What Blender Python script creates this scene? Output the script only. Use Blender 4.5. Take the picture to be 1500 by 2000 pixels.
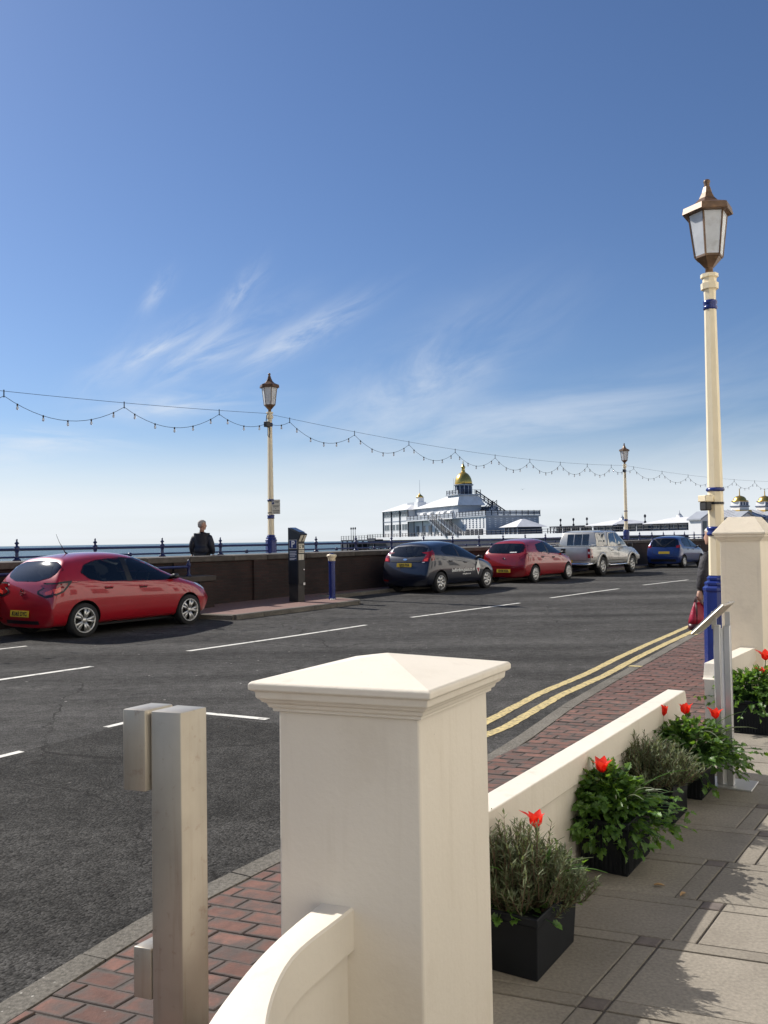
import bpy, bmesh, math, random
from mathutils import Vector, Matrix
from mathutils.bvhtree import BVHTree
R = math.radians
rnd = random.Random(7)
sc = bpy.context.scene
for o in list(bpy.data.objects):
    bpy.data.objects.remove(o)
col = sc.collection

# ------------------------------------------------------------------ camera, sky, sun, exposure
EYE = 1.63
cam = bpy.data.cameras.new('camera'); camo = bpy.data.objects.new('camera', cam); col.objects.link(camo)
cam.sensor_fit = 'VERTICAL'; cam.sensor_height = 24.0; cam.lens = 24.0*1720/2000
cam.clip_start = 0.05; cam.clip_end = 80000
pitch = math.atan(55.5/1720); roll = R(0.88)
fwd = Vector((0, math.cos(pitch), math.sin(pitch))); up0 = Vector((0, -math.sin(pitch), math.cos(pitch))); r0 = Vector((1, 0, 0))
right = r0*math.cos(roll)-up0*math.sin(roll); up = r0*math.sin(roll)+up0*math.cos(roll)
camo.matrix_world = Matrix(((right.x, up.x, -fwd.x, 0), (right.y, up.y, -fwd.y, 0), (right.z, up.z, -fwd.z, EYE), (0, 0, 0, 1)))
sc.camera = camo

SUN_AZ = R(55.0)      # to the left of the view direction
SUN_EL = R(39.0)
sun_dir = Vector((-math.sin(SUN_AZ)*math.cos(SUN_EL), math.cos(SUN_AZ)*math.cos(SUN_EL), math.sin(SUN_EL)))
sl = bpy.data.lights.new('sun', 'SUN'); sl.energy = 4.3; sl.angle = R(0.5); sl.color = (1.0, 0.945, 0.86)
so = bpy.data.objects.new('sun', sl); col.objects.link(so)
so.rotation_euler = (-sun_dir).to_track_quat('-Z', 'Y').to_euler()

world = bpy.data.worlds.new('World'); sc.world = world; world.use_nodes = True
wt = world.node_tree; wt.nodes.clear()
def wn(t, **k):
    n = wt.nodes.new(t)
    for a, b in k.items(): setattr(n, a, b)
    return n
def wmath(op, a, b=None, c=None, clamp=False):
    n = wn('ShaderNodeMath', operation=op); n.use_clamp = clamp
    for i, v in enumerate((a, b, c)):
        if v is None: continue
        if isinstance(v, (int, float)): n.inputs[i].default_value = v
        else: wt.links.new(v, n.inputs[i])
    return n.outputs[0]
sky = wn('ShaderNodeTexSky', sky_type='NISHITA'); sky.sun_disc = False
sky.sun_elevation = SUN_EL; sky.sun_rotation = -SUN_AZ; sky.altitude = 0; sky.air_density = 1.0; sky.dust_density = 0.5; sky.ozone_density = 3.0
tc = wn('ShaderNodeTexCoord'); sep = wn('ShaderNodeSeparateXYZ'); wt.links.new(tc.outputs['Generated'], sep.inputs[0])
dz = wmath('MAXIMUM', sep.outputs[2], 0.0)
den = wmath('ADD', dz, 0.06)
px = wmath('DIVIDE', sep.outputs[0], den); py = wmath('DIVIDE', sep.outputs[1], den)
cx = wn('ShaderNodeCombineXYZ'); wt.links.new(px, cx.inputs[0]); wt.links.new(py, cx.inputs[1])
# thin cirrus: stretched noise on a high flat layer
mp = wn('ShaderNodeMapping'); mp.inputs['Rotation'].default_value = (0, 0, R(38)); mp.inputs['Scale'].default_value = (1.15, 0.34, 1); mp.inputs['Location'].default_value = (3.1, 1.7, 0)
wt.links.new(cx.outputs[0], mp.inputs[0])
n1 = wn('ShaderNodeTexNoise'); n1.inputs['Scale'].default_value = 1.5; n1.inputs['Detail'].default_value = 9; n1.inputs['Roughness'].default_value = 0.60; n1.inputs['Distortion'].default_value = 0.7
wt.links.new(mp.outputs[0], n1.inputs['Vector'])
mp2 = wn('ShaderNodeMapping'); mp2.inputs['Scale'].default_value = (0.30, 0.30, 1); mp2.inputs['Location'].default_value = (0.4, 0.9, 0)
wt.links.new(cx.outputs[0], mp2.inputs[0])
n2 = wn('ShaderNodeTexNoise'); n2.inputs['Scale'].default_value = 1.1; n2.inputs['Detail'].default_value = 3
wt.links.new(mp2.outputs[0], n2.inputs['Vector'])
def wramp(v, lo, hi):
    n = wn('ShaderNodeMapRange', interpolation_type='SMOOTHSTEP'); n.inputs[1].default_value = lo; n.inputs[2].default_value = hi
    wt.links.new(v, n.inputs[0]); return n.outputs[0]
streak = wramp(n1.outputs[0], 0.47, 0.80)
cover = wramp(n2.outputs[0], 0.40, 0.62)
low = wmath('SUBTRACT', 1.0, wramp(sep.outputs[2], 0.15, 0.27))          # the cirrus stays in the lower sky
cir = wmath('MULTIPLY', wmath('MULTIPLY', streak, cover), low)
band = wmath('SUBTRACT', 1.0, wramp(sep.outputs[2], 0.03, 0.135))          # milky layer on the horizon
nb = wn('ShaderNodeTexNoise'); nb.inputs['Scale'].default_value = 0.55; nb.inputs['Detail'].default_value = 5
mp3 = wn('ShaderNodeMapping'); mp3.inputs['Scale'].default_value = (0.5, 0.5, 1); wt.links.new(cx.outputs[0], mp3.inputs[0]); wt.links.new(mp3.outputs[0], nb.inputs['Vector'])
bandn = wmath('MULTIPLY', wmath('POWER', band, 1.0), wmath('MULTIPLY_ADD', nb.outputs[0], 0.6, 0.62), None, True)
tint = wn('ShaderNodeMix', data_type='RGBA', blend_type='MULTIPLY'); tint.inputs[0].default_value = 1.0; wt.links.new(sky.outputs[0], tint.inputs[6]); tint.inputs[7].default_value = (0.90, 1.03, 1.26, 1)
mixc = wn('ShaderNodeMix', data_type='RGBA'); wt.links.new(tint.outputs[2], mixc.inputs[6]); mixc.inputs[7].default_value = (10.6, 11.2, 11.9, 1)
wt.links.new(wmath('MULTIPLY', bandn, 0.88), mixc.inputs[0])
mixd = wn('ShaderNodeMix', data_type='RGBA'); wt.links.new(mixc.outputs[2], mixd.inputs[6]); mixd.inputs[7].default_value = (9.6, 10.3, 11.2, 1)
az = wmath('ARCTAN2', sep.outputs[0], sep.outputs[1])
total = wmath('MULTIPLY', cir, 0.15)
for (a0, e0, ang, ln, wd, st_) in ((-0.247, 0.215, 31, 0.050, 0.0095, 0.75), (-0.190, 0.214, 27, 0.070, 0.016, 0.75), (-0.093, 0.226, 27, 0.068, 0.0125, 0.85), (-0.158, 0.273, 48, 0.028, 0.010, 0.5), (-0.252, 0.268, 52, 0.022, 0.007, 0.42),
                               (0.045, 0.180, 25, 0.115, 0.038, 0.68), (-0.225, 0.152, 6, 0.075, 0.012, 0.75), (-0.375, 0.111, -2, 0.080, 0.010, 0.90), (0.14, 0.128, 6, 0.20, 0.026, 0.65), (-0.30, 0.19, 40, 0.05, 0.016, 0.3), (-0.42, 0.088, 3, 0.05, 0.010, 0.55), (0.40, 0.10, 8, 0.12, 0.02, 0.35)):
    da = wmath('SUBTRACT', az, a0); de = wmath('SUBTRACT', sep.outputs[2], e0); c_, s_ = math.cos(R(ang)), math.sin(R(ang))
    u_ = wmath('ADD', wmath('MULTIPLY', da, c_), wmath('MULTIPLY', de, s_)); v_ = wmath('SUBTRACT', wmath('MULTIPLY', de, c_), wmath('MULTIPLY', da, s_))
    cb = wn('ShaderNodeCombineXYZ'); wt.links.new(wmath('MULTIPLY', u_, 1.0/ln*0.55), cb.inputs[0]); wt.links.new(wmath('MULTIPLY', v_, 0.5/wd), cb.inputs[1]); cb.inputs[2].default_value = a0*37+e0*11
    nz = wn('ShaderNodeTexNoise'); nz.inputs['Scale'].default_value = 1.3; nz.inputs['Detail'].default_value = 9; nz.inputs['Roughness'].default_value = 0.60; nz.inputs['Distortion'].default_value = 0.5; wt.links.new(cb.outputs[0], nz.inputs['Vector'])
    q_ = wmath('ADD', wmath('POWER', wmath('ABSOLUTE', wmath('DIVIDE', u_, ln)), 2.0), wmath('POWER', wmath('ABSOLUTE', wmath('DIVIDE', v_, wd)), 2.0))
    gs = wmath('EXPONENT', wmath('MULTIPLY', q_, -0.8))
    total = wmath('ADD', total, wmath('MULTIPLY', wmath('MULTIPLY', gs, wramp(nz.outputs[0], 0.28, 0.75)), st_))
wt.links.new(wmath('MULTIPLY', total, 0.8, None, True), mixd.inputs[0])
bg = wn('ShaderNodeBackground'); bg.inputs[1].default_value = 0.056; wt.links.new(mixd.outputs[2], bg.inputs[0])
wo = wn('ShaderNodeOutputWorld'); wt.links.new(bg.outputs[0], wo.inputs[0])

vs = sc.view_settings; vs.view_transform = 'Standard'; vs.look = 'None'; vs.gamma = 1.0; vs.exposure = 0.55; vs.use_curve_mapping = False
sc.render.engine = 'CYCLES'
sc.cycles.max_bounces = 8; sc.cycles.transparent_max_bounces = 12
sc.cycles.sample_clamp_indirect = 6.0; sc.cycles.use_denoising = True
sc.cycles.caustics_reflective = False; sc.cycles.caustics_refractive = False

# ------------------------------------------------------------------ materials
def mat(name, c, rough=0.6, metal=0.0, var=(3.0, 0.12), var2=None, bump=None, spec=0.5, coat=0.0, objrand=0.0, island=0.0,
        stain=None, streak=None, wear=None, specks=None, trans=0.0, ior=1.45, sheen=0.0):
    m = bpy.data.materials.new(name); m.use_nodes = True
    nt = m.node_tree; b = nt.nodes['Principled BSDF']; L = nt.links
    b.inputs['Roughness'].default_value = rough; b.inputs['Metallic'].default_value = metal
    b.inputs['Specular IOR Level'].default_value = spec; b.inputs['Coat Weight'].default_value = coat; b.inputs['Coat Roughness'].default_value = 0.03
    b.inputs['IOR'].default_value = ior
    if trans: b.inputs['Transmission Weight'].default_value = trans
    g = nt.nodes.new('ShaderNodeNewGeometry'); pos = g.outputs['Position']
    def noise(scale, detail=4, rgh=0.55):
        n = nt.nodes.new('ShaderNodeTexNoise'); n.inputs['Scale'].default_value = scale; n.inputs['Detail'].default_value = detail; n.inputs['Roughness'].default_value = rgh
        L.new(pos, n.inputs['Vector']); return n.outputs[0]
    def ma(op, a, bb, clamp=False):
        n = nt.nodes.new('ShaderNodeMath'); n.operation = op; n.use_clamp = clamp
        for i, v in enumerate((a, bb)):
            if isinstance(v, (int, float)): n.inputs[i].default_value = v
            else: L.new(v, n.inputs[i])
        return n.outputs[0]
    def maprange(v, lo, hi, a=0.0, bb=1.0):
        n = nt.nodes.new('ShaderNodeMapRange'); n.inputs[1].default_value = lo; n.inputs[2].default_value = hi; n.inputs[3].default_value = a; n.inputs[4].default_value = bb
        L.new(v, n.inputs[0]); return n.outputs[0]
    def mix(f, a, bb):
        n = nt.nodes.new('ShaderNodeMix'); n.data_type = 'RGBA'
        if isinstance(f, (int, float)): n.inputs[0].default_value = f
        else: L.new(f, n.inputs[0])
        for i, v in ((6, a), (7, bb)):
            if isinstance(v, tuple): n.inputs[i].default_value = (*v[:3], 1)
            else: L.new(v, n.inputs[i])
        return n.outputs[2]
    val = None
    def mulval(v):
        nonlocal val
        val = v if val is None else ma('MULTIPLY', val, v)
    if var: mulval(maprange(noise(var[0]), 0.3, 0.7, 1-var[1], 1+var[1]))
    if var2: mulval(maprange(noise(var2[0], 2), 0.3, 0.7, 1-var2[1], 1+var2[1]))
    if objrand:
        oi = nt.nodes.new('ShaderNodeObjectInfo'); mulval(maprange(oi.outputs['Random'], 0, 1, 1-objrand, 1+objrand))
    if island: mulval(maprange(g.outputs['Random Per Island'], 0, 1, 1-island, 1+island))
    colr = (*c, 1)
    if val is not None:
        h = nt.nodes.new('ShaderNodeVectorMath'); h.operation = 'SCALE'; h.inputs[0].default_value = c; L.new(val, h.inputs['Scale']); colr = h.outputs[0]
    if stain:   # (colour, noise scale, lo, hi, strength)
        f = maprange(noise(stain[1], 6, 0.6), stain[2], stain[3], 0, stain[4]); colr = mix(f, colr, stain[0])
    if streak:  # run marks down a wall (colour, scale, lo, hi, strength)
        mp_ = nt.nodes.new('ShaderNodeMapping'); mp_.inputs['Scale'].default_value = (streak[1], streak[1], streak[1]*0.05); L.new(pos, mp_.inputs[0])
        n = nt.nodes.new('ShaderNodeTexNoise'); n.inputs['Scale'].default_value = 1.0; n.inputs['Detail'].default_value = 6; n.inputs['Roughness'].default_value = 0.65; L.new(mp_.outputs[0], n.inputs['Vector'])
        f = ma('MULTIPLY', maprange(n.outputs[0], streak[2], streak[3], 0, streak[4]), maprange(noise(2.2, 3), 0.38, 0.62)); colr = mix(f, colr, streak[0])
    if wear:    # rubbed, dirty arrises (mesh attribute 'wear')
        at_ = nt.nodes.new('ShaderNodeAttribute'); at_.attribute_name = 'wear'
        f = ma('MULTIPLY', maprange(ma('ADD', at_.outputs['Fac'], ma('MULTIPLY', ma('SUBTRACT', noise(22, 4, 0.65), 0.5), 1.6)), 0.25, 0.85), wear[1]); colr = mix(f, colr, wear[0])
    if specks:  # (colour, voronoi scale, radius, strength)
        v = nt.nodes.new('ShaderNodeTexVoronoi'); v.inputs['Scale'].default_value = specks[1]; L.new(pos, v.inputs['Vector'])
        f = maprange(v.outputs['Distance'], specks[2], specks[2]*0.6, 0, specks[3])
        f = ma('MULTIPLY', f, maprange(noise(1.3, 2), 0.5, 0.6)); colr = mix(f, colr, specks[0])
    if isinstance(colr, tuple): b.inputs['Base Color'].default_value = colr
    else: L.new(colr, b.inputs['Base Color'])
    if bump:
        bn = nt.nodes.new('ShaderNodeBump'); bn.inputs['Strength'].default_value = bump[1]; bn.inputs['Distance'].default_value = bump[2] if len(bump) > 2 else 0.01
        L.new(noise(bump[0], 5, 0.6), bn.inputs['Height']); L.new(bn.outputs[0], b.inputs['Normal'])
    return m

MT = {}
MT['cream'] = mat('cream_masonry_paint', (0.69, 0.632, 0.54), 0.55, var=(1.6, 0.025), bump=(46, 0.22, 0.006), stain=((0.50, 0.43, 0.33), 2.6, 0.56, 0.85, 0.42), streak=((0.44, 0.36, 0.26), 16, 0.52, 0.80, 0.45), specks=((0.36, 0.31, 0.25), 22, 0.05, 0.6))
MT['cream_rough'] = mat('weathered_cream_paint', (0.78, 0.69, 0.55), 0.6, var=(2.4, 0.05), bump=(22, 0.35, 0.01), stain=((0.45, 0.39, 0.31), 2.3, 0.58, 0.8, 0.4), streak=((0.36, 0.30, 0.23), 12, 0.54, 0.78, 0.45))
MT['lamp_cream'] = mat('lamp_cream_paint', (0.80, 0.69, 0.48), 0.38, var=(5, 0.04), bump=(60, 0.06, 0.004), stain=((0.55, 0.40, 0.22), 9, 0.63, 0.78, 0.5))
MT['lamp_blue'] = mat('lamp_blue_paint', (0.014, 0.028, 0.16), 0.25, var=(6, 0.15), spec=0.6)
MT['rail_blue'] = mat('railing_blue_paint', (0.012, 0.02, 0.085), 0.35, var=(6, 0.15))
MT['bronze'] = mat('bronze_paint', (0.125, 0.07, 0.038), 0.42, 0.25, var=(8, 0.3), bump=(40, 0.15, 0.004), stain=((0.26, 0.15, 0.07), 12, 0.55, 0.75, 0.6))
MT['lamp_glass'] = mat('frosted_lamp_glass', (0.86, 0.88, 0.90), 0.35, var=(7, 0.10), trans=0.40, stain=((0.35, 0.31, 0.26), 6, 0.56, 0.8, 0.6))
MT['steel'] = mat('brushed_steel', (0.40, 0.365, 0.305), 0.38, 0.5, var=(5, 0.10), bump=(90, 0.03, 0.003), stain=((0.20, 0.12, 0.075), 24, 0.60, 0.74, 0.45), streak=((0.22, 0.15, 0.10), 40, 0.52, 0.78, 0.5))
MT['steel_light'] = mat('satin_aluminium', (0.55, 0.55, 0.55), 0.35, 0.7, var=(5, 0.06), bump=(90, 0.03, 0.003))
MT['black_plastic'] = mat('black_plastic', (0.007, 0.0085, 0.011), 0.6, spec=0.25, var=(10, 0.2), bump=(60, 0.08, 0.004))
MT['soil'] = mat('dark_soil', (0.03, 0.02, 0.013), 0.95, var=(40, 0.5), bump=(60, 0.9, 0.02))
MT['lavender'] = mat('lavender_leaf', (0.130, 0.155, 0.088), 0.6, var=(6, 0.25), island=0.42, spec=0.35)
MT['leaf'] = mat('fresh_green_leaf', (0.070, 0.140, 0.030), 0.40, var=(9, 0.25), island=0.55, spec=0.4)
MT['leaf_dark'] = mat('blue_green_leaf', (0.045, 0.10, 0.035), 0.4, var=(9, 0.2), spec=0.5)
MT['twig'] = mat('woody_stem', (0.13, 0.085, 0.055), 0.85, var=(20, 0.3))
MT['dry'] = mat('dry_leaf', (0.30, 0.19, 0.09), 0.8, var=(30, 0.3))
MT['petal'] = mat('tulip_petal', (0.80, 0.030, 0.016), 0.42, var=(30, 0.15), spec=0.4)
MT['brick'] = mat('clay_paver', (0.155, 0.075, 0.056), 0.85, var=(16, 0.2), var2=(1.6, 0.15), objrand=0.25, bump=(70, 0.5, 0.006), stain=((0.075, 0.062, 0.055), 6.5, 0.44, 0.62, 0.80), wear=((0.080, 0.070, 0.062), 0.80), specks=((0.5, 0.47, 0.42), 9, 0.06, 0.8))
MT['brick_far'] = mat('clay_paver_small', (0.145, 0.066, 0.051), 0.85, var=(14, 0.18), var2=(1.1, 0.14), island=0.22, bump=(70, 0.4, 0.005), wear=((0.080, 0.070, 0.062), 0.72), stain=((0.075, 0.060, 0.054), 5.5, 0.46, 0.68, 0.7))
MT['joint'] = mat('jointing_sand', (0.075, 0.066, 0.058), 0.95, var=(30, 0.3), bump=(90, 0.5, 0.006))
MT['kerb'] = mat('granite_kerb', (0.150, 0.138, 0.118), 0.9, spec=0.2, var=(60, 0.35), var2=(2.5, 0.15), objrand=0.10, bump=(110, 0.8, 0.008), specks=((0.6, 0.58, 0.52), 30, 0.16, 0.6))
MT['slab'] = mat('concrete_slab', (0.222, 0.200, 0.168), 0.9, spec=0.2, var=(75, 0.17), var2=(2.2, 0.12), objrand=0.09, bump=(120, 0.5, 0.004), stain=((0.11, 0.095, 0.08), 3.1, 0.55, 0.8, 0.5))
MT['slab_dark'] = mat('dark_concrete_slab', (0.125, 0.105, 0.095), 0.85, var=(26, 0.16), objrand=0.12, bump=(120, 0.5, 0.004))
MT['paint_white'] = mat('worn_white_road_paint', (0.66, 0.64, 0.58), 0.65, var=(14, 0.12), bump=(80, 0.4, 0.004), stain=((0.11, 0.11, 0.105), 9, 0.56, 0.66, 0.8))
MT['paint_yellow'] = mat('worn_yellow_road_paint', (0.52, 0.415, 0.19), 0.7, var=(12, 0.16), bump=(90, 0.6, 0.006), stain=((0.090, 0.083, 0.070), 27, 0.50, 0.64, 0.75))
MT['wall_brick'] = None
MT['coping'] = mat('stone_coping', (0.088, 0.077, 0.066), 0.85, var=(5, 0.25), objrand=0.3, bump=(40, 0.4, 0.01), stain=((0.06, 0.05, 0.045), 2.0, 0.48, 0.7, 0.8))
MT['concrete'] = mat('sea_concrete', (0.30, 0.28, 0.25), 0.85, var=(3, 0.15), bump=(30, 0.4, 0.01))
MT['tarmac_prom'] = mat('promenade_tarmac', (0.20, 0.12, 0.10), 0.85, var=(20, 0.15), bump=(60, 0.4, 0.006))
MT['shingle'] = mat('beach_shingle', (0.28, 0.22, 0.16), 0.9, var=(4, 0.3), bump=(12, 1.0, 0.05))
MT['hotel'] = mat('hotel_stucco', (0.92, 0.88, 0.79), 0.8, var=(1.0, 0.04))
MT['dark'] = mat('dark_void', (0.012, 0.012, 0.013), 0.6, var=None)
MT['tyre'] = mat('tyre_rubber', (0.014, 0.014, 0.015), 0.75, var=(30, 0.2))
MT['alloy'] = mat('alloy_wheel', (0.60, 0.59, 0.56), 0.30, 0.75, var=(20, 0.05))
MT['chrome'] = mat('chrome', (0.75, 0.76, 0.78), 0.12, 1.0, var=None)
MT['glass'] = mat('car_glass', (0.016, 0.020, 0.021), 0.03, var=None, spec=1.0, coat=1.0)
MT['glass_dark'] = MT['glass']
def clear_glass(name, tint, ior):
    m = bpy.data.materials.new(name); m.use_nodes = True; nt = m.node_tree; nt.nodes.clear(); L = nt.links
    o = nt.nodes.new('ShaderNodeOutputMaterial'); t = nt.nodes.new('ShaderNodeBsdfTransparent'); t.inputs[0].default_value = (*tint, 1)
    g = nt.nodes.new('ShaderNodeBsdfGlossy'); g.inputs['Roughness'].default_value = 0.035; g.inputs[0].default_value = (1, 1, 1, 1)
    f = nt.nodes.new('ShaderNodeFresnel'); f.inputs[0].default_value = ior; x = nt.nodes.new('ShaderNodeMixShader')
    L.new(f.outputs[0], x.inputs[0]); L.new(t.outputs[0], x.inputs[1]); L.new(g.outputs[0], x.inputs[2]); L.new(x.outputs[0], o.inputs[0]); return m
MT['car_window'] = clear_glass('tinted_car_window', (0.50, 0.54, 0.53), 1.62)
MT['interior'] = mat('car_interior', (0.020, 0.019, 0.019), 0.8, var=(12, 0.2))
MT['seam'] = mat('panel_gap', (0.012, 0.008, 0.008), 0.6, var=None)
MT['trim'] = mat('black_trim', (0.012, 0.012, 0.014), 0.35, var=None)
MT['lens_red'] = mat('red_lens', (0.20, 0.004, 0.006), 0.08, var=None, coat=1.0)
MT['lens_bright'] = mat('bright_red_lens', (0.70, 0.05, 0.03), 0.1, var=None, coat=1.0)
MT['lens_clear'] = mat('clear_lens', (0.55, 0.56, 0.58), 0.08, var=None, coat=1.0)
MT['plate'] = mat('yellow_plate', (0.52, 0.36, 0.03), 0.4, var=None)
MT['ink'] = mat('black_lettering', (0.01, 0.01, 0.01), 0.5, var=None)
MT['white'] = mat('white_print', (0.78, 0.78, 0.76), 0.5, var=None)
MT['offwhite'] = mat('cream_print', (0.60, 0.57, 0.47), 0.5, var=None)
MT['p_blue'] = mat('sign_blue', (0.010, 0.030, 0.13), 0.5, var=None)
MT['machine'] = mat('dark_machine_paint', (0.012, 0.014, 0.019), 0.35, var=(4, 0.15))
MT['machine_front'] = mat('grey_machine_front', (0.032, 0.030, 0.028), 0.5, var=(4, 0.15))
MT['solar'] = mat('solar_panel', (0.02, 0.022, 0.03), 0.12, var=None, coat=0.7)
MT['wire'] = mat('black_cable', (0.015, 0.015, 0.017), 0.6, var=None)
MT['bulb'] = mat('festoon_bulb', (0.85, 0.86, 0.86), 0.10, var=None, trans=0.5, coat=0.5)
MT['skin'] = mat('skin', (0.42, 0.24, 0.17), 0.55, var=(20, 0.06))
MT['grey_hair'] = mat('grey_hair', (0.34, 0.31, 0.28), 0.7, var=(60, 0.3), bump=(120, 0.6, 0.005))
MT['white_hair'] = mat('white_hair', (0.72, 0.68, 0.60), 0.7, var=(60, 0.15), bump=(120, 0.6, 0.005))
MT['navy_coat'] = mat('navy_jacket', (0.012, 0.013, 0.022), 0.55, var=(9, 0.2), bump=(14, 0.5, 0.03))
MT['grey_coat'] = mat('charcoal_coat', (0.033, 0.030, 0.034), 0.7, var=(9, 0.25), bump=(12, 0.7, 0.04))
MT['trouser'] = mat('dark_trousers', (0.02, 0.021, 0.026), 0.75, var=(9, 0.2))
MT['bag_red'] = mat('crimson_leather', (0.30, 0.008, 0.03), 0.32, var=(14, 0.2), bump=(18, 0.5, 0.02))
MT['bag_dark'] = mat('dark_burgundy_leather', (0.045, 0.006, 0.012), 0.4, var=(14, 0.2))
MT['pier_white'] = mat('pier_white_paint', (0.78, 0.78, 0.77), 0.5, var=(0.4, 0.05))
MT['pier_grey'] = mat('pier_grey_paint', (0.40, 0.43, 0.47), 0.6, var=(0.5, 0.08))
MT['pier_roof'] = mat('pier_roof_felt', (0.72, 0.71, 0.70), 0.55, var=(0.7, 0.10))
MT['pier_lead'] = mat('pier_roof_lead', (0.33, 0.35, 0.38), 0.5, var=(0.7, 0.10))
MT['pier_dark'] = mat('pier_iron', (0.022, 0.026, 0.038), 0.6, var=(1, 0.2))
MT['pier_blue'] = mat('pier_dark_blue', (0.05, 0.07, 0.12), 0.5, var=(1, 0.15))
MT['pier_glass'] = mat('pier_window_glass', (0.06, 0.09, 0.11), 0.06, var=None, spec=0.6)
MT['gold'] = mat('gold_leaf', (0.78, 0.50, 0.12), 0.28, 0.9, var=(3, 0.12), bump=(3, 0.2, 0.05))
MT['ochre'] = mat('ochre_paint', (0.55, 0.37, 0.10), 0.5, var=(2, 0.1))
MT['gull'] = mat('gull_feather', (0.5, 0.5, 0.52), 0.7, var=None)
def paint(name, c, metal=0.0, rough=0.32):
    return mat(name, c, rough, metal, var=(5, 0.04), coat=1.0, spec=0.5)
MT['red_a'] = paint('car_red', (0.33, 0.006, 0.014), 0.1)
MT['red_b'] = paint('car_bright_red', (0.27, 0.009, 0.013), 0.1)
MT['navy'] = paint('car_blue_black', (0.010, 0.013, 0.026), 0.3)
MT['silver'] = paint('car_silver', (0.46, 0.45, 0.415), 0.5, 0.35)
MT['blue'] = paint('car_blue', (0.006, 0.025, 0.13), 0.2)

def translucent(m, c, w):
    nt = m.node_tree; b = nt.nodes['Principled BSDF']; o = nt.nodes['Material Output']
    t = nt.nodes.new('ShaderNodeBsdfTranslucent'); t.inputs[0].default_value = (*c, 1)
    x = nt.nodes.new('ShaderNodeMixShader'); x.inputs[0].default_value = w
    nt.links.new(b.outputs[0], x.inputs[1]); nt.links.new(t.outputs[0], x.inputs[2]); nt.links.new(x.outputs[0], o.inputs[0])
translucent(MT['leaf'], (0.20, 0.36, 0.03), 0.38); translucent(MT['lavender'], (0.25, 0.30, 0.10), 0.30); translucent(MT['leaf_dark'], (0.12, 0.24, 0.04), 0.3); translucent(MT['petal'], (0.9, 0.06, 0.03), 0.4)

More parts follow.
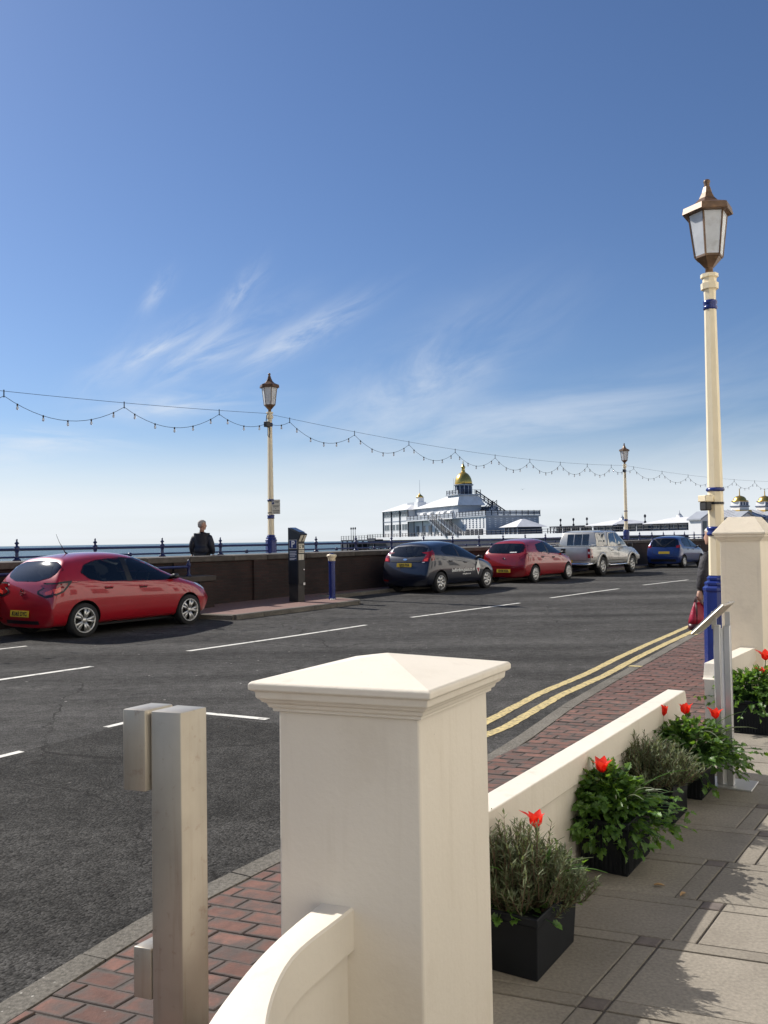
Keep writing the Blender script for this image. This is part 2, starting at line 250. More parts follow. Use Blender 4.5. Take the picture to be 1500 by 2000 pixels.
# asphalt: coarse stones, wheel polish along the road, dark joints, pale litter
def asphalt(name, base, coarse, spark):
    m = bpy.data.materials.new(name); m.use_nodes = True
    nt = m.node_tree; b = nt.nodes['Principled BSDF']; L = nt.links
    g = nt.nodes.new('ShaderNodeNewGeometry'); pos = g.outputs['Position']
    def N(t, **k):
        n = nt.nodes.new(t)
        for a, v in k.items(): n.inputs[a].default_value = v
        return n
    def link(n, v): L.new(v, n.inputs['Vector']); return n
    v1 = link(N('ShaderNodeTexVoronoi', Scale=coarse), pos)
    n1 = link(N('ShaderNodeTexNoise', Scale=coarse*0.55, Detail=6, Roughness=0.7), pos)
    n2 = link(N('ShaderNodeTexNoise', Scale=0.8, Detail=5, Roughness=0.6), pos)
    mp_ = nt.nodes.new('ShaderNodeMapping'); mp_.inputs['Rotation'].default_value = (0, 0, -R(90-36.3)); mp_.inputs['Scale'].default_value = (0.05, 0.85, 1)
    # rotate so that x runs along the road
    L.new(pos, mp_.inputs[0])
    n3 = link(N('ShaderNodeTexNoise', Scale=1.0, Detail=4, Roughness=0.55), mp_.outputs[0])
    def mr(v, lo, hi, a, c):
        n = N('ShaderNodeMapRange'); n.inputs[1].default_value = lo; n.inputs[2].default_value = hi; n.inputs[3].default_value = a; n.inputs[4].default_value = c; L.new(v, n.inputs[0]); return n.outputs[0]
    def mul(a, c):
        n = N('ShaderNodeMath'); n.operation = 'MULTIPLY'; L.new(a, n.inputs[0])
        if isinstance(c, float): n.inputs[1].default_value = c
        else: L.new(c, n.inputs[1])
        return n.outputs[0]
    n4 = link(N('ShaderNodeTexNoise', Scale=6.5, Detail=6, Roughness=0.7), pos)
    f = mul(mul(mul(mr(n1.outputs[0], 0.25, 0.75, 0.58, 1.45), mr(n4.outputs[0], 0.3, 0.7, 0.66, 1.34)), mr(n2.outputs[0], 0.3, 0.7, 0.82, 1.18)), mr(n3.outputs[0], 0.3, 0.7, 0.62, 1.38))
    sep_ = N('ShaderNodeSeparateColor'); L.new(v1.outputs['Color'], sep_.inputs[0])
    f = mul(f, mr(sep_.outputs[0], 0, 1, 0.55, 1.5))
    sc_ = N('ShaderNodeVectorMath'); sc_.operation = 'SCALE'; sc_.inputs[0].default_value = base; L.new(f, sc_.inputs['Scale'])
    # pale bits dropped on the road
    vs_ = link(N('ShaderNodeTexVoronoi', Scale=3.4), pos); 
    d = mul(mr(vs_.outputs['Distance'], 0.062, 0.03, 0, 1), mr(n2.outputs[0], 0.44, 0.50, 0, spark))
    mx = N('ShaderNodeMix'); mx.data_type = 'RGBA'; L.new(d, mx.inputs[0]); L.new(sc_.outputs[0], mx.inputs[6]); mx.inputs[7].default_value = (0.42, 0.40, 0.37, 1)
    # fine cracks and patch joints
    vc = N('ShaderNodeTexVoronoi', Scale=0.22); vc.feature = 'DISTANCE_TO_EDGE'
    wv = N('ShaderNodeVectorMath'); wv.operation = 'MULTIPLY_ADD'; L.new(n2.outputs['Color'], wv.inputs[0]); wv.inputs[1].default_value = (0.9, 0.9, 0); L.new(pos, wv.inputs[2])
    link(vc, wv.outputs[0])
    cr = mul(mr(vc.outputs['Distance'], 0.0030, 0.0012, 0, 0.6), mr(n3.outputs[0], 0.42, 0.52, 0, 1))
    mx2 = N('ShaderNodeMix'); mx2.data_type = 'RGBA'; L.new(cr, mx2.inputs[0]); L.new(mx.outputs[2], mx2.inputs[6]); mx2.inputs[7].default_value = (0.014, 0.013, 0.012, 1)
    L.new(mx2.outputs[2], b.inputs['Base Color'])
    b.inputs['Roughness'].default_value = 0.95; b.inputs['Specular IOR Level'].default_value = 0.08
    bn = N('ShaderNodeBump', Strength=0.75, Distance=0.010)
    ad = N('ShaderNodeMath'); ad.operation = 'SUBTRACT'; L.new(n1.outputs[0], ad.inputs[0]); L.new(v1.outputs['Distance'], ad.inputs[1])
    L.new(ad.outputs[0], bn.inputs['Height']); L.new(bn.outputs[0], b.inputs['Normal'])
    return m
MT['asphalt'] = asphalt('road_asphalt', (0.066, 0.064, 0.061), 105, 0.85)
MT['asphalt_coarse'] = asphalt('coarse_bay_asphalt', (0.043, 0.0415, 0.039), 78, 0.9)

def brickwall(name):
    m = bpy.data.materials.new(name); m.use_nodes = True; nt = m.node_tree; b = nt.nodes['Principled BSDF']; L = nt.links
    g = nt.nodes.new('ShaderNodeNewGeometry'); mp_ = nt.nodes.new('ShaderNodeMapping'); mp_.vector_type = 'TEXTURE'
    mp_.inputs['Rotation'].default_value = (R(90), 0, R(90-36.3)); L.new(g.outputs['Position'], mp_.inputs[0])
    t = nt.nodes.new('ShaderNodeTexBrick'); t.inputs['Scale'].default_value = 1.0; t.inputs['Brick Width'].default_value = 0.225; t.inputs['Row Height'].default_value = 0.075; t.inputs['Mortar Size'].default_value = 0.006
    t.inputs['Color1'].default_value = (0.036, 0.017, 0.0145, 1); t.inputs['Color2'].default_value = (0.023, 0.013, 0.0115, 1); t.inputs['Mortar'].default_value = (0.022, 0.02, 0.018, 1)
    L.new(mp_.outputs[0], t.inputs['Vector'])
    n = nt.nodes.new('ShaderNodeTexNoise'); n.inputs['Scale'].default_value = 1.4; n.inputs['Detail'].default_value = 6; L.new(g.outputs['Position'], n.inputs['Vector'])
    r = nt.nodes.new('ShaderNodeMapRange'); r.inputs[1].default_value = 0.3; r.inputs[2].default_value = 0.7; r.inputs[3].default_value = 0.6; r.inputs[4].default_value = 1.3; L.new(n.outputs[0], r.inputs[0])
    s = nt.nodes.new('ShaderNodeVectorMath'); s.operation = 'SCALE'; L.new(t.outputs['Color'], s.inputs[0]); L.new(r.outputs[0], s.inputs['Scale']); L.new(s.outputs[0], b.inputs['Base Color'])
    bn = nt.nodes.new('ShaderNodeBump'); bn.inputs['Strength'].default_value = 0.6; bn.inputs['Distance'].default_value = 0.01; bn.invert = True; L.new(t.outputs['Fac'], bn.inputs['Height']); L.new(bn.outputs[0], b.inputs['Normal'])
    b.inputs['Roughness'].default_value = 0.85
    return m
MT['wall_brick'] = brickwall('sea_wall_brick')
def seamat():
    m = bpy.data.materials.new('sea_water'); m.use_nodes = True; nt = m.node_tree; b = nt.nodes['Principled BSDF']; L = nt.links
    b.inputs['Base Color'].default_value = (0.055, 0.105, 0.115, 1); b.inputs['Roughness'].default_value = 0.32; b.inputs['IOR'].default_value = 1.33
    g = nt.nodes.new('ShaderNodeNewGeometry'); mp_ = nt.nodes.new('ShaderNodeMapping'); mp_.inputs['Scale'].default_value = (0.10, 0.22, 1); L.new(g.outputs['Position'], mp_.inputs[0])
    n = nt.nodes.new('ShaderNodeTexNoise'); n.inputs['Scale'].default_value = 1.0; n.inputs['Detail'].default_value = 7; n.inputs['Roughness'].default_value = 0.65; L.new(mp_.outputs[0], n.inputs['Vector'])
    bn = nt.nodes.new('ShaderNodeBump'); bn.inputs['Strength'].default_value = 1.0; bn.inputs['Distance'].default_value = 1.6; L.new(n.outputs[0], bn.inputs['Height']); L.new(bn.outputs[0], b.inputs['Normal'])
    return m
MT['sea'] = seamat()

# ------------------------------------------------------------------ mesh helpers
class MB:
    def __init__(s, M=None): s.v = []; s.f = []; s.M = M; s.w = []
    def add(s, vs, fs):
        o = len(s.v)
        s.v += [tuple(s.M @ Vector(p)) if s.M else tuple(p) for p in vs]
        s.f += [[o+i for i in f] for f in fs]
    def box(s, c, d, rz=0.0, Mx=None):
        x, y, z = d[0]/2, d[1]/2, d[2]/2
        vs = [Vector(p) for p in ((-x,-y,-z),(x,-y,-z),(x,y,-z),(-x,y,-z),(-x,-y,z),(x,-y,z),(x,y,z),(-x,y,z))]
        if Mx is None: Mx = Matrix.Rotation(rz, 3, 'Z')
        vs = [Mx @ p + Vector(c) for p in vs]
        s.add(vs, [(0,3,2,1),(4,5,6,7),(0,1,5,4),(1,2,6,5),(2,3,7,6),(3,0,4,7)])
    def prism(s, poly, z0, z1, top=None):
        n = len(poly); top = top or poly
        s.add([(p[0], p[1], z0) for p in poly]+[(p[0], p[1], z1) for p in top],
              [list(range(n))[::-1], list(range(n, 2*n))]+[(i, (i+1) % n, n+(i+1) % n, n+i) for i in range(n)])
    def stack(s, rings, cap=True):          # rings: equal length loops of 3-d points
        n = len(rings[0]); vs = [p for r in rings for p in r]
        fs = [(k*n+i, k*n+(i+1) % n, (k+1)*n+(i+1) % n, (k+1)*n+i) for k in range(len(rings)-1) for i in range(n)]
        if cap: fs += [list(range(n))[::-1], [(len(rings)-1)*n+i for i in range(n)]]
        s.add(vs, fs)
    def lathe(s, prof, n=16, c=(0,0,0), ph=0.0, cap=True, axis='z'):
        rings = []
        for r, z in prof:
            ring = []
            for i in range(n):
                a = ph+2*math.pi*i/n
                if axis == 'z': ring.append((c[0]+r*math.cos(a), c[1]+r*math.sin(a), c[2]+z))
                else: ring.append((c[0]+r*math.sin(a), c[1]+z, c[2]+r*math.cos(a)))
            rings.append(ring)
        s.stack(rings, cap)
    def tube(s, pts, r, n=6, cap=True):
        pts = [Vector(p) for p in pts]; rings = []
        for i, p in enumerate(pts):
            t = (pts[min(i+1, len(pts)-1)]-pts[max(i-1, 0)]).normalized()
            a = t.cross(Vector((0, 0, 1)))
            if a.length < 1e-3: a = t.cross(Vector((1, 0, 0)))
            a.normalize(); b_ = t.cross(a)
            rr = r[i] if isinstance(r, (list, tuple)) else r
            rings.append([tuple(p+(a*math.cos(2*math.pi*k/n)+b_*math.sin(2*math.pi*k/n))*rr) for k in range(n)])
        s.stack(rings, cap)
    def quad(s, a, b, c, d): s.add([a, b, c, d], [(0, 1, 2, 3)])
    def mesh(s, name, m, smooth=False):
        me = bpy.data.meshes.new(name); me.from_pydata(s.v, [], s.f); me.update()
        if m: me.materials.append(m)
        if s.w:
            at_ = me.attributes.new('wear', 'FLOAT', 'POINT'); at_.data.foreach_set('value', s.w)
        bm = bmesh.new(); bm.from_mesh(me); bmesh.ops.recalc_face_normals(bm, faces=bm.faces); bm.to_mesh(me); bm.free()
        if smooth: me.polygons.foreach_set('use_smooth', [True]*len(me.polygons))
        return me
    def build(s, name, m, parent=None, smooth=False, bevel=0.0, seg=1):
        me = s.mesh(name, MT[m] if isinstance(m, str) else m, smooth)
        if bevel:
            bm = bmesh.new(); bm.from_mesh(me)
            es = [e for e in bm.edges if len(e.link_faces) == 2 and e.calc_face_angle(0) > R(25)]
            bmesh.ops.bevel(bm, geom=es, offset=bevel, segments=seg, affect='EDGES', clamp_overlap=True, profile=0.5)
            bm.to_mesh(me); bm.free()
        if smooth == 'auto' or (smooth and bevel):
            try: me.set_sharp_from_angle(angle=R(35))
            except Exception: pass
        o = bpy.data.objects.new(name, me); col.objects.link(o)
        if parent is not None: o.parent = parent
        return o
def tag(o, label=None, cat=None, group=None, kind=None):
    if label: o['label'] = label
    if cat: o['category'] = cat
    if group: o['group'] = group
    if kind: o['kind'] = kind
    return o
def thing(name, label, cat, loc=(0,0,0), rz=0.0, group=None):
    o = bpy.data.objects.new(name, None); col.objects.link(o); o.location = loc; o.rotation_euler = (0, 0, rz); o.empty_display_size = 0.2
    return tag(o, label, cat, group)
def link(name, me, parent, loc=(0,0,0), rz=0.0):
    o = bpy.data.objects.new(name, me); col.objects.link(o); o.parent = parent; o.location = loc; o.rotation_euler = (0, 0, rz); return o
def text(name, body, size, m, parent, Mx, depth=0.001, align='CENTER', bold=False, sx=1.0):
    cu = bpy.data.curves.new(name, 'FONT'); cu.body = body; cu.size = size; cu.align_x = align; cu.align_y = 'CENTER'; cu.extrude = depth
    if bold: cu.offset = size*0.025
    t = bpy.data.objects.new(name, cu); me = bpy.data.meshes.new_from_object(t); bpy.data.objects.remove(t)
    me.materials.clear(); me.materials.append(MT[m])
    me.transform(Mx @ Matrix.Diagonal((sx, 1, 1, 1)))
    o = bpy.data.objects.new(name, me); col.objects.link(o); o.parent = parent; return o
def frame(o, x, y):      # matrix with local x,y axes as given (z = cross) at origin o
    x = Vector(x).normalized(); y = Vector(y).normalized(); z = x.cross(y).normalized(); y = z.cross(x)
    return Matrix(((x.x, y.x, z.x, o[0]), (x.y, y.y, z.y, o[1]), (x.z, y.z, z.z, o[2]), (0, 0, 0, 1)))
def lerp(a, b, t): return a+(b-a)*t
def interp(tab, x):
    if x <= tab[0][0]: return tab[0][1]
    for (a, b), (c, d) in zip(tab, tab[1:]):
        if x <= c: return b+(d-b)*(x-a)/(c-a) if c > a else d
    return tab[-1][1]
def zr(Y):                # the road rises slightly away from the camera
    t = min(max((Y-14)/13, 0), 1); return 0.13*t*t*(3-2*t)
FO = Vector((-3.15, 24.5)); FD = Vector((0.592, 0.806)); FN = Vector((-0.806, 0.592))
def FS(s, u, z=None, dz=0.0):     # far side: s along the road, u towards the sea
    p = FO+FD*s+FN*u
    return Vector((p.x, p.y, (zr(p.y) if z is None else z)+dz))
FRZ = math.atan2(FD.y, FD.x)
AH = Vector((0.535, 0.845)); AN = Vector((0.845, -0.535))    # along the terrace wall; towards the hotel
BH = Vector((0.932, -0.362))                                  # cross joints
TZ = 0.08
# ------------------------------------------------------------------ the setting
def poly_obj(name, pts, z, m, kind='structure'):
    me = bpy.data.meshes.new(name); me.from_pydata([(p[0], p[1], p[2] if len(p) > 2 else z) for p in pts], [], [list(range(len(pts)))]); me.update()
    if me.polygons[0].normal.z < 0: me.flip_normals()
    me.materials.append(MT[m]); o = bpy.data.objects.new(name, me); col.objects.link(o)
    return tag(o, kind=kind) if kind else o

# road: one sheet that follows the rise
mb = MB(); S0, S1, U0, U1, st = -75, 165, -45.0, -1.5, 1.5
ns = int((S1-S0)/st); nu = int((U1-U0)/st)
for i in range(ns+1):
    for j in range(nu+1): mb.v.append(tuple(FS(S0+i*st, U0+j*st)))
for i in range(ns):
    for j in range(nu):
        a = i*(nu+1)+j; mb.f.append([a, a+nu+1, a+nu+2, a+1])
road = mb.build('road', 'asphalt', smooth=True); tag(road, kind='structure')

sea = MB(); sea.quad(FS(-45000, 14, -5.2), FS(45000, 14, -5.2), FS(45000, 60000, -5.2), FS(-45000, 60000, -5.2)); tag(sea.build('sea', 'sea'), kind='structure')
bch = MB()
for (u0, z0, u1, z1) in ((0.2, -2.6, 9, -3.4), (9, -3.4, 26, -5.8)):
    bch.quad(FS(-120, u0, z0), FS(220, u0, z0), FS(220, u1, z1), FS(-120, u1, z1))
tag(bch.build('beach', 'shingle'), kind='structure')

# near kerb line (top outer edge), from behind the camera to the bend
KERB = [(-3.9, -2.4), (-2.2, 1.1), (-1.336, 3.06), (-1.01, 3.79), (-0.56, 4.53), (0.10, 5.52), (0.683, 6.44), (0.96, 6.86), (1.21, 7.38), (1.64, 8.27), (2.37, 9.62), (3.58, 11.78), (5.12, 14.56), (8.6, 20.2), (14.0, 28.3), (24, 42), (45, 70)]
KERB = [Vector(p) for p in KERB]
def kz(y): return zr(y)
def offset(poly, d):       # to the right of travel = landward
    out = []
    for i, p in enumerate(poly):
        t = (poly[min(i+1, len(poly)-1)]-poly[max(i-1, 0)]).normalized(); out.append(p+Vector((t.y, -t.x))*d)
    return out
KIN = offset(KERB, 0.135)
WALL_SEA = [Vector((0.376, 3.562))+AH*t for t in (-6.5, -0.6)]
wsea0 = Vector((0.376, 3.562))
def walldist(p): return (p-wsea0).dot(AN)      # >0 landward of the seaward wall face
pv = KIN[:]
back = [Vector((0.376, 3.562))+AN*0.06+AH*t for t in (80, 30, 12, 6, 3, 0, -3, -7)]
pave = MB(); wl0 = Vector((0.376, 3.562))+AN*0.06; sect = []
for i in range(len(pv)-1):
    n_ = max(1, int((pv[i+1]-pv[i]).length/1.2)) if pv[i].y < 30 else 4
    sect += [pv[i].lerp(pv[i+1], q/n_) for q in range(n_)]
for p in sect+[pv[-1]]:
    w_ = wl0+AH*((p-wl0).dot(AH)); z = kz(p.y)+TZ-0.006; pave.v += [(p.x, p.y, z), (w_.x, w_.y, z)]
pave.f = [(2*i, 2*i+1, 2*i+3, 2*i+2) for i in range(len(sect))]
pavement = pave.build('pavement', 'joint'); tag(pavement, kind='structure')
# kerb stones, one by one
def along(poly):
    L = [0]
    for a, b in zip(poly, poly[1:]): L.append(L[-1]+(b-a).length)
    def at(s):
        for i in range(len(L)-1):
            if s <= L[i+1] or i == len(L)-2:
                t = (s-L[i])/(L[i+1]-L[i]); return poly[i].lerp(poly[i+1], t)
    return L[-1], at
KL, katk = along(KERB)
s = 0.0
while s < KL-1.0 and s < 62:
    ln = 0.915
    mbk = MB(); rings = []
    for q in (s+0.004, s+ln/3, s+2*ln/3, s+ln-0.004):
        p = katk(q); t = (katk(q+0.05)-katk(q-0.05 if q > 0.05 else 0)).normalized(); nn = Vector((t.y, -t.x)); z = kz(p.y)+TZ+rnd.uniform(-0.002, 0.002)
        drop = 0.035*max(0, 1-abs(p.y-6.35)/0.5)
        z -= drop
        e = 0.012
        rings.append([(p.x, p.y, kz(p.y)-0.06), (p.x, p.y, z-e), (p.x+nn.x*e, p.y+nn.y*e, z), (p.x+nn.x*0.128, p.y+nn.y*0.128, z), (p.x+nn.x*0.13, p.y+nn.y*0.13, kz(p.y)-0.06)])
    mbk.stack(rings); mbk.build('kerb_stone', 'kerb', pavement); s += ln
# clay pavers laid across the pavement
def brick_mesh(poly, z0, z1, name, m):
    c = sum((Vector(p) for p in poly), Vector((0, 0)))/len(poly); b_ = MB()
    ch = 0.004
    top = [tuple(Vector(p)+(c-Vector(p)).normalized()*ch*1.3) for p in poly]
    n = len(poly)
    inn_ = [tuple(Vector(p)+(c-Vector(p))*0.42) for p in poly]
    b_.stack([[(p[0], p[1], z0) for p in poly], [(p[0], p[1], z1-ch*0.8) for p in poly], [(p[0], p[1], z1) for p in top], [(p[0], p[1], z1+0.0006) for p in inn_]])
    b_.w = [1.0]*(3*n)+[0.0]*n
    return b_
BW, BL, GAP = 0.100, 0.200, 0.005
def clip(poly, a, b):      # keep the landward side of line a->b
    n = Vector(((b-a).y, -(b-a).x)); out = []
    for i, p in enumerate(poly):
        q = poly[(i+1) % len(poly)]; dp = (p-a).dot(n); dq = (q-a).dot(n)
        if dp >= 0: out.append(p)
        if (dp >= 0) != (dq >= 0): out.append(p+(q-p)*(dp/(dp-dq)))
    return out
bricks = []
for i in range(-24, 148):
    base = wsea0+AH*(i*(BW+GAP)/0.98)
    for j in range(-3, 26):
        c = base-BH*((j+0.5*(i % 2))*(BL+GAP)) + Vector((rnd.uniform(-1, 1), rnd.uniform(-1, 1)))*0.0015
        if walldist(c) > (0.05 if i > -8 else 0.42): continue
        # nearest kerb segment
        seg = min(range(len(KIN)-1), key=lambda k: ((KIN[k]+KIN[k+1])/2-c).length - (KIN[k+1]-KIN[k]).length/2)
        hx, hy = BH*(BL/2), AH*(BW/2)
        poly = [c-hx-hy, c+hx-hy, c+hx+hy, c-hx+hy]
        full = True
        cand = sorted(range(len(KIN)-1), key=lambda k: min((KIN[k]-c).length, (KIN[k+1]-c).length))[:3]
        for k in sorted(set(cand+[seg])):
            a, b = KIN[k], KIN[k+1]
            t = (c-a).dot((b-a).normalized())
            if -0.15 < t < (b-a).length+0.15:
                n0 = len(poly); p2 = clip(poly, a, b)
                if len(p2) != 4 or any((x-y).length > 1e-6 for x, y in zip(p2, poly)): full = False
                poly = p2
                if len(poly) < 3: break
        if len(poly) < 3: continue
        ar = abs(sum(poly[q].x*poly[(q+1) % len(poly)].y-poly[(q+1) % len(poly)].x*poly[q].y for q in range(len(poly))))/2
        if ar < 0.002: continue
        if c.y < 0.6 or c.y > 17: continue
        bricks.append((c, poly, full))
def inview(c):
    v = Vector((c.x, c.y, TZ))-Vector((0, 0, EYE)); d = v.dot(fwd)
    if d < 0.3: return False
    X = 750+1720*v.dot(right)/d; Y = 1000-1720*v.dot(up)/d
    if not (-40 < X < 1500 and 0 < Y < 2040): return False
    if 560 < X < 930 and Y > 1420: return False     # behind the gate pier
    return True
bricks.sort(key=lambda b: (not inview(b[0]), b[0].length))
hx, hy = BH*(BL/2), AH*(BW/2)
full_me = brick_mesh([tuple(-hx-hy), tuple(hx-hy), tuple(hx+hy), tuple(-hx+hy)], -0.05, 0.0, 'brick', 'brick').mesh('brick', MT['brick'])
rest = MB()
for k, (c, poly, full) in enumerate(bricks):
    dz_ = rnd.uniform(-0.005, 0.002); z = kz(c.y)+TZ+dz_
    if k < 300:
        if full: o = link('brick', full_me, pavement, (c.x, c.y, z), rnd.uniform(-0.012, 0.012))
        else:
            me = brick_mesh([tuple(p-c) for p in poly], -0.05, 0.0, 'brick', 'brick').mesh('brick', MT['brick']); link('brick', me, pavement, (c.x, c.y, z))
    else:
        b_ = brick_mesh([tuple(p) for p in poly], z-0.05, z, 'b', None); rest.add(b_.v, b_.f); rest.w += b_.w
o = rest.build('brick_paving', 'brick_far', pavement); tag(o, kind='stuff')
# the far stretch of the pavement, too far to tell the pavers apart
far_k = [p for p in KIN if p.y > 16]; f0 = wsea0+AH*15.6
fp = MB()
ptsA = [Vector((6.3, 16.75))]+far_k; 
for a, b in zip(ptsA, ptsA[1:]):
    la, lb = a+AN*6, b+AN*6
    fp.quad((a.x, a.y, kz(a.y)+TZ-0.002), (b.x, b.y, kz(b.y)+TZ-0.002), (lb.x, lb.y, kz(lb.y)+TZ-0.002), (la.x, la.y, kz(la.y)+TZ-0.002))
fp.build('paved_strip', 'brick_far', pavement)

# road markings, a few millimetres proud of the road
def strip(name, pts, w, m, parent, lift=0.004, taper=0.0):
    pts = [Vector(p) for p in pts]; mb_ = MB(); V = []
    for i, p in enumerate(pts):
        t = (pts[min(i+1, len(pts)-1)]-pts[max(i-1, 0)]).normalized(); nn = Vector((t.y, -t.x))
        jit = 0.004 if m == 'paint_white' else 0.007
        V += [(p.x-nn.x*(w/2+rnd.uniform(-jit, jit)), p.y-nn.y*(w/2+rnd.uniform(-jit, jit)), zr(p.y)+lift), (p.x+nn.x*(w/2+rnd.uniform(-jit, jit)), p.y+nn.y*(w/2+rnd.uniform(-jit, jit)), zr(p.y)+lift)]
    mb_.add(V, [(2*i, 2*i+1, 2*i+3, 2*i+2) for i in range(len(pts)-1)])
    return mb_.build(name, m, parent)
def seg(a, b, n=8): a = Vector(a); b = Vector(b); return [a.lerp(b, i/n) for i in range(n+1)]
for a, b in (((-7.6, 6.9), (-3.94, 11.86)), ((-3.0, 13.38), (-0.38, 16.9)), ((0.53, 18.23), (3.22, 21.2)), ((4.22, 22.55), (6.76, 25.56)), ((7.96, 27.2), (10.3, 30.0)), ((11.4, 31.4), (14.0, 34.4)), ((15.2, 35.9), (18.2, 39.4))):
    strip('lane_dash', seg(a, b, 10), 0.10, 'paint_white', road)
for a, b in (((-3.35, 6.3), (-2.90, 7.04)), ((-2.51, 7.91), (-2.13, 8.55)), ((-4.3, 4.6), (-3.8, 5.5))):
    strip('bay_dash', seg(a, b, 4), 0.075, 'paint_white', road)
strip('bay_dash', seg((-1.86, 8.55), (-1.10, 8.16), 6), 0.085, 'paint_white', road)
for a, b in ((-12.3, -11.0), (-10.4, -9.75)):
    strip('bay_dash', seg(FS(a, -3.82).xy, FS(b, -3.82).xy, 4), 0.08, 'paint_white', road)
yi = [(0.40, 6.70), (0.72, 7.22), (1.03, 7.68), (1.31, 8.22), (1.80, 9.17), (2.56, 10.41), (3.35, 11.85), (4.22, 13.36), (5.48, 15.48), (9.0, 21.1), (14.2, 28.9)]
def dens(pts, step=0.07):
    out = []
    for a, b in zip(pts, pts[1:]):
        a = Vector(a); b = Vector(b); n = max(1, int((b-a).length/step)); out += [a.lerp(b, i/n) for i in range(n)]
    return out+[Vector(pts[-1])]
strip('yellow_line', dens(yi), 0.10, 'paint_yellow', road)
yo = offset([Vector(p) for p in yi], -0.23)
strip('yellow_line', dens([Vector((0.40, 7.05))]+yo[2:]), 0.10, 'paint_yellow', road)
for (y, ) in ((10.6,), (13.9,)):      # waiting restriction blips on the kerb
    p = min((katk(q*0.1) for q in range(0, 400)), key=lambda v: abs(v.y-y)); 
    mbp = MB(); Mx = Matrix.Rotation(math.atan2(AH.y, AH.x), 3, 'Z'); mbp.box((p.x+0.055, p.y-0.03, kz(p.y)+TZ+0.004), (0.10, 0.15, 0.002), 0, Mx); mbp.build('kerb_mark', 'paint_yellow', road)
# coarse re-laid bay next to the kerb
bay = MB(); bp = [Vector((-1.0, 7.95)), Vector((-1.85, 8.42)), Vector((-2.2, 8.3)), Vector((-3.6, 5.75)), Vector((-5.6, 1.6))]; kp = [Vector((0.05, 5.48)), Vector((-0.56, 4.53)), Vector((-1.01, 3.79)), Vector((-1.336, 3.06)), Vector((-2.2, 1.1))]
bay_pts = [(p.x, p.y, 0.0022) for p in bp]+[(p.x-0.002, p.y, 0.0022) for p in kp[::-1]]
bay.add(bay_pts, [list(range(len(bay_pts)))]); tag(bay.build('bay_surface', 'asphalt_coarse', road))
# iron cover in the carriageway
cov = MB(); cov.box((8.9, 22.8, zr(22.8)+0.005), (0.9, 0.7, 0.006), FRZ); cov.build('access_cover', 'trim', road)

# far pavement with its build-out and kerb
FP = [(-60, -1.88), (-5.35, -1.88), (-5.0, -3.70), (-0.95, -3.74), (-0.72, -3.60), (-0.55, -3.1), (-0.35, -1.95), (110, -1.95)]
fpv = MB(); top = [FS(s, u, None, 0.10) for s, u in FP]+[FS(s, -1.25, None, 0.10) for s in (110, 40, 20, 10, 0, -10, -30, -60)]
SE = sorted(set([-60, -30, -16, -10]+[s for s, u in FP if -60 < s < 110]+list(range(2, 46, 2))+[60, 110]))
fpu = [(s, u) for s, u in FP]
for s in SE:
    for q in (FS(s, interp(fpu, s), None, 0.10), FS(s, -1.25, None, 0.10)): fpv.v.append(tuple(q))
fpv.f = [(2*i, 2*i+1, 2*i+3, 2*i+2) for i in range(len(SE)-1)]
# break the long edges so the sheet follows the road
farpave = fpv.build('far_pavement', 'tarmac_prom'); tag(farpave, kind='structure')
def dens2(pts, step=0.9):
    out = []
    for (a, b) in zip(pts, pts[1:]):
        a = Vector(a); b = Vector(b); n = max(1, int(round((b-a).length/step))); out += [a.lerp(b, i/n) for i in range(n)]
    return out+[Vector(pts[-1])]
kk = dens2([p for p in FP if p[0] > -16][0:0]+[(-16, -1.88), (-5.35, -1.88), (-5.0, -3.70), (-0.95, -3.74), (-0.72, -3.60), (-0.55, -3.1), (-0.35, -1.95), (34, -1.95)])
for a, b in zip(kk, kk[1:]):
    t = (b-a).normalized(); nn = Vector((-t.y, t.x)); g = 0.006; a2 = a+t*g; b2 = b-t*g
    rr = []
    for q in (a2, b2):
        o_ = q-nn*0.06; i_ = q+nn*0.07
        P = [FS(o_.x, o_.y, None, -0.05), FS(o_.x, o_.y, None, 0.09), FS(o_.x+nn.x*0.02, o_.y+nn.y*0.02, None, 0.106), FS(i_.x, i_.y, None, 0.106), FS(i_.x, i_.y, None, -0.05)]
        rr.append([tuple(p) for p in P])
    m_ = MB(); m_.stack(rr); m_.build('kerb_stone', 'kerb', farpave)

# promenade wall of dark brick with stone coping; parapet by the sea
def wtop(s): return 1.19+interp([(-40, 0), (0, 0), (12, 0.02), (24, 0.11), (60, 0.13)], s)
wall = thing('promenade_wall', 'long dark red brick promenade wall with stone coping behind the parked cars', 'wall', (0, 0, 0))
mw = MB(); rr = []
SS = [-60, -30, -16, -10, -5, 0, 6, 12, 18, 24, 34, 46, 60, 110]
for s in SS: rr.append([tuple(FS(s, -1.30, -0.1)), tuple(FS(s, -1.30, wtop(s))), tuple(FS(s, -1.02, wtop(s))), tuple(FS(s, -1.02, -0.1))])
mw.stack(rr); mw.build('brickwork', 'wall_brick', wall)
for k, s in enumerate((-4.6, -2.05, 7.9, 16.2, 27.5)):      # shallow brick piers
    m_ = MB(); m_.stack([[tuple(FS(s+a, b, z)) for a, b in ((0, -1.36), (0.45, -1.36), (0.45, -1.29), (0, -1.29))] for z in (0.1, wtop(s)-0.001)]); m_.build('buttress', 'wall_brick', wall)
s = -16.0
while s < 46:
    ln = rnd.uniform(1.0, 1.5); h = 0.13
    m_ = MB(); m_.stack([[tuple(FS(q, -1.37, wtop(q)+0.002)), tuple(FS(q, -1.37, wtop(q)+h)), tuple(FS(q, -0.98, wtop(q)+h+0.01)), tuple(FS(q, -0.98, wtop(q)+0.002))] for q in (s+0.006, s+ln-0.006)])
    m_.build('coping_stone', 'coping', wall, bevel=0.012); s += ln
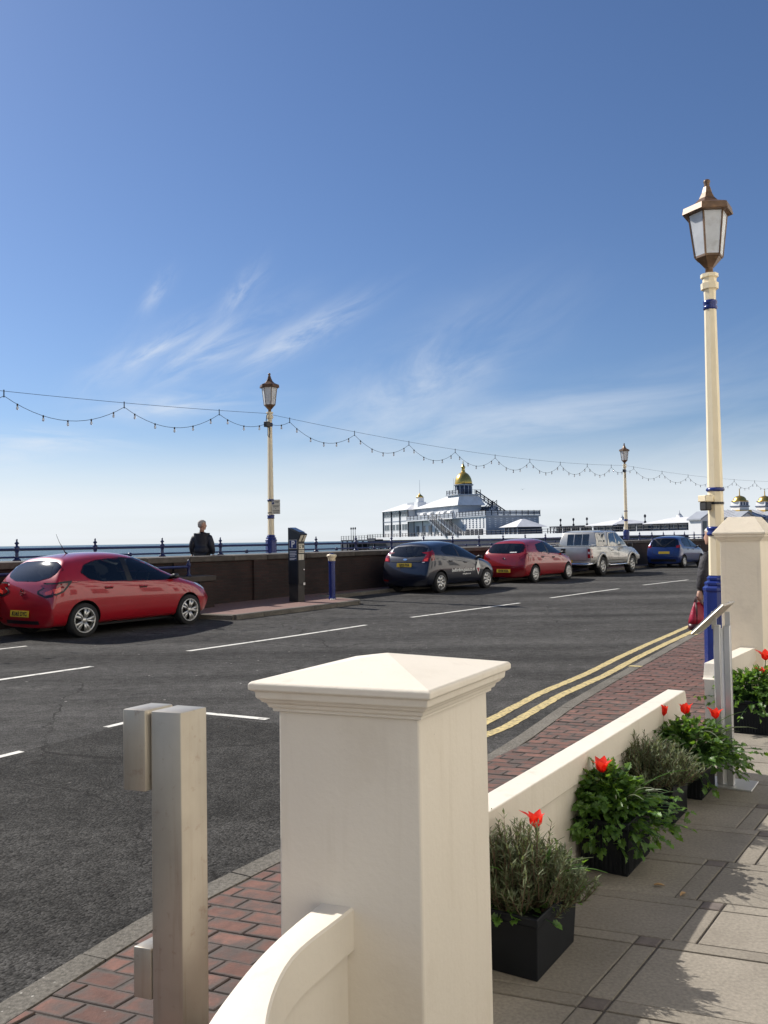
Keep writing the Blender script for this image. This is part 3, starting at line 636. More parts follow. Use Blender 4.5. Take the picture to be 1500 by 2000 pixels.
par = MB(); par.stack([[tuple(FS(s, -0.28, -3.2)), tuple(FS(s, -0.28, wtop(s)+0.13)), tuple(FS(s, 0.25, wtop(s)+0.13)), tuple(FS(s, 0.25, -3.2))] for s in SS])
pr = par.build('sea_parapet', 'concrete'); tag(pr, 'pale concrete sea parapet carrying the blue railing', 'parapet')
prom = MB(); prom.stack([[tuple(FS(s, -1.02, 0.2)), tuple(FS(s, -1.02, 0.45)), tuple(FS(s, -0.28, 0.45)), tuple(FS(s, -0.28, 0.2))] for s in (-60, 110)]); tag(prom.build('promenade', 'tarmac_prom'), kind='structure')
# low wall in front, by the red car
low = thing('low_wall', 'low brick wall with pale coping in front of the red car nose', 'wall')
m_ = MB(); m_.stack([[tuple(FS(s, -1.84, 0.0)), tuple(FS(s, -1.84, 0.76)), tuple(FS(s, -1.46, 0.76)), tuple(FS(s, -1.46, 0.0))] for s in (-15.5, -4.30)]); m_.build('brickwork', 'wall_brick', low)
m_ = MB(); m_.stack([[tuple(FS(s, -1.87, 0.0)), tuple(FS(s, -1.87, 0.762)), tuple(FS(s, -1.43, 0.762)), tuple(FS(s, -1.43, 0.0))] for s in (-4.30, -3.86)]); m_.build('end_pier', 'wall_brick', low)
s = -15.5
for ln in (1.3, 1.2, 1.35, 1.25, 1.3, 1.2, 1.1, 1.5, 1.47):
    m_ = MB(); m_.stack([[tuple(FS(q, -1.92, 0.764)), tuple(FS(q, -1.92, 0.885)), tuple(FS(q, -1.40, 0.895)), tuple(FS(q, -1.40, 0.764))] for q in (s+0.005, s+ln-0.005)]); m_.build('coping_stone', 'coping', low, bevel=0.012); s += ln

# hotel behind the camera: seen only in the paintwork of the cars, but its sunlit front lights the shaded sides
hot = thing('hotel_building', 'cream hotel front facing the sea, mirrored in the side of the red hatchback', 'hotel')
h0 = wsea0+AN*4.5
def HP(t, d, z): p = h0+AH*t+AN*d; return (p.x, p.y, z)
m_ = MB(); m_.stack([[HP(t, 0, -0.1), HP(t, 0, 15.5), HP(t, 9, 15.5), HP(t, 9, -0.1)] for t in (-34, 62)]); m_.build('front_wall', 'hotel', hot)
m_ = MB(); m_.stack([[HP(t, -0.35, 14.2), HP(t, -0.35, 14.6), HP(t, 0.0, 14.6), HP(t, 0.0, 14.2)] for t in (-34, 62)]); m_.build('cornice', 'hotel', hot)
gw = MB(); gw.box((0.65, 0, 1.0), (1.3, 0.02, 2.0)); gwm = gw.mesh('window', MT['glass']); fw = MB(); fw.box((0, 0, 0), (1.6, 0.14, 0.14)); fwm = fw.mesh('sill', MT['hotel']); hrz = math.atan2(AH.y, AH.x)
for fl in range(4):
    for k in range(-11, 20):
        t = k*3.1; z = 1.2+fl*3.5
        p = HP(t, -0.012, z); w_ = link('window', gwm, hot, p, hrz); link('sill', fwm, w_, (0.65, -0.06, -0.09))

# ------------------------------------------------------------------ hotel terrace
tp = [wsea0+AN*0.06+AH*t for t in (-6, 14)]; tq = [wsea0+AN*4.5+AH*t for t in (14, -6)]
terrace = poly_obj('terrace', [tuple(p) for p in tp+tq], TZ-0.006, 'joint')
def PQ(p, q):
    det = 0.819*0.932+0.574*0.362
    return Vector(((0.932*p+0.574*q)/det, (0.819*q-0.362*p)/det))
def slab(p0, p1, q0, q1, name, m):
    g = 0.004; z = TZ+rnd.uniform(-0.0015, 0.0015)
    P = [PQ(p0+g, q0+g), PQ(p1-g, q0+g), PQ(p1-g, q1-g), PQ(p0+g, q1-g)]
    P = clip(P, wsea0+AN*0.062-AH*8, wsea0+AN*0.062+AH*14)
    if len(P) < 3: return
    if max((x-y).length for x in P for y in P) < 0.09: return
    b_ = brick_mesh([tuple(p) for p in P], z-0.04, z, name, m); b_.build(name, m, terrace)
bands = [(1.97, 2.05), (2.47, 2.55), (2.986, 3.066), (3.513, 3.59), (3.934, 4.017), (4.45, 4.53)]+[(4.97+0.5*k, 5.05+0.5*k) for k in range(0, 9)]
for k in range(len(bands)-1):
    q0, q1 = bands[k][1], bands[k+1][0]; sh = 0.0 if k < 3 else (0.115 if k % 2 == 1 else 0.0)
    edges = []
    for c0 in (-2.15, -1.2, -0.22, 0.76):
        edges.append((c0+sh, c0+sh+0.085))
    for (a0, a1), (b0, b1) in zip(edges, edges[1:]):
        slab(a0, a1, q0, q1, 'paving_strip', 'slab'); slab(a1, b0, q0, q1, 'paving_slab', 'slab')
        slab(a0, a1, bands[k+1][0], bands[k+1][1], 'paving_corner', 'slab_dark'); slab(a1, b0, bands[k+1][0], bands[k+1][1], 'paving_strip', 'slab')

# ------------------------------------------------------------------ gate piers and terrace walls
def ring(c, ax, ay, z): return [tuple((*(c+ax*sx+ay*sy), z)) for sx, sy in ((-1, -1), (1, -1), (1, 1), (-1, 1))]
def gate_pier(name, label, c, hx, hy, z_body, z_edge, z_apex, over, trunc=0.0, m='cream'):
    # hx: half vector across (BH), hy: half vector along (AH)
    t = thing(name, label, 'gate pier', (c.x, c.y, TZ)); o0 = Vector((0, 0))
    ux, uy = hx.normalized(), hy.normalized()
    b_ = MB(); b_.stack([ring(o0, hx*1.012, hy*1.012, -0.02), ring(o0, hx, hy, z_body-TZ)]); b_.build('shaft', m, t, bevel=0.006, seg=2)
    H = z_edge-TZ; hb = z_body-TZ; d = H-hb; rings = []
    # moulded cornice: fillet, cove, fascia
    prof = [(0.004, 0.0), (0.012, 0.0), (0.012, d*0.13), (0.020, d*0.15), (0.024, d*0.30), (0.033, d*0.34), (0.036, d*0.42), (0.045, d*0.50), (0.047, d*0.74), (0.055, d*0.76), (0.060, d*0.80), (0.060, d)]
    k = over/0.06
    for e, z in prof: rings.append(ring(o0, hx+ux*e*k, hy+uy*e*k, hb-0.002+z))
    rings.append(ring(o0, hx+ux*(over-0.006), hy+uy*(over-0.006), H+0.004))
    rings.append(ring(o0, hx*trunc+ux*0.002, hy*trunc+uy*0.002, z_apex-TZ))
    m_ = MB(); m_.stack(rings); m_.build('cap', m, t, bevel=0.003, seg=2)
    return t
cl, cn, cr_ = Vector((-0.398, 2.532)), Vector((0.114, 2.333)), Vector((0.404, 2.867))
pc = (cl+cr_)/2; ax = (cn-cl)/2; ay = (cr_-cn)/2
gate_pier('gate_pier', 'large cream gate pier with moulded pyramid cap in front of the road', pc, ax-ax.normalized()*0.06, ay-ay.normalized()*0.06, 1.145, 1.228, 1.287, 0.06)
b2 = Vector((0.938, -0.346)); a2 = Vector((0.545, 0.838))
nr = Vector((3.475, 8.15)); p2c = nr-b2*0.175+a2*0.26
gate_pier('gate_pier', 'tall weathered cream gate pier behind the blue street lamp foot', p2c, b2*0.175, a2*0.26, 1.575, 1.655, 1.80, 0.055, 0.66, 'cream_rough')

def terrace_wall(label, p_near_land, p_far_land, thick, ztop, near_sh, far_sh, name='terrace_wall'):
    t = thing(name, label, 'wall', (p_near_land.x, p_near_land.y, TZ))
    d = (p_far_land-p_near_land); Ln = d.length; d.normalize(); nn = Vector((-d.y, d.x))     # seaward
    H = ztop-TZ; cop = 0.125
    # profile along the length with swept shoulders
    prof = []
    if near_sh: prof += [(0, 0.72*H)]+[(0.012+0.05*i/5, H-0.115+0.115*(1-math.cos(i/5*math.pi/2))*1.0 if i < 5 else H) for i in range(0, 6)]
    else: prof += [(0, H)]
    far = []
    if far_sh: far = [(Ln-0.012-0.055*(1-i/5), H-0.10*(1-math.cos(i/5*math.pi/2))) for i in range(6)]+[(Ln, H-0.105)]
    else: far = [(Ln, H)]
    prof += far
    def pt(a, off, z): p = d*a+nn*off; return (p.x, p.y, z)
    m_ = MB(); rings = []
    zb = H-cop
    for a, z in prof:
        zz = max(z, zb+0.004); rings.append([pt(a, 0, zb), pt(a, 0, zz), pt(a, thick, zz), pt(a, thick, zb)])
    m_.stack(rings); m_.build('coping', 'cream', t, bevel=0.005, seg=2)
    m_ = MB(); m_.stack([[pt(a, 0.014, -0.02), pt(a, 0.014, zb+0.001), pt(a, thick-0.014, zb+0.001), pt(a, thick-0.014, -0.02)] for a in (0.0, Ln-0.002)]); m_.build('panel', 'cream', t)
    return t
w1a = Vector((0.351, 3.34)); w1b = Vector((2.038, 6.01)); wd = (w1b-w1a).normalized()
terrace_wall('low cream terrace wall between the large gate pier and the entrance gap, planters in front', w1a-wd*0.40, w1b, 0.115, 0.59, False, True)
w2a = Vector((2.66, 7.10)); w2b = Vector((3.45, 8.22)); 
terrace_wall('short cream terrace wall joining the tall weathered gate pier', w2a, w2b, 0.125, 0.59, True, False)

# curved sweep of wall at the near side of the pier
out = [(-0.178, 2.572), (-0.262, 2.386), (-0.314, 2.253), (-0.350, 2.123), (-0.380, 1.985), (-0.397, 1.903), (-0.408, 1.75), (-0.405, 1.55), (-0.35, 1.3), (-0.30, 1.05)]
inn = [(-0.082, 2.518), (-0.150, 2.382), (-0.205, 2.285), (-0.243, 2.197), (-0.261, 2.083), (-0.268, 1.981), (-0.265, 1.899), (-0.245, 1.75), (-0.232, 1.55), (-0.21, 1.3), (-0.17, 1.05)]
def resample(P, n):
    P = [Vector(p) for p in P]
    L, at = along(P); raw = [at(L*i/(n-1)) for i in range(n)]
    for _ in range(3): raw = [raw[0]]+[(raw[i-1]+raw[i]*2+raw[i+1])/4 for i in range(1, n-1)]+[raw[-1]]
    return raw
O_, I_ = resample(out, 34), resample(inn, 34)
cw = thing('curved_wall', 'curved cream wall with rounded coping sweeping from the large gate pier', 'wall', (-0.3, 1.9, TZ))
base = Vector((-0.3, 1.9)); zt = 0.612-TZ; zb = zt-0.115
m_ = MB(); rings = []
for a, b in zip(O_, I_):
    n = (a-b).normalized(); a_, b_ = a-base, b-base; e = 0.012
    rings.append([(b_.x, b_.y, zb), (b_.x, b_.y, zt-0.006), (b_.x+n.x*0.006, b_.y+n.y*0.006, zt), (a_.x-n.x*e, a_.y-n.y*e, zt), (a_.x-n.x*0.003, a_.y-n.y*0.003, zt-0.006), (a_.x, a_.y, zt-0.018), (a_.x, a_.y, zb)])
m_.stack(rings); m_.build('coping', 'cream', cw, smooth='auto')
m_ = MB(); rings = []
for a, b in zip(O_, I_):
    n = (a-b).normalized(); a_, b_ = a-base-n*0.02, b-base+n*0.02
    rings.append([(b_.x, b_.y, -0.05), (b_.x, b_.y, zb+0.001), (a_.x, a_.y, zb+0.001), (a_.x, a_.y, -0.05)])
m_.stack(rings); m_.build('panel', 'cream', cw, smooth='auto')

# brushed steel post with its two box hinges
sp = thing('steel_post', 'brushed steel square post with two box hinges beside the curved wall', 'post', (-0.668, 2.845, TZ))
q = [Vector((-0.751, 2.814)), Vector((-0.646, 2.775)), Vector((-0.584, 2.872)), Vector((-0.689, 2.915))]; q = [p-Vector((-0.668, 2.845)) for p in q]
m_ = MB(); m_.prism([tuple(p) for p in q], -0.02, 1.1-TZ); m_.build('shaft', 'steel', sp, bevel=0.005, seg=2, smooth=True)
u = (q[1]-q[0]).normalized(); v = (q[3]-q[0]).normalized(); l0 = q[0]-u*0.012
def bx(u0, u1, v0, v1, z0, z1, name, m, bev=0.006):
    P = [q[0]+u*a+v*b for a, b in ((u0, v0), (u1, v0), (u1, v1), (u0, v1))]; k = MB(); k.prism([tuple(p) for p in P], z0, z1); return k.build(name, m, sp, bevel=bev, seg=2, smooth=True)
bx(-0.096, -0.010, -0.012, 0.112, 1.1-TZ-0.253, 1.1-TZ+0.004, 'hinge_box', 'steel')
bx(-0.012, 0.002, 0.02, 0.08, 1.1-TZ-0.23, 1.1-TZ-0.02, 'hinge_plate', 'trim', 0.001)
bx(-0.072, -0.004, 0.0, 0.095, 0.195-TZ, 0.355-TZ, 'hinge_box', 'steel')
# ------------------------------------------------------------------ street lamps
def street_lamp(label, loc, rz, base0=0.0):
    t = thing('street_lamp', label, 'street lamp', loc, rz, 'street lamps along the seafront road')
    n8 = math.pi/8
    def part(name, prof, m, n=8, ph=n8, smooth=False):
        b_ = MB(); b_.lathe(prof, n, ph=ph); return b_.build(name, m, t, smooth=smooth)
    # octagonal base casting
    pb = [(0.172, base0), (0.172, base0+0.10), (0.162, base0+0.12)] if base0 < 0.2 else [(0.155, base0)]
    part('base', pb+[(0.155, 0.92), (0.163, 0.935), (0.163, 0.96), (0.136, 0.985), (0.144, 1.0), (0.144, 1.02), (0.108, 1.04), (0.116, 1.055), (0.116, 1.075), (0.098, 1.09), (0.098, 1.10)], 'lamp_blue')
    d_ = MB(); d_.box((0, -0.146, 0.52), (0.075, 0.012, 0.42)) ; d_.build('access_door', 'lamp_blue', t, bevel=0.003)
    part('post', [(0.093, 1.095), (0.086, 1.55), (0.083, 2.10), (0.066, 4.12), (0.063, 4.23)], 'lamp_cream')
    part('collar', [(0.086, 1.545), (0.104, 1.555), (0.104, 1.575), (0.090, 1.595), (0.104, 1.62), (0.104, 1.64), (0.086, 1.65)], 'lamp_blue', 16, 0, True)
    part('collar', [(0.083, 2.045), (0.101, 2.055), (0.101, 2.075), (0.083, 2.09)], 'lamp_blue', 16, 0, True)
    part('collar', [(0.064, 4.115), (0.078, 4.125), (0.078, 4.15), (0.066, 4.165), (0.078, 4.18), (0.078, 4.215), (0.064, 4.225)], 'lamp_blue', 16, 0, True)
    part('neck', [(0.063, 4.225), (0.067, 4.345), (0.096, 4.35), (0.098, 4.42), (0.076, 4.43), (0.076, 4.48), (0.098, 4.485), (0.098, 4.525), (0.05, 4.53)], 'lamp_cream')
    part('stem', [(0.045, 4.525), (0.042, 4.60), (0.060, 4.63)], 'bronze', 12, 0, True)
    n6 = 0.0
    zb, ztp, rb, rt = 4.715, 5.20, 0.155, 0.215
    part('lantern_base', [(0.055, 4.60), (0.145, 4.70), (0.158, 4.705), (0.158, 4.73), (0.140, 4.735)], 'bronze', 6, n6)
    # glazing bars and panes
    for k in range(6):
        a0, a1 = k*math.pi/3, (k+1)*math.pi/3
        c = lambda r, a, z: Vector((r*math.cos(a), r*math.sin(a), z))
        b_ = MB(); w = 0.011
        p0, p1 = c(rb, a0, zb), c(rt, a0, ztp); tx = Vector((-math.sin(a0), math.cos(a0), 0))*w; rx = Vector((math.cos(a0), math.sin(a0), 0))*w
        b_.stack([[tuple(p+tx), tuple(p+rx), tuple(p-tx), tuple(p-rx)] for p in (p0, p1)]); b_.build('glazing_bar', 'bronze', t)
        f = 0.10; ri = 0.985
        A, B, C, D = c(rb*ri, a0, zb+0.01), c(rb*ri, a1, zb+0.01), c(rt*ri, a1, ztp), c(rt*ri, a0, ztp)
        A, B = A.lerp(B, 0.07), B.lerp(A, 0.07); D, C = D.lerp(C, 0.05), C.lerp(D, 0.05)
        nn = (B-A).cross(D-A).normalized()*0.004
        g_ = MB(); g_.stack([[tuple(x+nn) for x in (A, B, C, D)], [tuple(x-nn) for x in (A, B, C, D)]]); g_.build('pane', 'lamp_glass', t)
    part('burner', [(0.03, 4.73), (0.03, 5.12)], 'white', 10, 0, True)
    part('lantern_roof', [(0.19, 5.20), (0.280, 5.205), (0.287, 5.215), (0.272, 5.285), (0.232, 5.302), (0.150, 5.335), (0.092, 5.395), (0.058, 5.465), (0.040, 5.53)], 'bronze', 6, n6)
    part('finial', [(0.036, 5.525), (0.028, 5.545), (0.034, 5.56), (0.030, 5.572), (0.040, 5.59), (0.034, 5.61), (0.016, 5.62)], 'bronze', 10, 0, True)
    return t
near_lamp = street_lamp('tall cream street lamp nearest the camera, beside the tall weathered gate pier', (3.75, 9.95, TZ), R(-3))
k_ = MB(); k_.tube([(0.0, -0.16, 0.80), (0.01, -0.165, 0.55), (-0.01, -0.16, 0.35)], 0.012); 
# flood light strapped to the near lamp
fl = thing('floodlight', 'small grey box lamp strapped to the near street lamp post', 'flood light', (3.75, 9.95, TZ), R(-3))
rz_ = math.atan2(-0.35, -0.93)+R(3)
def lx(dx, dz_, off=0.0): return (math.cos(rz_)*dx-math.sin(rz_)*off, math.sin(rz_)*dx+math.cos(rz_)*off, dz_)
m_ = MB(); m_.box(lx(0.14, 1.965), (0.11, 0.13, 0.075), rz_); m_.build('housing', 'lamp_cream', fl, bevel=0.008)
m_ = MB(); m_.box(lx(0.14, 1.88), (0.085, 0.115, 0.10), rz_); m_.build('lens', 'machine_front', fl, bevel=0.012)
m_ = MB(); m_.lathe([(0.088, 1.90), (0.092, 1.90), (0.092, 1.925), (0.088, 1.925)], 16); m_.build('strap', 'trim', fl)
far_lamp1 = street_lamp('cream and blue street lamp behind the parking machine, carrying a parking sign', (*FS(0.0, 0.0).xy, 0.735), R(-8), 0.60)
far_lamp2 = street_lamp('smaller far cream street lamp behind the silver pickup truck', (*FS(26.65, 0.0).xy, 0.90), R(4), 0.62)
# cable gear on the two far lamps
for L_, nm in ((far_lamp1, 'lamp by the parking machine'), (far_lamp2, 'lamp behind the silver pickup truck')):
    jb = thing('junction_box', 'dark festoon junction box clamped to the '+nm, 'junction box', (L_.location.x, L_.location.y, L_.location.z), FRZ)
    m_ = MB(); m_.box((-0.13, -0.02, 4.17), (0.16, 0.12, 0.15)); m_.build('box', 'trim', jb, bevel=0.01)
    m_ = MB(); m_.lathe([(0.070, 4.145), (0.085, 4.145), (0.085, 4.20), (0.070, 4.20)], 12); m_.build('clamp', 'trim', jb)
    m_ = MB(); m_.tube([(-0.14, -0.05, 4.10), (-0.15, -0.06, 3.86), (-0.11, -0.07, 3.80), (-0.07, -0.07, 3.92), (-0.08, -0.06, 4.10)], 0.010); m_.tube([(-0.17, -0.02, 4.24), (-0.12, 0.0, 4.42), (-0.06, 0, 4.50)], 0.012); m_.build('cable', 'wire', jb)
# parking sign on the left lamp
sg = thing('parking_sign', 'small white parking sign on the street lamp behind the parking machine', 'sign', (*FS(0.0, 0.0).xy, 0.735), 0)
pl = Matrix.Translation((0.13, -0.10, 1.86))
fx = Vector((0.985, -0.17, 0)).normalized()
Mx = frame((0.155, -0.125, 1.87), fx, (0, 0, 1))
def onplane(M_, pts, d0, d1, name, m, parent):
    k = MB(M_); k.prism(pts, d0, d1); return k.build(name, m, parent)
rect = lambda x0, y0, x1, y1: [(x0, y0), (x1, y0), (x1, y1), (x0, y1)]
onplane(Mx, rect(-0.115, -0.20, 0.125, 0.20), 0, 0.012, 'plate', 'offwhite', sg)
onplane(Mx, rect(-0.105, 0.07, -0.045, 0.19), 0.0125, 0.015, 'blue_panel', 'p_blue', sg)
text('letter', 'P', 0.085, 'white', sg, Mx @ Matrix.Translation((-0.075, 0.13, 0.0165)))
k = MB(Mx)
for yy, a, b_ in ((0.15, -0.02, 0.11), (0.115, -0.02, 0.09), (0.03, -0.09, 0.11), (0.0, -0.07, 0.09), (-0.045, -0.015, 0.015), (-0.10, -0.09, 0.11), (-0.14, -0.08, 0.10), (-0.17, -0.06, 0.08)): k.prism(rect(a, yy-0.006, b_, yy+0.006), 0.0125, 0.014)
k.build('print', 'ink', sg)
k = MB(); k.lathe([(0.086, 2.02), (0.09, 2.02), (0.09, 2.04), (0.086, 2.04)], 12); k.build('clip', 'trim', sg)
k = MB(); k.lathe([(0.087, 1.70), (0.092, 1.70), (0.092, 1.72), (0.087, 1.72)], 12); k.build('clip', 'trim', sg)

# ------------------------------------------------------------------ blue seafront railing
rail = thing('seafront_railing', 'long dark blue railing with finial posts on the sea parapet', 'railing')
pm = MB()
pm.lathe([(0.085, 0.0), (0.085, 0.02), (0.05, 0.05), (0.032, 0.09), (0.040, 0.13), (0.032, 0.16), (0.045, 0.20), (0.060, 0.235), (0.060, 0.265), (0.048, 0.30), (0.026, 0.315), (0.024, 0.34), (0.046, 0.36), (0.046, 0.375), (0.020, 0.395), (0.016, 0.425), (0.020, 0.44), (0.008, 0.46)], 12)
post_me = pm.mesh('rail_post', MT['rail_blue'], True)
for k in range(-10, 30):
    s = k*1.905
    if abs(s) < 0.2 or abs(s-26.65) < 0.3: continue
    p = FS(s, 0.0); link('rail_post', post_me, rail, (p.x, p.y, wtop(s)+0.13))
for dz_, nm, r in ((0.235, 'top_rail', 0.030), (0.075, 'bottom_rail', 0.022)):
    k = MB(); k.tube([FS(s, 0.0, wtop(s)+0.13+dz_) for s in (-24, -16, -8, 0, 6, 12, 18, 24, 34, 46, 60, 100)], r, 8); k.build(nm, 'rail_blue', rail)
km = MB()
km.lathe([(0.03, 0), (0.055, 0.03), (0.055, 0.06), (0.03, 0.09)], 10); kme = km.mesh('rail_stud', MT['rail_blue'], True)
for k in range(-9, 29):
    s = (k+0.5)*1.905; p = FS(s, 0.0); link('rail_stud', kme, rail, (p.x, p.y, wtop(s)+0.13+0.025))
# handrail on the low wall
hr = thing('hand_rail', 'short blue railing with a finial post on the low brick wall end', 'railing')
for s in (-4.45, -7.6, -10.7):
    k = MB(); p = FS(s, -1.68); k.lathe([(0.06, 0.0), (0.06, 0.03), (0.032, 0.06), (0.036, 0.14), (0.03, 0.20), (0.05, 0.24), (0.05, 0.28), (0.024, 0.31), (0.034, 0.33), (0.012, 0.38)], 10, (p.x, p.y, 0.885)); k.build('rail_post', 'rail_blue', hr, True)
k = MB(); k.tube([FS(-11.5, -1.68, 1.10), FS(-4.45, -1.68, 1.10)], 0.028, 8); k.build('top_rail', 'rail_blue', hr)
hp = thing('hoop_rail', 'curved blue step handrail left of the nearest red hatchback', 'railing')
k = MB(); p = FS(-12.62, -1.25); k.lathe([(0.06, 0.0), (0.05, 0.06), (0.036, 0.16), (0.06, 0.30), (0.05, 0.36), (0.026, 0.39), (0.04, 0.42), (0.014, 0.48)], 10, (p.x, p.y, 1.02)); k.build('rail_post', 'rail_blue', hp, True)
k = MB(); k.tube([FS(-12.62, -1.25, 1.30), FS(-12.2, -1.35, 1.31), FS(-12.0, -1.4, 1.24), FS(-11.95, -1.45, 1.1), FS(-11.95, -1.45, 0.9)], 0.028, 8); k.tube([FS(-12.62, -1.25, 1.18), FS(-12.25, -1.34, 1.18), FS(-12.15, -1.38, 1.0)], 0.02, 8); k.build('hand_bar', 'rail_blue', hp)

# ------------------------------------------------------------------ festoon lights
bulb_mb = MB(); bulb_mb.lathe([(0.010, -0.03), (0.015, -0.04), (0.025, -0.065), (0.029, -0.085), (0.025, -0.105), (0.012, -0.118)], 8); bulb_me = bulb_mb.mesh('bulb', MT['bulb'], True)
hold_mb = MB(); hold_mb.lathe([(0.014, 0.015), (0.019, 0.005), (0.019, -0.03), (0.015, -0.035)], 8); hold_me = hold_mb.mesh('lamp_holder', MT['wire'], True)
def festoon(label, A, B, sag, start, step=3.0, n=9):
    t = thing('festoon_lights', label, 'festoon lights', (0, 0, 0), 0, 'festoon light strings between the far street lamps')
    A = Vector(A); B = Vector(B); L = (B-A).length
    P = lambda x: A.lerp(B, x/L)-Vector((0, 0, 4*sag*(x/L)*(1-x/L)))
    k = MB(); k.tube([P(L*i/30) for i in range(31)], 0.005, 5); k.build('support_wire', 'wire', t)
    knots = [0.12]+[start+step*i for i in range(n) if 0.4 < start+step*i < L-0.4]+[L-0.12]
    dr = 0.10; c = MB(); dm = MB()
    for x in knots[1:-1]: dm.tube([P(x)+Vector((0, 0, 0.03)), P(x)-Vector((0, 0, dr+0.03))], 0.012, 6)
    for a, b in zip(knots, knots[1:]):
        w = b-a; sg_ = 0.42*(w/step)**1.5; m = 14
        da = 0.28 if a == knots[0] else dr; db = 0.28 if b == knots[-1] else dr
        Q = lambda u: P(a).lerp(P(b), u)-Vector((0, 0, lerp(da, db, u)+4*sg_*u*(1-u)))
        c.tube([Q(i/m) for i in range(m+1)], 0.006, 5)
        nb = max(1, int(round(w/0.60)))
        for i in range(nb):
            q = Q((i+0.5)/nb); h_ = link('lamp_holder', hold_me, t, q); link('bulb', bulb_me, h_)
    dm.build('dropper', 'wire', t); c.build('cable', 'wire', t)
lampA, lampB = FS(0, 0), FS(26.65, 0)
festoon('festoon light string running out of the picture left of the lamp by the parking machine', FS(-26.65, 0, 5.2), (lampA.x, lampA.y, 5.22), 0.45, 26.65-1.9-24.0, 3.0, 9)
festoon('festoon light string between the two far street lamps, above the pier pavilion', (lampA.x, lampA.y, 5.20), (lampB.x, lampB.y, 5.36), 0.34, 0.82, 3.0, 9)
eB = lampB.xy+Vector((math.sin(R(46)), math.cos(R(46))))*26.65
festoon('festoon light string from the far lamp behind the pickup to beyond the near lamp', (lampB.x, lampB.y, 5.36), (eB.x, eB.y, 5.5), 0.34, 0.9, 3.0, 9)

# ------------------------------------------------------------------ parking machine, bollard
pmn = FS(-1.86, -2.62); pz = zr(pmn.y)+0.10
pmx = thing('parking_machine', 'tall dark parking ticket machine with blue P sign by the brick wall', 'parking machine', (pmn.x, pmn.y, pz), FRZ)
# local: x to the right along the front, y to the back; front faces -y
W_, D_, H_ = 0.25, 0.34, 1.80
m_ = MB(); m_.stack([[(-W_/2, y, z) for y, z in ((-D_/2+0.02, 0.42), (-D_/2+0.02, 1.45), (-D_/2-0.07, 1.62), (-D_/2-0.07, 1.64), (D_/2, H_), (D_/2, 0.42))], [(W_/2, y, z) for y, z in ((-D_/2+0.02, 0.42), (-D_/2+0.02, 1.45), (-D_/2-0.07, 1.62), (-D_/2-0.07, 1.64), (D_/2, H_), (D_/2, 0.42))]]); m_.build('cabinet', 'machine', pmx, bevel=0.006)
m_ = MB(); m_.box((0, 0.01, 0.21), (W_-0.02, D_-0.04, 0.42)); m_.build('plinth', 'machine_front', pmx, bevel=0.004)
Mt = frame((0, -0.035, 1.735), (1, 0, 0), (0, 0.41, 0.16)); onplane(Mt, rect(-0.10, -0.16, 0.10, 0.16), 0.0, 0.008, 'solar_panel', 'solar', pmx)
Ms = frame((0, -D_/2-0.026, 1.535), (1, 0, 0), (0, -0.09, 0.17))
onplane(Ms, rect(-0.105, -0.085, -0.015, 0.085), 0.001, 0.008, 'instruction_plate', 'offwhite', pmx); onplane(Ms, rect(0.02, -0.08, 0.105, 0.08), 0.001, 0.008, 'instruction_plate', 'offwhite', pmx)
Mf = frame((0, -D_/2+0.02, 0), (1, 0, 0), (0, 0, 1))
for r_, mm in (((-0.095, 1.27, 0.095, 1.40), 'offwhite'), ((-0.095, 1.18, 0.095, 1.25), 'offwhite'), ((-0.105, 1.01, -0.01, 1.15), 'offwhite'), ((0.0, 1.01, 0.085, 1.15), 'offwhite')): onplane(Mf, rect(*r_), 0.001, 0.007, 'notice_plate', mm, pmx)
k = MB(Mf)
for (x0, y0, x1, y1) in ((-0.08, 1.365, 0.02, 1.375), (-0.08, 1.345, -0.02, 1.352), (0.03, 1.30, 0.08, 1.38), (-0.07, 1.30, -0.03, 1.33), (-0.07, 1.21, 0.07, 1.217), (-0.08, 1.225, 0.03, 1.232)): k.prism(rect(x0, y0, x1, y1), 0.0075, 0.009)
k.build('notice_print', 'ink', pmx)
onplane(Mf, rect(-0.115, 0.44, 0.115, 0.98), 0.001, 0.010, 'door_panel', 'machine_front', pmx)
k = MB(); k.lathe([(0.012, 0), (0.018, 0.004), (0.018, 0.018), (0.01, 0.022)], 10, (0.06, -D_/2-0.012, 0.775), axis='y'); k.build('lock', 'chrome', pmx)
onplane(Mf, rect(0.05, 0.40, 0.11, 0.46), 0.011, 0.014, 'ticket_flap', 'white', pmx)
# P sign on the left side
Ml = frame((-W_/2, 0, 0), (0, -1, 0), (0, 0, 1))
onplane(Ml, rect(-0.13, 1.28, 0.13, 1.50), 0.001, 0.006, 'sign_plate', 'offwhite', pmx); onplane(Ml, rect(-0.12, 1.29, 0.12, 1.49), 0.0062, 0.008, 'sign_panel', 'p_blue', pmx)
text('letter', 'P', 0.22, 'white', pmx, Ml @ Matrix.Translation((0, 1.39, 0.0095)), bold=True)
onplane(Ml, rect(-0.12, 1.0, 0.12, 1.24), 0.001, 0.006, 'sign_panel', 'pier_blue', pmx)
k = MB(Ml)
for yy, a, b_ in ((1.21, -0.11, 0.10), (1.175, -0.11, 0.08), (1.14, -0.11, 0.11), (1.105, -0.10, 0.06), (1.05, -0.11, 0.10), (1.02, -0.11, 0.04)): k.prism(rect(a, yy-0.006, b_, yy+0.006), 0.0062, 0.0075)
k.build('notice_print', 'white', pmx)

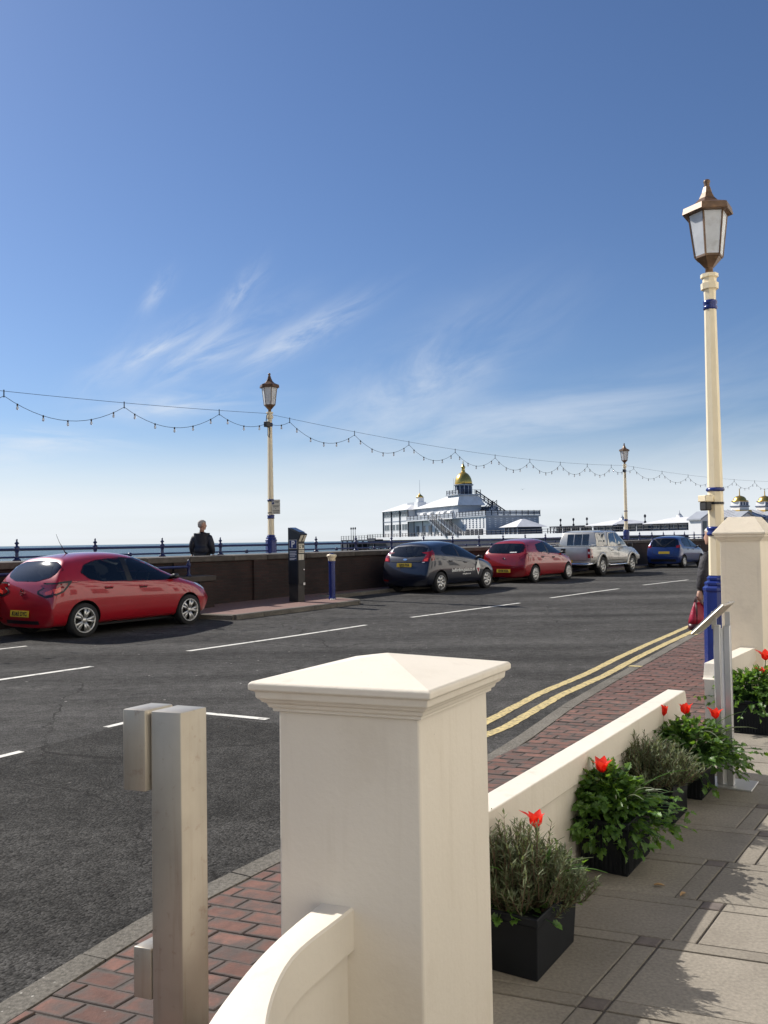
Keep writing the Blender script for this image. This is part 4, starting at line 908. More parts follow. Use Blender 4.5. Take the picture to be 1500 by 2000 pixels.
bo = FS(-0.99, -3.0); bl = thing('bollard', 'slim blue bollard with cream moulded top beside the kerb', 'bollard', (bo.x, bo.y, zr(bo.y)+0.10), R(20))
k = MB(); k.lathe([(0.088, -0.02), (0.088, 0.05), (0.078, 0.07), (0.078, 0.90), (0.088, 0.91), (0.088, 0.95)], 8, ph=math.pi/8); k.build('shaft', 'lamp_blue', bl)
for i in range(8):
    a = i*math.pi/4; 
    if i % 2 == 0: k = MB(); k.box((0.076*math.cos(a), 0.076*math.sin(a), 0.49), (0.010, 0.016, 0.74), a); k.build('rib', 'lamp_blue', bl)
k = MB(); k.lathe([(0.080, 0.95), (0.092, 0.97), (0.086, 1.01), (0.112, 1.05), (0.124, 1.075), (0.124, 1.09), (0.11, 1.115), (0.07, 1.12)], 14); k.build('cap', 'lamp_cream', bl, True)
k = MB(); k.lathe([(0.06, 1.115), (0.06, 1.14), (0.03, 1.145)], 12); k.build('crown_disc', 'lamp_blue', bl, True)
k = MB(); k.box((-0.02, -0.10, 0.012), (0.11, 0.07, 0.02)); k.build('foot_plate', 'white', bl)

# ------------------------------------------------------------------ steel lectern on the terrace
lc = thing('menu_lectern', 'sloping steel menu lectern on twin posts in the terrace entrance gap', 'lectern', (2.12, 5.50, TZ))
lz = math.atan2(AH.y, AH.x)
k = MB(); k.box((0.02, 0.02, 0.006), (0.24, 0.26, 0.010), lz); k.build('base_plate', 'steel_light', lc, bevel=0.002)
for d in (-0.038, 0.022):
    p = AN*d; k = MB(); k.box((p.x-0.02, p.y, 0.50), (0.045, 0.040, 0.98), lz); k.build('post', 'steel_light', lc, bevel=0.004)
k = MB(); k.box((-0.028, 0.004, 0.495), (0.026, 0.018, 0.95), lz); k.build('cover_strip', 'white', lc)
xs = AN*-1.0; sl_ = Vector((AN.x*0.72, AN.y*0.72, 0.69)).normalized()
Mp = frame((-0.075, 0.02, 1.035), (AH.x, AH.y, 0), sl_)
# panel lies along the wall; its face looks up and to the road
k = MB(Mp); k.prism(rect(-0.16, -0.135, 0.16, 0.135), -0.007, 0.007); k.build('panel', 'steel', lc, bevel=0.004)
for x in (-0.13, 0.13): k = MB(Mp); k.prism(rect(x-0.012, -0.12, x+0.012, 0.12), -0.018, -0.0065); k.build('rib', 'steel_light', lc)
for d in (-0.045, 0.035):
    p = AN*d; k = MB(); k.box((p.x-0.03, p.y, 1.02), (0.010, 0.030, 0.11), lz); k.build('bracket', 'steel_light', lc)

# ------------------------------------------------------------------ planters and plants
def planter(label, c, L, W, H, ribs=True):
    t = thing('planter_box', label, 'planter', (c.x, c.y, TZ), math.atan2(AH.y, AH.x), 'black planters along the terrace wall')
    k = MB(); k.stack([[(sx*L/2*f, sy*W/2*f, z) for sx, sy in ((-1, -1), (1, -1), (1, 1), (-1, 1))] for f, z in ((0.90, 0.0), (0.985, H-0.03), (1.03, H-0.028), (1.03, H), (0.95, H), (0.92, H-0.035))]); k.build('box', 'black_plastic', t, bevel=0.004)
    n = int(L/0.022) if ribs else 0
    r_ = MB()
    for i in range(n):
        x = -L/2*0.9+L*0.9*(i+0.5)/n
        for sy in (-1, 1): r_.box((x, sy*(W/2*0.936), H*0.46), (0.010, 0.006, H*0.8))
    n = int(W/0.022) if ribs else 0
    for i in range(n):
        y = -W/2*0.9+W*0.9*(i+0.5)/n
        for sx in (-1, 1): r_.box((sx*(L/2*0.936), y, H*0.46), (0.006, 0.010, H*0.8))
    if ribs: o = r_.build('ribbing', 'black_plastic', t); o['kind'] = 'stuff'
    k = MB(); k.box((0, 0, H-0.05), (L*0.9, W*0.9, 0.02)); k.build('soil', 'soil', t)
    return t
P1 = Vector((0.515, 3.335)); P2 = Vector((1.085, 4.265)); P3 = Vector((1.50, 4.93)); P4 = Vector((1.83, 5.40)); P5 = Vector((2.92, 7.05))
planter('nearest black planter box, against the large gate pier', P1, 0.40, 0.24, 0.225, False)
planter('black planter box second from the large gate pier, under trailing green leaves', P2, 0.38, 0.24, 0.245)
planter('black planter box under the low lavender, third from the large gate pier', P3, 0.34, 0.24, 0.22)
planter('black planter box beside the lectern base', P4, 0.36, 0.24, 0.23)
planter('farthest black planter box, below the tall weathered gate pier', P5, 0.40, 0.28, 0.26)

def blade(mb_, p, d, ln, w, droop, up_=Vector((0, 0, 1)), seg_=3, fold=0.25):
    # narrow folded leaf
    d = d.normalized(); s_ = d.cross(up_)
    if s_.length < 1e-3: s_ = Vector((1, 0, 0))
    s_.normalize(); vs = []; q = Vector(p)
    prof = [0.5, 1.0, 0.75, 0.0] if seg_ == 3 else [0.6, 1.0, 0.0]
    for i in range(seg_+1):
        f = prof[i]*w; n_ = s_.cross(d)
        if i < seg_: vs += [tuple(q-s_*f+n_*f*fold), tuple(q), tuple(q+s_*f+n_*f*fold)]
        else: vs += [tuple(q)]
        d = (d+Vector((0, 0, -droop))).normalized(); q = q+d*(ln/seg_)
    fs = []
    for i in range(seg_-1): a = 3*i; fs += [(a, a+1, a+4, a+3), (a+1, a+2, a+5, a+4)]
    a = 3*(seg_-1); fs += [(a, a+1, a+3), (a+1, a+2, a+3)]
    mb_.add(vs, fs)
def lavender(label, c, z0, rx, ry, h, n, seed, lean=Vector((0, 0, 0)), second=None):
    r = random.Random(seed); t = thing('lavender_bush', label, 'lavender', (c.x, c.y, TZ))
    st_ = MB(); fo = MB()
    for i in range(n+(second[3] if second else 0)):
        a = r.uniform(0, 2*math.pi); q = math.sqrt(r.random()); hh, r1, r2, of = h, rx, ry, Vector((0, 0, 0))
        if i >= n: of = Vector((*second[0], 0)); r1 = r2 = second[1]; hh = second[2]
        tip = Vector((math.cos(a)*q*r1, math.sin(a)*q*r2, z0+hh*(1-0.55*q*q)*r.uniform(0.62, 1.04)))+lean*q+of
        b0 = Vector((math.cos(a)*q*r1*0.25, math.sin(a)*q*r2*0.25, z0-0.03))+of*0.5
        tip += Vector((r.uniform(-0.05, 0.05), r.uniform(-0.05, 0.05), r.uniform(-0.03, 0.02))); mid = b0.lerp(tip, 0.5)+Vector((math.cos(a)*0.03*q+r.uniform(-0.02, 0.02), math.sin(a)*0.03*q+r.uniform(-0.02, 0.02), -0.02))
        pts = [b0, b0.lerp(mid, 0.6), mid, mid.lerp(tip, 0.55), tip]
        st_.tube(pts, [0.0035, 0.003, 0.0025, 0.0018, 0.001], 3, False)
        nl = 13
        for j in range(nl):
            f = 0.38+0.62*j/(nl-1); k2 = f*4; i0 = min(int(k2), 3); p = pts[i0].lerp(pts[i0+1], k2-i0)
            ax_ = (pts[i0+1]-pts[i0]).normalized()
            for s2 in (0, 1):
                b = r.uniform(0, 6.28); sd = Vector((math.cos(b), math.sin(b), r.uniform(-0.3, 0.5)))
                d = (ax_*r.uniform(0.3, 1.0)+sd*r.uniform(0.5, 1.2))
                blade(fo, p, d, r.uniform(0.026, 0.046)*(1.1-0.3*f), r.uniform(0.0024, 0.0036), r.uniform(-0.1, 0.12), seg_=2)
    st_.build('stems', 'twig', t); fo.build('foliage', 'lavender', t); return t
def lobed_leaf(mb_, p, d, nrm, ln, r):
    # a lobed, toothed leaf, folded along its midrib and curled
    d = d.normalized(); s_ = d.cross(nrm).normalized(); n_ = s_.cross(d).normalized()
    outl = [(0.0, 0.0), (0.16, 0.20), (0.10, 0.42), (0.30, 0.30), (0.36, 0.52), (0.52, 0.44), (0.58, 0.26), (0.74, 0.34), (0.80, 0.16), (1.0, 0.0)]
    L = [(x, y*0.85) for x, y in outl]; mid = [0.0, 0.2, 0.4, 0.6, 0.8, 1.0]
    curl = r.uniform(0.05, 0.35); fold = r.uniform(0.15, 0.5)
    P = lambda x, y: tuple(p+d*(x*ln)+s_*(y*ln)+n_*(abs(y)*fold*ln-curl*x*x*ln))
    vs = [P(x, 0) for x in mid]; fs = []
    for sgn in (1, -1):
        o = len(vs); vs += [P(x, sgn*y) for x, y in L[1:-1]]
        ml = lambda x: min(range(6), key=lambda k: abs(mid[k]-x))
        idx = [0]+[o+i for i in range(len(L)-2)]+[5]
        for i in range(len(idx)-1):
            m0, m1 = ml(L[i][0]*0.9), ml(L[i+1][0]*0.9)
            a, b = idx[i], idx[i+1]
            tri = [a, b, m1] if m1 not in (a, b) else None
            if tri: fs.append(tri if sgn > 0 else tri[::-1])
            if m0 != m1 and a not in (m0, m1): fs.append([a, m1, m0] if sgn > 0 else [m0, m1, a])
    mb_.add(vs, fs)
def leafy(label, c, z0, spread, h, n, seed, hang=0.5, name='leafy_plant', bias=Vector((0, 0, 0))):
    r = random.Random(seed); t = thing(name, label, 'plant', (c.x, c.y, TZ)); st_ = MB(); fo = MB()
    for i in range(n):
        a = r.uniform(0, 2*math.pi); q = math.sqrt(r.random())
        out_ = Vector((math.cos(a), math.sin(a), 0)); tipz = z0+h*(1-q*q*(0.75+hang*r.random()))
        far_ = 1.45 if r.random() < 0.06 else r.uniform(0.7, 1.12)
        tip = out_*spread*q*far_+Vector((0, 0, tipz+r.uniform(-0.03, 0.035)))+bias*q
        if tip.z < 0.04: tip.z = 0.05
        b0 = out_*0.06*q+Vector((0, 0, z0-0.03)); ctrl = b0.lerp(tip, 0.55)+Vector((0, 0, 0.08*h/0.3))
        pts = [b0.lerp(ctrl, u).lerp(ctrl.lerp(tip, u), u) for u in (0, 0.3, 0.6, 0.85, 1)]
        st_.tube(pts, [0.003, 0.0028, 0.0022, 0.0018, 0.0014], 3, False)
        dirn = (pts[-1]-pts[-2]).normalized()
        for j in range(r.choice((3, 4, 5))):
            u = 1 if j == 0 else r.uniform(0.5, 1); k2 = u*4; i0 = min(int(k2), 3); p = pts[i0].lerp(pts[i0+1], k2-i0)
            b = r.uniform(0, 6.28); d = dirn*(1 if j == 0 else 0.5)+Vector((math.cos(b), math.sin(b), r.uniform(-0.4, 0.3)))*(0.25 if j == 0 else 0.9)
            lobed_leaf(fo, p, d, Vector((r.uniform(-0.9, 0.9), r.uniform(-0.9, 0.9), 1)), r.uniform(0.022, 0.050), r)
    st_.build('stems', 'leaf_dark', t); fo.build('foliage', 'leaf', t); return t
def tulip(label, c, z, h, seed, size=0.05, open_=0.5, leaves=3):
    r = random.Random(seed); t = thing('tulip', label, 'tulip', (c.x, c.y, TZ), 0, 'red tulips in the terrace planters')
    lean = Vector((r.uniform(-0.02, 0.02), r.uniform(-0.02, 0.02), 0))
    k = MB(); top = lean+Vector((0, 0, z+h)); k.tube([Vector((0, 0, z-0.05)), Vector((0, 0, z+h*0.5)), top], 0.0035, 5); k.build('stem', 'leaf_dark', t)
    for i in range(leaves):
        a = r.uniform(0, 6.28); k = MB(); blade(k, Vector((0, 0, z)), Vector((math.cos(a)*0.35, math.sin(a)*0.35, 1)), r.uniform(0.17, 0.26), 0.016, r.uniform(0.0, 0.18), fold=0.5); k.build('leaf', 'leaf_dark', t)
    for i in range(6):
        a = i*math.pi/3+r.uniform(-0.15, 0.15); k = MB(); e = Vector((math.cos(a), math.sin(a), 0)); s_ = Vector((-math.sin(a), math.cos(a), 0)); ln = size*r.uniform(0.9, 1.15); op = open_*r.uniform(0.7, 1.3)*(1 if i % 2 else 0.8)
        V = []; 
        for u, w, o_ in ((0, 0.12, 0.0), (0.25, 0.36, 0.32), (0.55, 0.40, 0.40), (0.82, 0.25, 0.38+0.35*op), (1.0, 0.03, 0.40+0.75*op)):
            cpt = top+e*(ln*o_*0.9)+Vector((0, 0, ln*u*1.05))
            V += [tuple(cpt-s_*w*ln-e*w*ln*0.25), tuple(cpt), tuple(cpt+s_*w*ln-e*w*ln*0.25)]
        F = []
        for q in range(4): b = 3*q; F += [(b, b+1, b+4, b+3), (b+1, b+2, b+5, b+4)]
        k.add(V, F); k.build('petal', 'petal', t, True)
    return t
def grassy(label, c, z0, n, seed, ln=0.35):
    r = random.Random(seed); t = thing('bulb_foliage', label, 'plant', (c.x, c.y, TZ), 0, 'thin arching bulb leaves in the planters')
    for i in range(n):
        a = r.uniform(0, 6.28); k = MB(); pts = []; d = Vector((math.cos(a)*0.5, math.sin(a)*0.5, 1)).normalized(); p = Vector((math.cos(a)*0.03, math.sin(a)*0.03, z0)); L = ln*r.uniform(0.6, 1.2)
        for j in range(9): pts.append(p.copy()); p = p+d*(L/8); d = (d+Vector((math.cos(a)*0.06, math.sin(a)*0.06, -0.17*r.uniform(0.6, 1.3)))).normalized()
        if min(q.z for q in pts) < 0.02: continue
        k.tube(pts, [0.0026]*5+[0.0022, 0.002, 0.0016, 0.0008], 4); k.build('leaf', 'lavender' if i % 2 else 'leaf', t)
    return t
lavender('spiky grey green lavender in the planter nearest the large gate pier', P1+Vector((-0.03, 0.0)), 0.19, 0.185, 0.185, 0.32, 300, 3, Vector((0.0, 0.0, 0)), ((0.13, 0.06), 0.15, 0.17, 150))
leafy('low green leaves at the foot of the nearest lavender', P1+Vector((-0.06, 0.02)), 0.19, 0.22, 0.10, 46, 5, 0.8)
leafy('bright green leaves on the right edge of the nearest planter', P1+Vector((0.135, 0.13)), 0.20, 0.12, 0.13, 30, 8, 0.9)
leafy('lush lobed green plant trailing over the second planter', P2+Vector((-0.05, 0.03)), 0.22, 0.30, 0.20, 430, 9, 0.85, bias=Vector((0.03, -0.03, -0.02)))
lavender('low spreading lavender in the third planter, behind the trailing green plant', P3+Vector((-0.08, -0.03)), 0.20, 0.29, 0.27, 0.25, 380, 12)
leafy('leafy green plant in the planter beside the lectern', P4+Vector((0.0, 0)), 0.21, 0.32, 0.21, 380, 14, 0.9, bias=Vector((0.05, 0.0, -0.02)))
leafy('bushy green plant in the farthest planter', P5, 0.24, 0.32, 0.22, 360, 16, 0.75)
tulip('single red tulip above the nearest lavender', P1+Vector((0.055, 0.03)), 0.2, 0.255, 21, 0.052, 0.9, 2)
tulip('red tulip above the trailing green plant, second planter', P2+Vector((-0.08, 0.0)), 0.22, 0.205, 22, 0.056, 0.8, 3)
tulip('red tulip close to the end of the terrace wall, left of three', P4+Vector((-0.14, 0.07)), 0.2, 0.24, 23, 0.062, 0.4, 3)
tulip('middle red tulip of the three beside the lectern', P4+Vector((0.01, 0.08)), 0.2, 0.245, 24, 0.060, 0.6, 2)
tulip('red tulip in front of the lectern post', P4+Vector((0.165, -0.04)), 0.2, 0.24, 25, 0.058, 1.0, 2)
tulip('upper red tulip in the farthest planter, at the picture edge', P5+Vector((0.12, 0.08)), 0.25, 0.29, 26, 0.068, 1.3, 2)
tulip('lower red tulip in the farthest planter', P5+Vector((0.06, 0.0)), 0.25, 0.18, 27, 0.062, 0.9, 2)
grassy('thin arching leaves beside the nearest lavender', P1, 0.2, 12, 31)
grassy('thin arching leaves through the trailing green plant', P2, 0.22, 14, 32)
grassy('thin arching leaves below the lectern', P4, 0.21, 18, 33, 0.42)
# dry leaves on the terrace
for i, (x, y, lb) in enumerate(((1.53, 3.36, 'curled dry leaf lying on the sunlit terrace slab'), (1.62, 3.72, 'small brown dry leaf on the sunlit terrace edge'), (1.17, 3.95, 'pale dry leaf in the shade of the second planter'), (1.28, 3.86, 'torn dry leaf on the shaded terrace slab'))):
    k = MB(); r = random.Random(50+i); a = r.uniform(0, 6.28); blade(k, Vector((x, y, TZ+0.006)), Vector((math.cos(a), math.sin(a), 0.12)), 0.05, 0.011, 0.06, fold=0.7); tag(k.build('dry_leaf', 'dry'), lb, 'leaf')
# ------------------------------------------------------------------ people
def evaluated(me, mods):
    o = bpy.data.objects.new('tmp', me); col.objects.link(o)
    for f in mods: f(o)
    dg = bpy.context.evaluated_depsgraph_get(); out_ = bpy.data.meshes.new_from_object(o.evaluated_get(dg)); bpy.data.objects.remove(o); return out_
def skin(name, J, E_, root, m, parent, sub=2):
    names = list(J); bm = bmesh.new(); lay = bm.verts.layers.skin.verify(); V = {}
    for n in names:
        v = bm.verts.new(J[n][0]); r = J[n][1]; v[lay].radius = r if isinstance(r, tuple) else (r, r); v[lay].use_root = (n == root); V[n] = v
    for a, b in E_: bm.edges.new((V[a], V[b]))
    me = bpy.data.meshes.new(name); bm.to_mesh(me); bm.free()
    def md(o):
        s = o.modifiers.new('s', 'SKIN'); s.branch_smoothing = 0.4; s.use_smooth_shade = True
        b = o.modifiers.new('d', 'SUBSURF'); b.levels = sub; b.render_levels = sub
    me2 = evaluated(me, [md]); me2.name = name; me2.materials.clear(); me2.materials.append(MT[m]); me2.polygons.foreach_set('use_smooth', [True]*len(me2.polygons))
    o = bpy.data.objects.new(name, me2); col.objects.link(o); o.parent = parent; return o
def head(parent, c, yaw, hair, k=1.0):
    # skull, face and ears as one surface (y forward)
    Rz = Matrix.Rotation(yaw, 4, 'Z'); b = MB(); rings = []
    for z, rx, ry, cy in ((-0.125, 0.048, 0.050, 0.030), (-0.105, 0.058, 0.066, 0.022), (-0.07, 0.068, 0.086, 0.008), (-0.03, 0.074, 0.094, 0.002), (0.01, 0.076, 0.098, -0.002), (0.05, 0.075, 0.098, -0.006), (0.085, 0.062, 0.080, -0.008), (0.108, 0.036, 0.046, -0.01), (0.116, 0.010, 0.014, -0.01)):
        rings.append([(rx*math.sin(2*math.pi*i/16), cy+ry*math.cos(2*math.pi*i/16)+(0.020 if i == 0 and -0.05 < z < 0.0 else 0.0)-(0.008 if i in (1, 15) and -0.01 < z < 0.03 else 0), z) for i in range(16)])
    b.stack(rings)
    for sx in (-1, 1): b.box((sx*0.078, -0.012, -0.02), (0.014, 0.035, 0.058))
    b.M = None; b.v = [tuple((Rz @ Vector(p))*k+Vector(c)) for p in b.v]; b.build('head', 'skin', parent, True)
    h = MB(); rings = []
    for z, s in ((-0.06, 1.02), (-0.02, 1.06), (0.02, 1.07), (0.06, 1.07), (0.09, 1.06), (0.112, 1.05), (0.122, 0.9)):
        f = {-0.06: (0.074, 0.094), -0.02: (0.076, 0.097), 0.02: (0.077, 0.099), 0.06: (0.074, 0.096), 0.09: (0.060, 0.079), 0.112: (0.032, 0.045), 0.122: (0.008, 0.012)}[z]
        lim = -0.02 if z < 0.05 else 0.2
        rings.append([(f[0]*s*math.sin(2*math.pi*i/16), min(f[1]*s*math.cos(2*math.pi*i/16)-0.004, lim), z) for i in range(16)])
    h.stack(rings); h.v = [tuple((Rz @ Vector(p))*k+Vector(c)) for p in h.v]; h.build('hair', hair, parent, True)
def hand(parent, p, side, yaw=0.0):
    b = MB(); p = Vector(p)
    b.tube([p+Vector((0, 0, 0.03)), p, p-Vector((0, 0, 0.05)), p-Vector((0, 0, 0.085))], [0.026, 0.034, 0.040, 0.034], 8)
    for i, (ln, off) in enumerate(((0.070, -0.030), (0.080, -0.010), (0.075, 0.010), (0.058, 0.030))):
        a = p+Vector((0, off, -0.075)); b.tube([a, a+Vector((0.006*side, 0, -ln*0.5)), a+Vector((0.022*side, 0, -ln))], [0.009, 0.0085, 0.006], 6)
    a = p+Vector((0.01*side, 0.036, -0.02)); b.tube([a, a+Vector((0.012*side, 0.022, -0.03)), a+Vector((0.02*side, 0.022, -0.06))], [0.012, 0.010, 0.007], 6)
    b.build('hand', 'skin', parent, True)
def person(label, loc, yaw, Hh, coat, hair, head_yaw, hem, bulk=1.0, hd=(0, 0.02)):
    t = thing('person', label, 'person', loc, yaw); k = Hh/1.75; w = bulk
    sc_ = lambda p: (p[0]*k, p[1]*k, p[2]*k)
    J = {'pel': (sc_((0, 0, 0.94)), (0.15*w, 0.11*w)), 'hl': (sc_((-0.09, 0, 0.88)), 0.095), 'hr': (sc_((0.09, 0, 0.88)), 0.095), 'kl': (sc_((-0.10, 0.02, 0.48)), 0.062), 'kr': (sc_((0.10, 0.05, 0.48)), 0.062),
         'al': (sc_((-0.10, -0.02, 0.09)), 0.045), 'ar': (sc_((0.10, 0.02, 0.09)), 0.045), 'tl': (sc_((-0.11, 0.13, 0.04)), (0.045, 0.035)), 'tr': (sc_((0.11, 0.17, 0.04)), (0.045, 0.035))}
    body = skin('body', J, [('pel', 'hl'), ('pel', 'hr'), ('hl', 'kl'), ('hr', 'kr'), ('kl', 'al'), ('kr', 'ar'), ('al', 'tl'), ('ar', 'tr')], 'pel', 'trouser', t)
    C = {'h': (sc_((0, 0, hem)), (0.205*w, 0.15*w)), 'w': (sc_((0, 0, 1.08)), (0.20*w, 0.135*w)), 'c': (sc_((0, 0.005, 1.24)), (0.19*w, 0.13*w)), 's': (sc_((0, -0.005, 1.39)), (0.13, 0.10)), 'n': (sc_((0, 0.0, 1.50)), (0.070, 0.066)),
         'sl': (sc_((-0.165*w, 0, 1.335)), 0.085), 'sr': (sc_((0.165*w, 0, 1.335)), 0.085), 'el': (sc_((-0.215*w, -0.02, 1.12)), 0.088), 'er': (sc_((0.215*w, -0.02, 1.12)), 0.088), 'wl': (sc_((-0.222*w, 0.06, 0.90)), 0.062), 'wr': (sc_((0.222*w, 0.06, 0.90)), 0.062)}
    skin('jacket', C, [('h', 'w'), ('w', 'c'), ('c', 's'), ('s', 'n'), ('s', 'sl'), ('s', 'sr'), ('sl', 'el'), ('sr', 'er'), ('el', 'wl'), ('er', 'wr')], 'c', coat, t)
    n_ = MB(); n_.tube([Vector(sc_((0, 0, 1.45))), Vector(sc_((hd[0], hd[1], 1.60)))], [0.06, 0.05], 10); n_.build('neck', 'skin', t, True)
    head(t, sc_((hd[0], hd[1], 1.633)), head_yaw, hair, k)
    hand(t, sc_((-0.235*w, 0.055, 0.87)), 1); hand(t, sc_((0.235*w, 0.055, 0.87)), -1)
    return t
mp_ = FS(-3.13, -0.66, 0.45)
person('grey haired man in a dark jacket looking out to sea behind the brick wall', tuple(mp_), R(-8), 1.75, 'navy_coat', 'grey_hair', R(-62), 0.86, 1.16)
wp = Vector((4.185, 11.1)); wyaw = R(18)
lady = person('white haired person in a charcoal coat half hidden by the nearest street lamp', (wp.x, wp.y, zr(wp.y)+TZ), wyaw, 1.66, 'grey_coat', 'white_hair', R(25), 0.76, 1.06, (-0.045, 0.04))
hx_ = Matrix.Rotation(wyaw, 3, 'Z') @ Vector((-0.235*1.06*0.95, 0.055*0.95, 0.0))
bgp = (wp.x+hx_.x-0.02, wp.y+hx_.y, zr(wp.y)+TZ)
bagt = thing('handbag', 'crimson and dark leather handbag held beside the nearest street lamp', 'handbag', bgp, R(20))
def bring(z, a, b, n=14, e=2.6): return [(a*math.copysign(abs(math.cos(2*math.pi*i/n))**(2/e), math.cos(2*math.pi*i/n)), b*math.copysign(abs(math.sin(2*math.pi*i/n))**(2/e), math.sin(2*math.pi*i/n)), z) for i in range(n)]
k = MB(); k.stack([bring(0.37, 0.128, 0.06), bring(0.385, 0.142, 0.075), bring(0.45, 0.145, 0.08)]); k.build('base', 'bag_dark', bagt, True)
k = MB(); k.stack([bring(0.451, 0.143, 0.078), bring(0.52, 0.130, 0.07), bring(0.60, 0.105, 0.052), bring(0.68, 0.075, 0.030), bring(0.715, 0.062, 0.016)]); k.build('body', 'bag_red', bagt, True)
for sx in (-1, 1): k = MB(); k.tube([(sx*0.085, -0.06, 0.44), (sx*0.065, -0.045, 0.60), (sx*0.05, -0.02, 0.715)], 0.012, 6); k.build('strap_trim', 'bag_dark', bagt, True)
for sy in (-0.012, 0.012): k = MB(); k.tube([(-0.05, sy, 0.70), (-0.035, sy, 0.77), (0.0, sy, 0.795), (0.035, sy, 0.77), (0.05, sy, 0.70)], 0.007, 6); k.build('handle', 'bag_dark', bagt, True)

# ------------------------------------------------------------------ cars
def cage(sp):
    L, W = sp['L'], sp['W']; rearx, frontx = sp['rear'], sp['front']; rows = 10; cols = []
    for xi in sp['stations']:
        col_ = []
        def X(z): 
            fr = max(0, 1-xi/sp.get('rfade', 0.95)); ff = max(0, 1-(L-xi)/0.75)
            return xi+interp(rearx, z)*fr-(L-interp(frontx, z))*ff
        zt = interp(sp['top'], xi)
        for _ in range(6): zt = interp(sp['top'], X(zt))
        if xi == 0: zt = sp['ztail']
        w = interp(sp['half'], xi)*W/2; zb0 = sp['zbot']; zb = min(interp(sp['belt'], xi), zt-0.05)
        crown = min(0.075, 0.5*(zt-zb)); gh = zt-zb
        wr = lerp(0.90*w, sp['roofw']*W/2, min(1, gh/0.42)); 
        P = [(0, zb0), (0.84*w, zb0), (0.965*w, zb0+0.09), (1.0*w, zb0+0.30), (0.995*w, zb-0.13), (0.955*w, zb), (lerp(0.955*w, wr, 0.52), lerp(zb, zt-crown, 0.55)), (wr, zt-crown), (0.62*wr, zt-0.018), (0, zt)]
        for y, z in P: col_.append((X(z), y, z))
        cols.append(col_)
    vs = []; fs = []; nc = len(cols); idx = {}
    def vid(c, r, s):
        if r in (0, rows-1): s = 1
        key = (c, r, s)
        if key not in idx: p = cols[c][r]; idx[key] = len(vs); vs.append((p[0], p[1]*s, p[2]))
        return idx[key]
    for c in range(nc-1):
        for r in range(rows-1):
            fs.append([vid(c, r, 1), vid(c+1, r, 1), vid(c+1, r+1, 1), vid(c, r+1, 1)])
            fs.append([vid(c, r, -1), vid(c, r+1, -1), vid(c+1, r+1, -1), vid(c+1, r, -1)])
    for c, bul in ((0, -sp.get('bulge', 0.07)), (nc-1, 0.10)):
        mid = {}
        for r in range(1, rows-1):
            p = cols[c][r]; b = bul*(p[1]/(W/2)) ; mid[r] = len(vs); vs.append((p[0]+b, 0, p[2]+(0.015 if r > 5 else 0)))
        for r in range(rows-1):
            for s in (1, -1):
                a, b = vid(c, r, s), vid(c, r+1, s); m0 = vid(c, 0, 1) if r == 0 else mid[r]; m1 = vid(c, rows-1, 1) if r == rows-2 else mid[r+1]
                f = [a, b, m1, m0]; f2 = []
                for q in f:
                    if q not in f2: f2.append(q)
                if len(f2) > 2: fs.append(f2)
    me = bpy.data.meshes.new('cage'); me.from_pydata(vs, [], fs); me.update()
    bm = bmesh.new(); bm.from_mesh(me); bmesh.ops.recalc_face_normals(bm, faces=bm.faces); bm.to_mesh(me); bm.free()
    return me
def arch_cutter(sp):
    b = MB()
    for x in sp['axles']:
        for s in (1, -1):
            r = sp['archr']; n = 28; y0, y1 = (sp['W']/2-0.34)*s, (sp['W']/2+0.3)*s
            rings = [[(x+r*math.cos(2*math.pi*i/n), y, sp['wr']+0.01+r*math.sin(2*math.pi*i/n)) for i in range(n)] for y in (y0, y1)]
            b.stack(rings)
    me = b.mesh('cutter', None); me.materials.append(MT['dark']); me.materials.append(MT['dark'])
    for p in me.polygons: p.material_index = 1
    return me
class Shell:
    def __init__(s, me):
        s.me = me; bm = bmesh.new(); bm.from_mesh(me); s.bvh = BVHTree.FromBMesh(bm); bm.free()
    def hit(s, o, d):
        h = s.bvh.ray_cast(Vector(o), Vector(d), 20)
        return (h[0], h[1]) if h[0] is not None else (None, None)
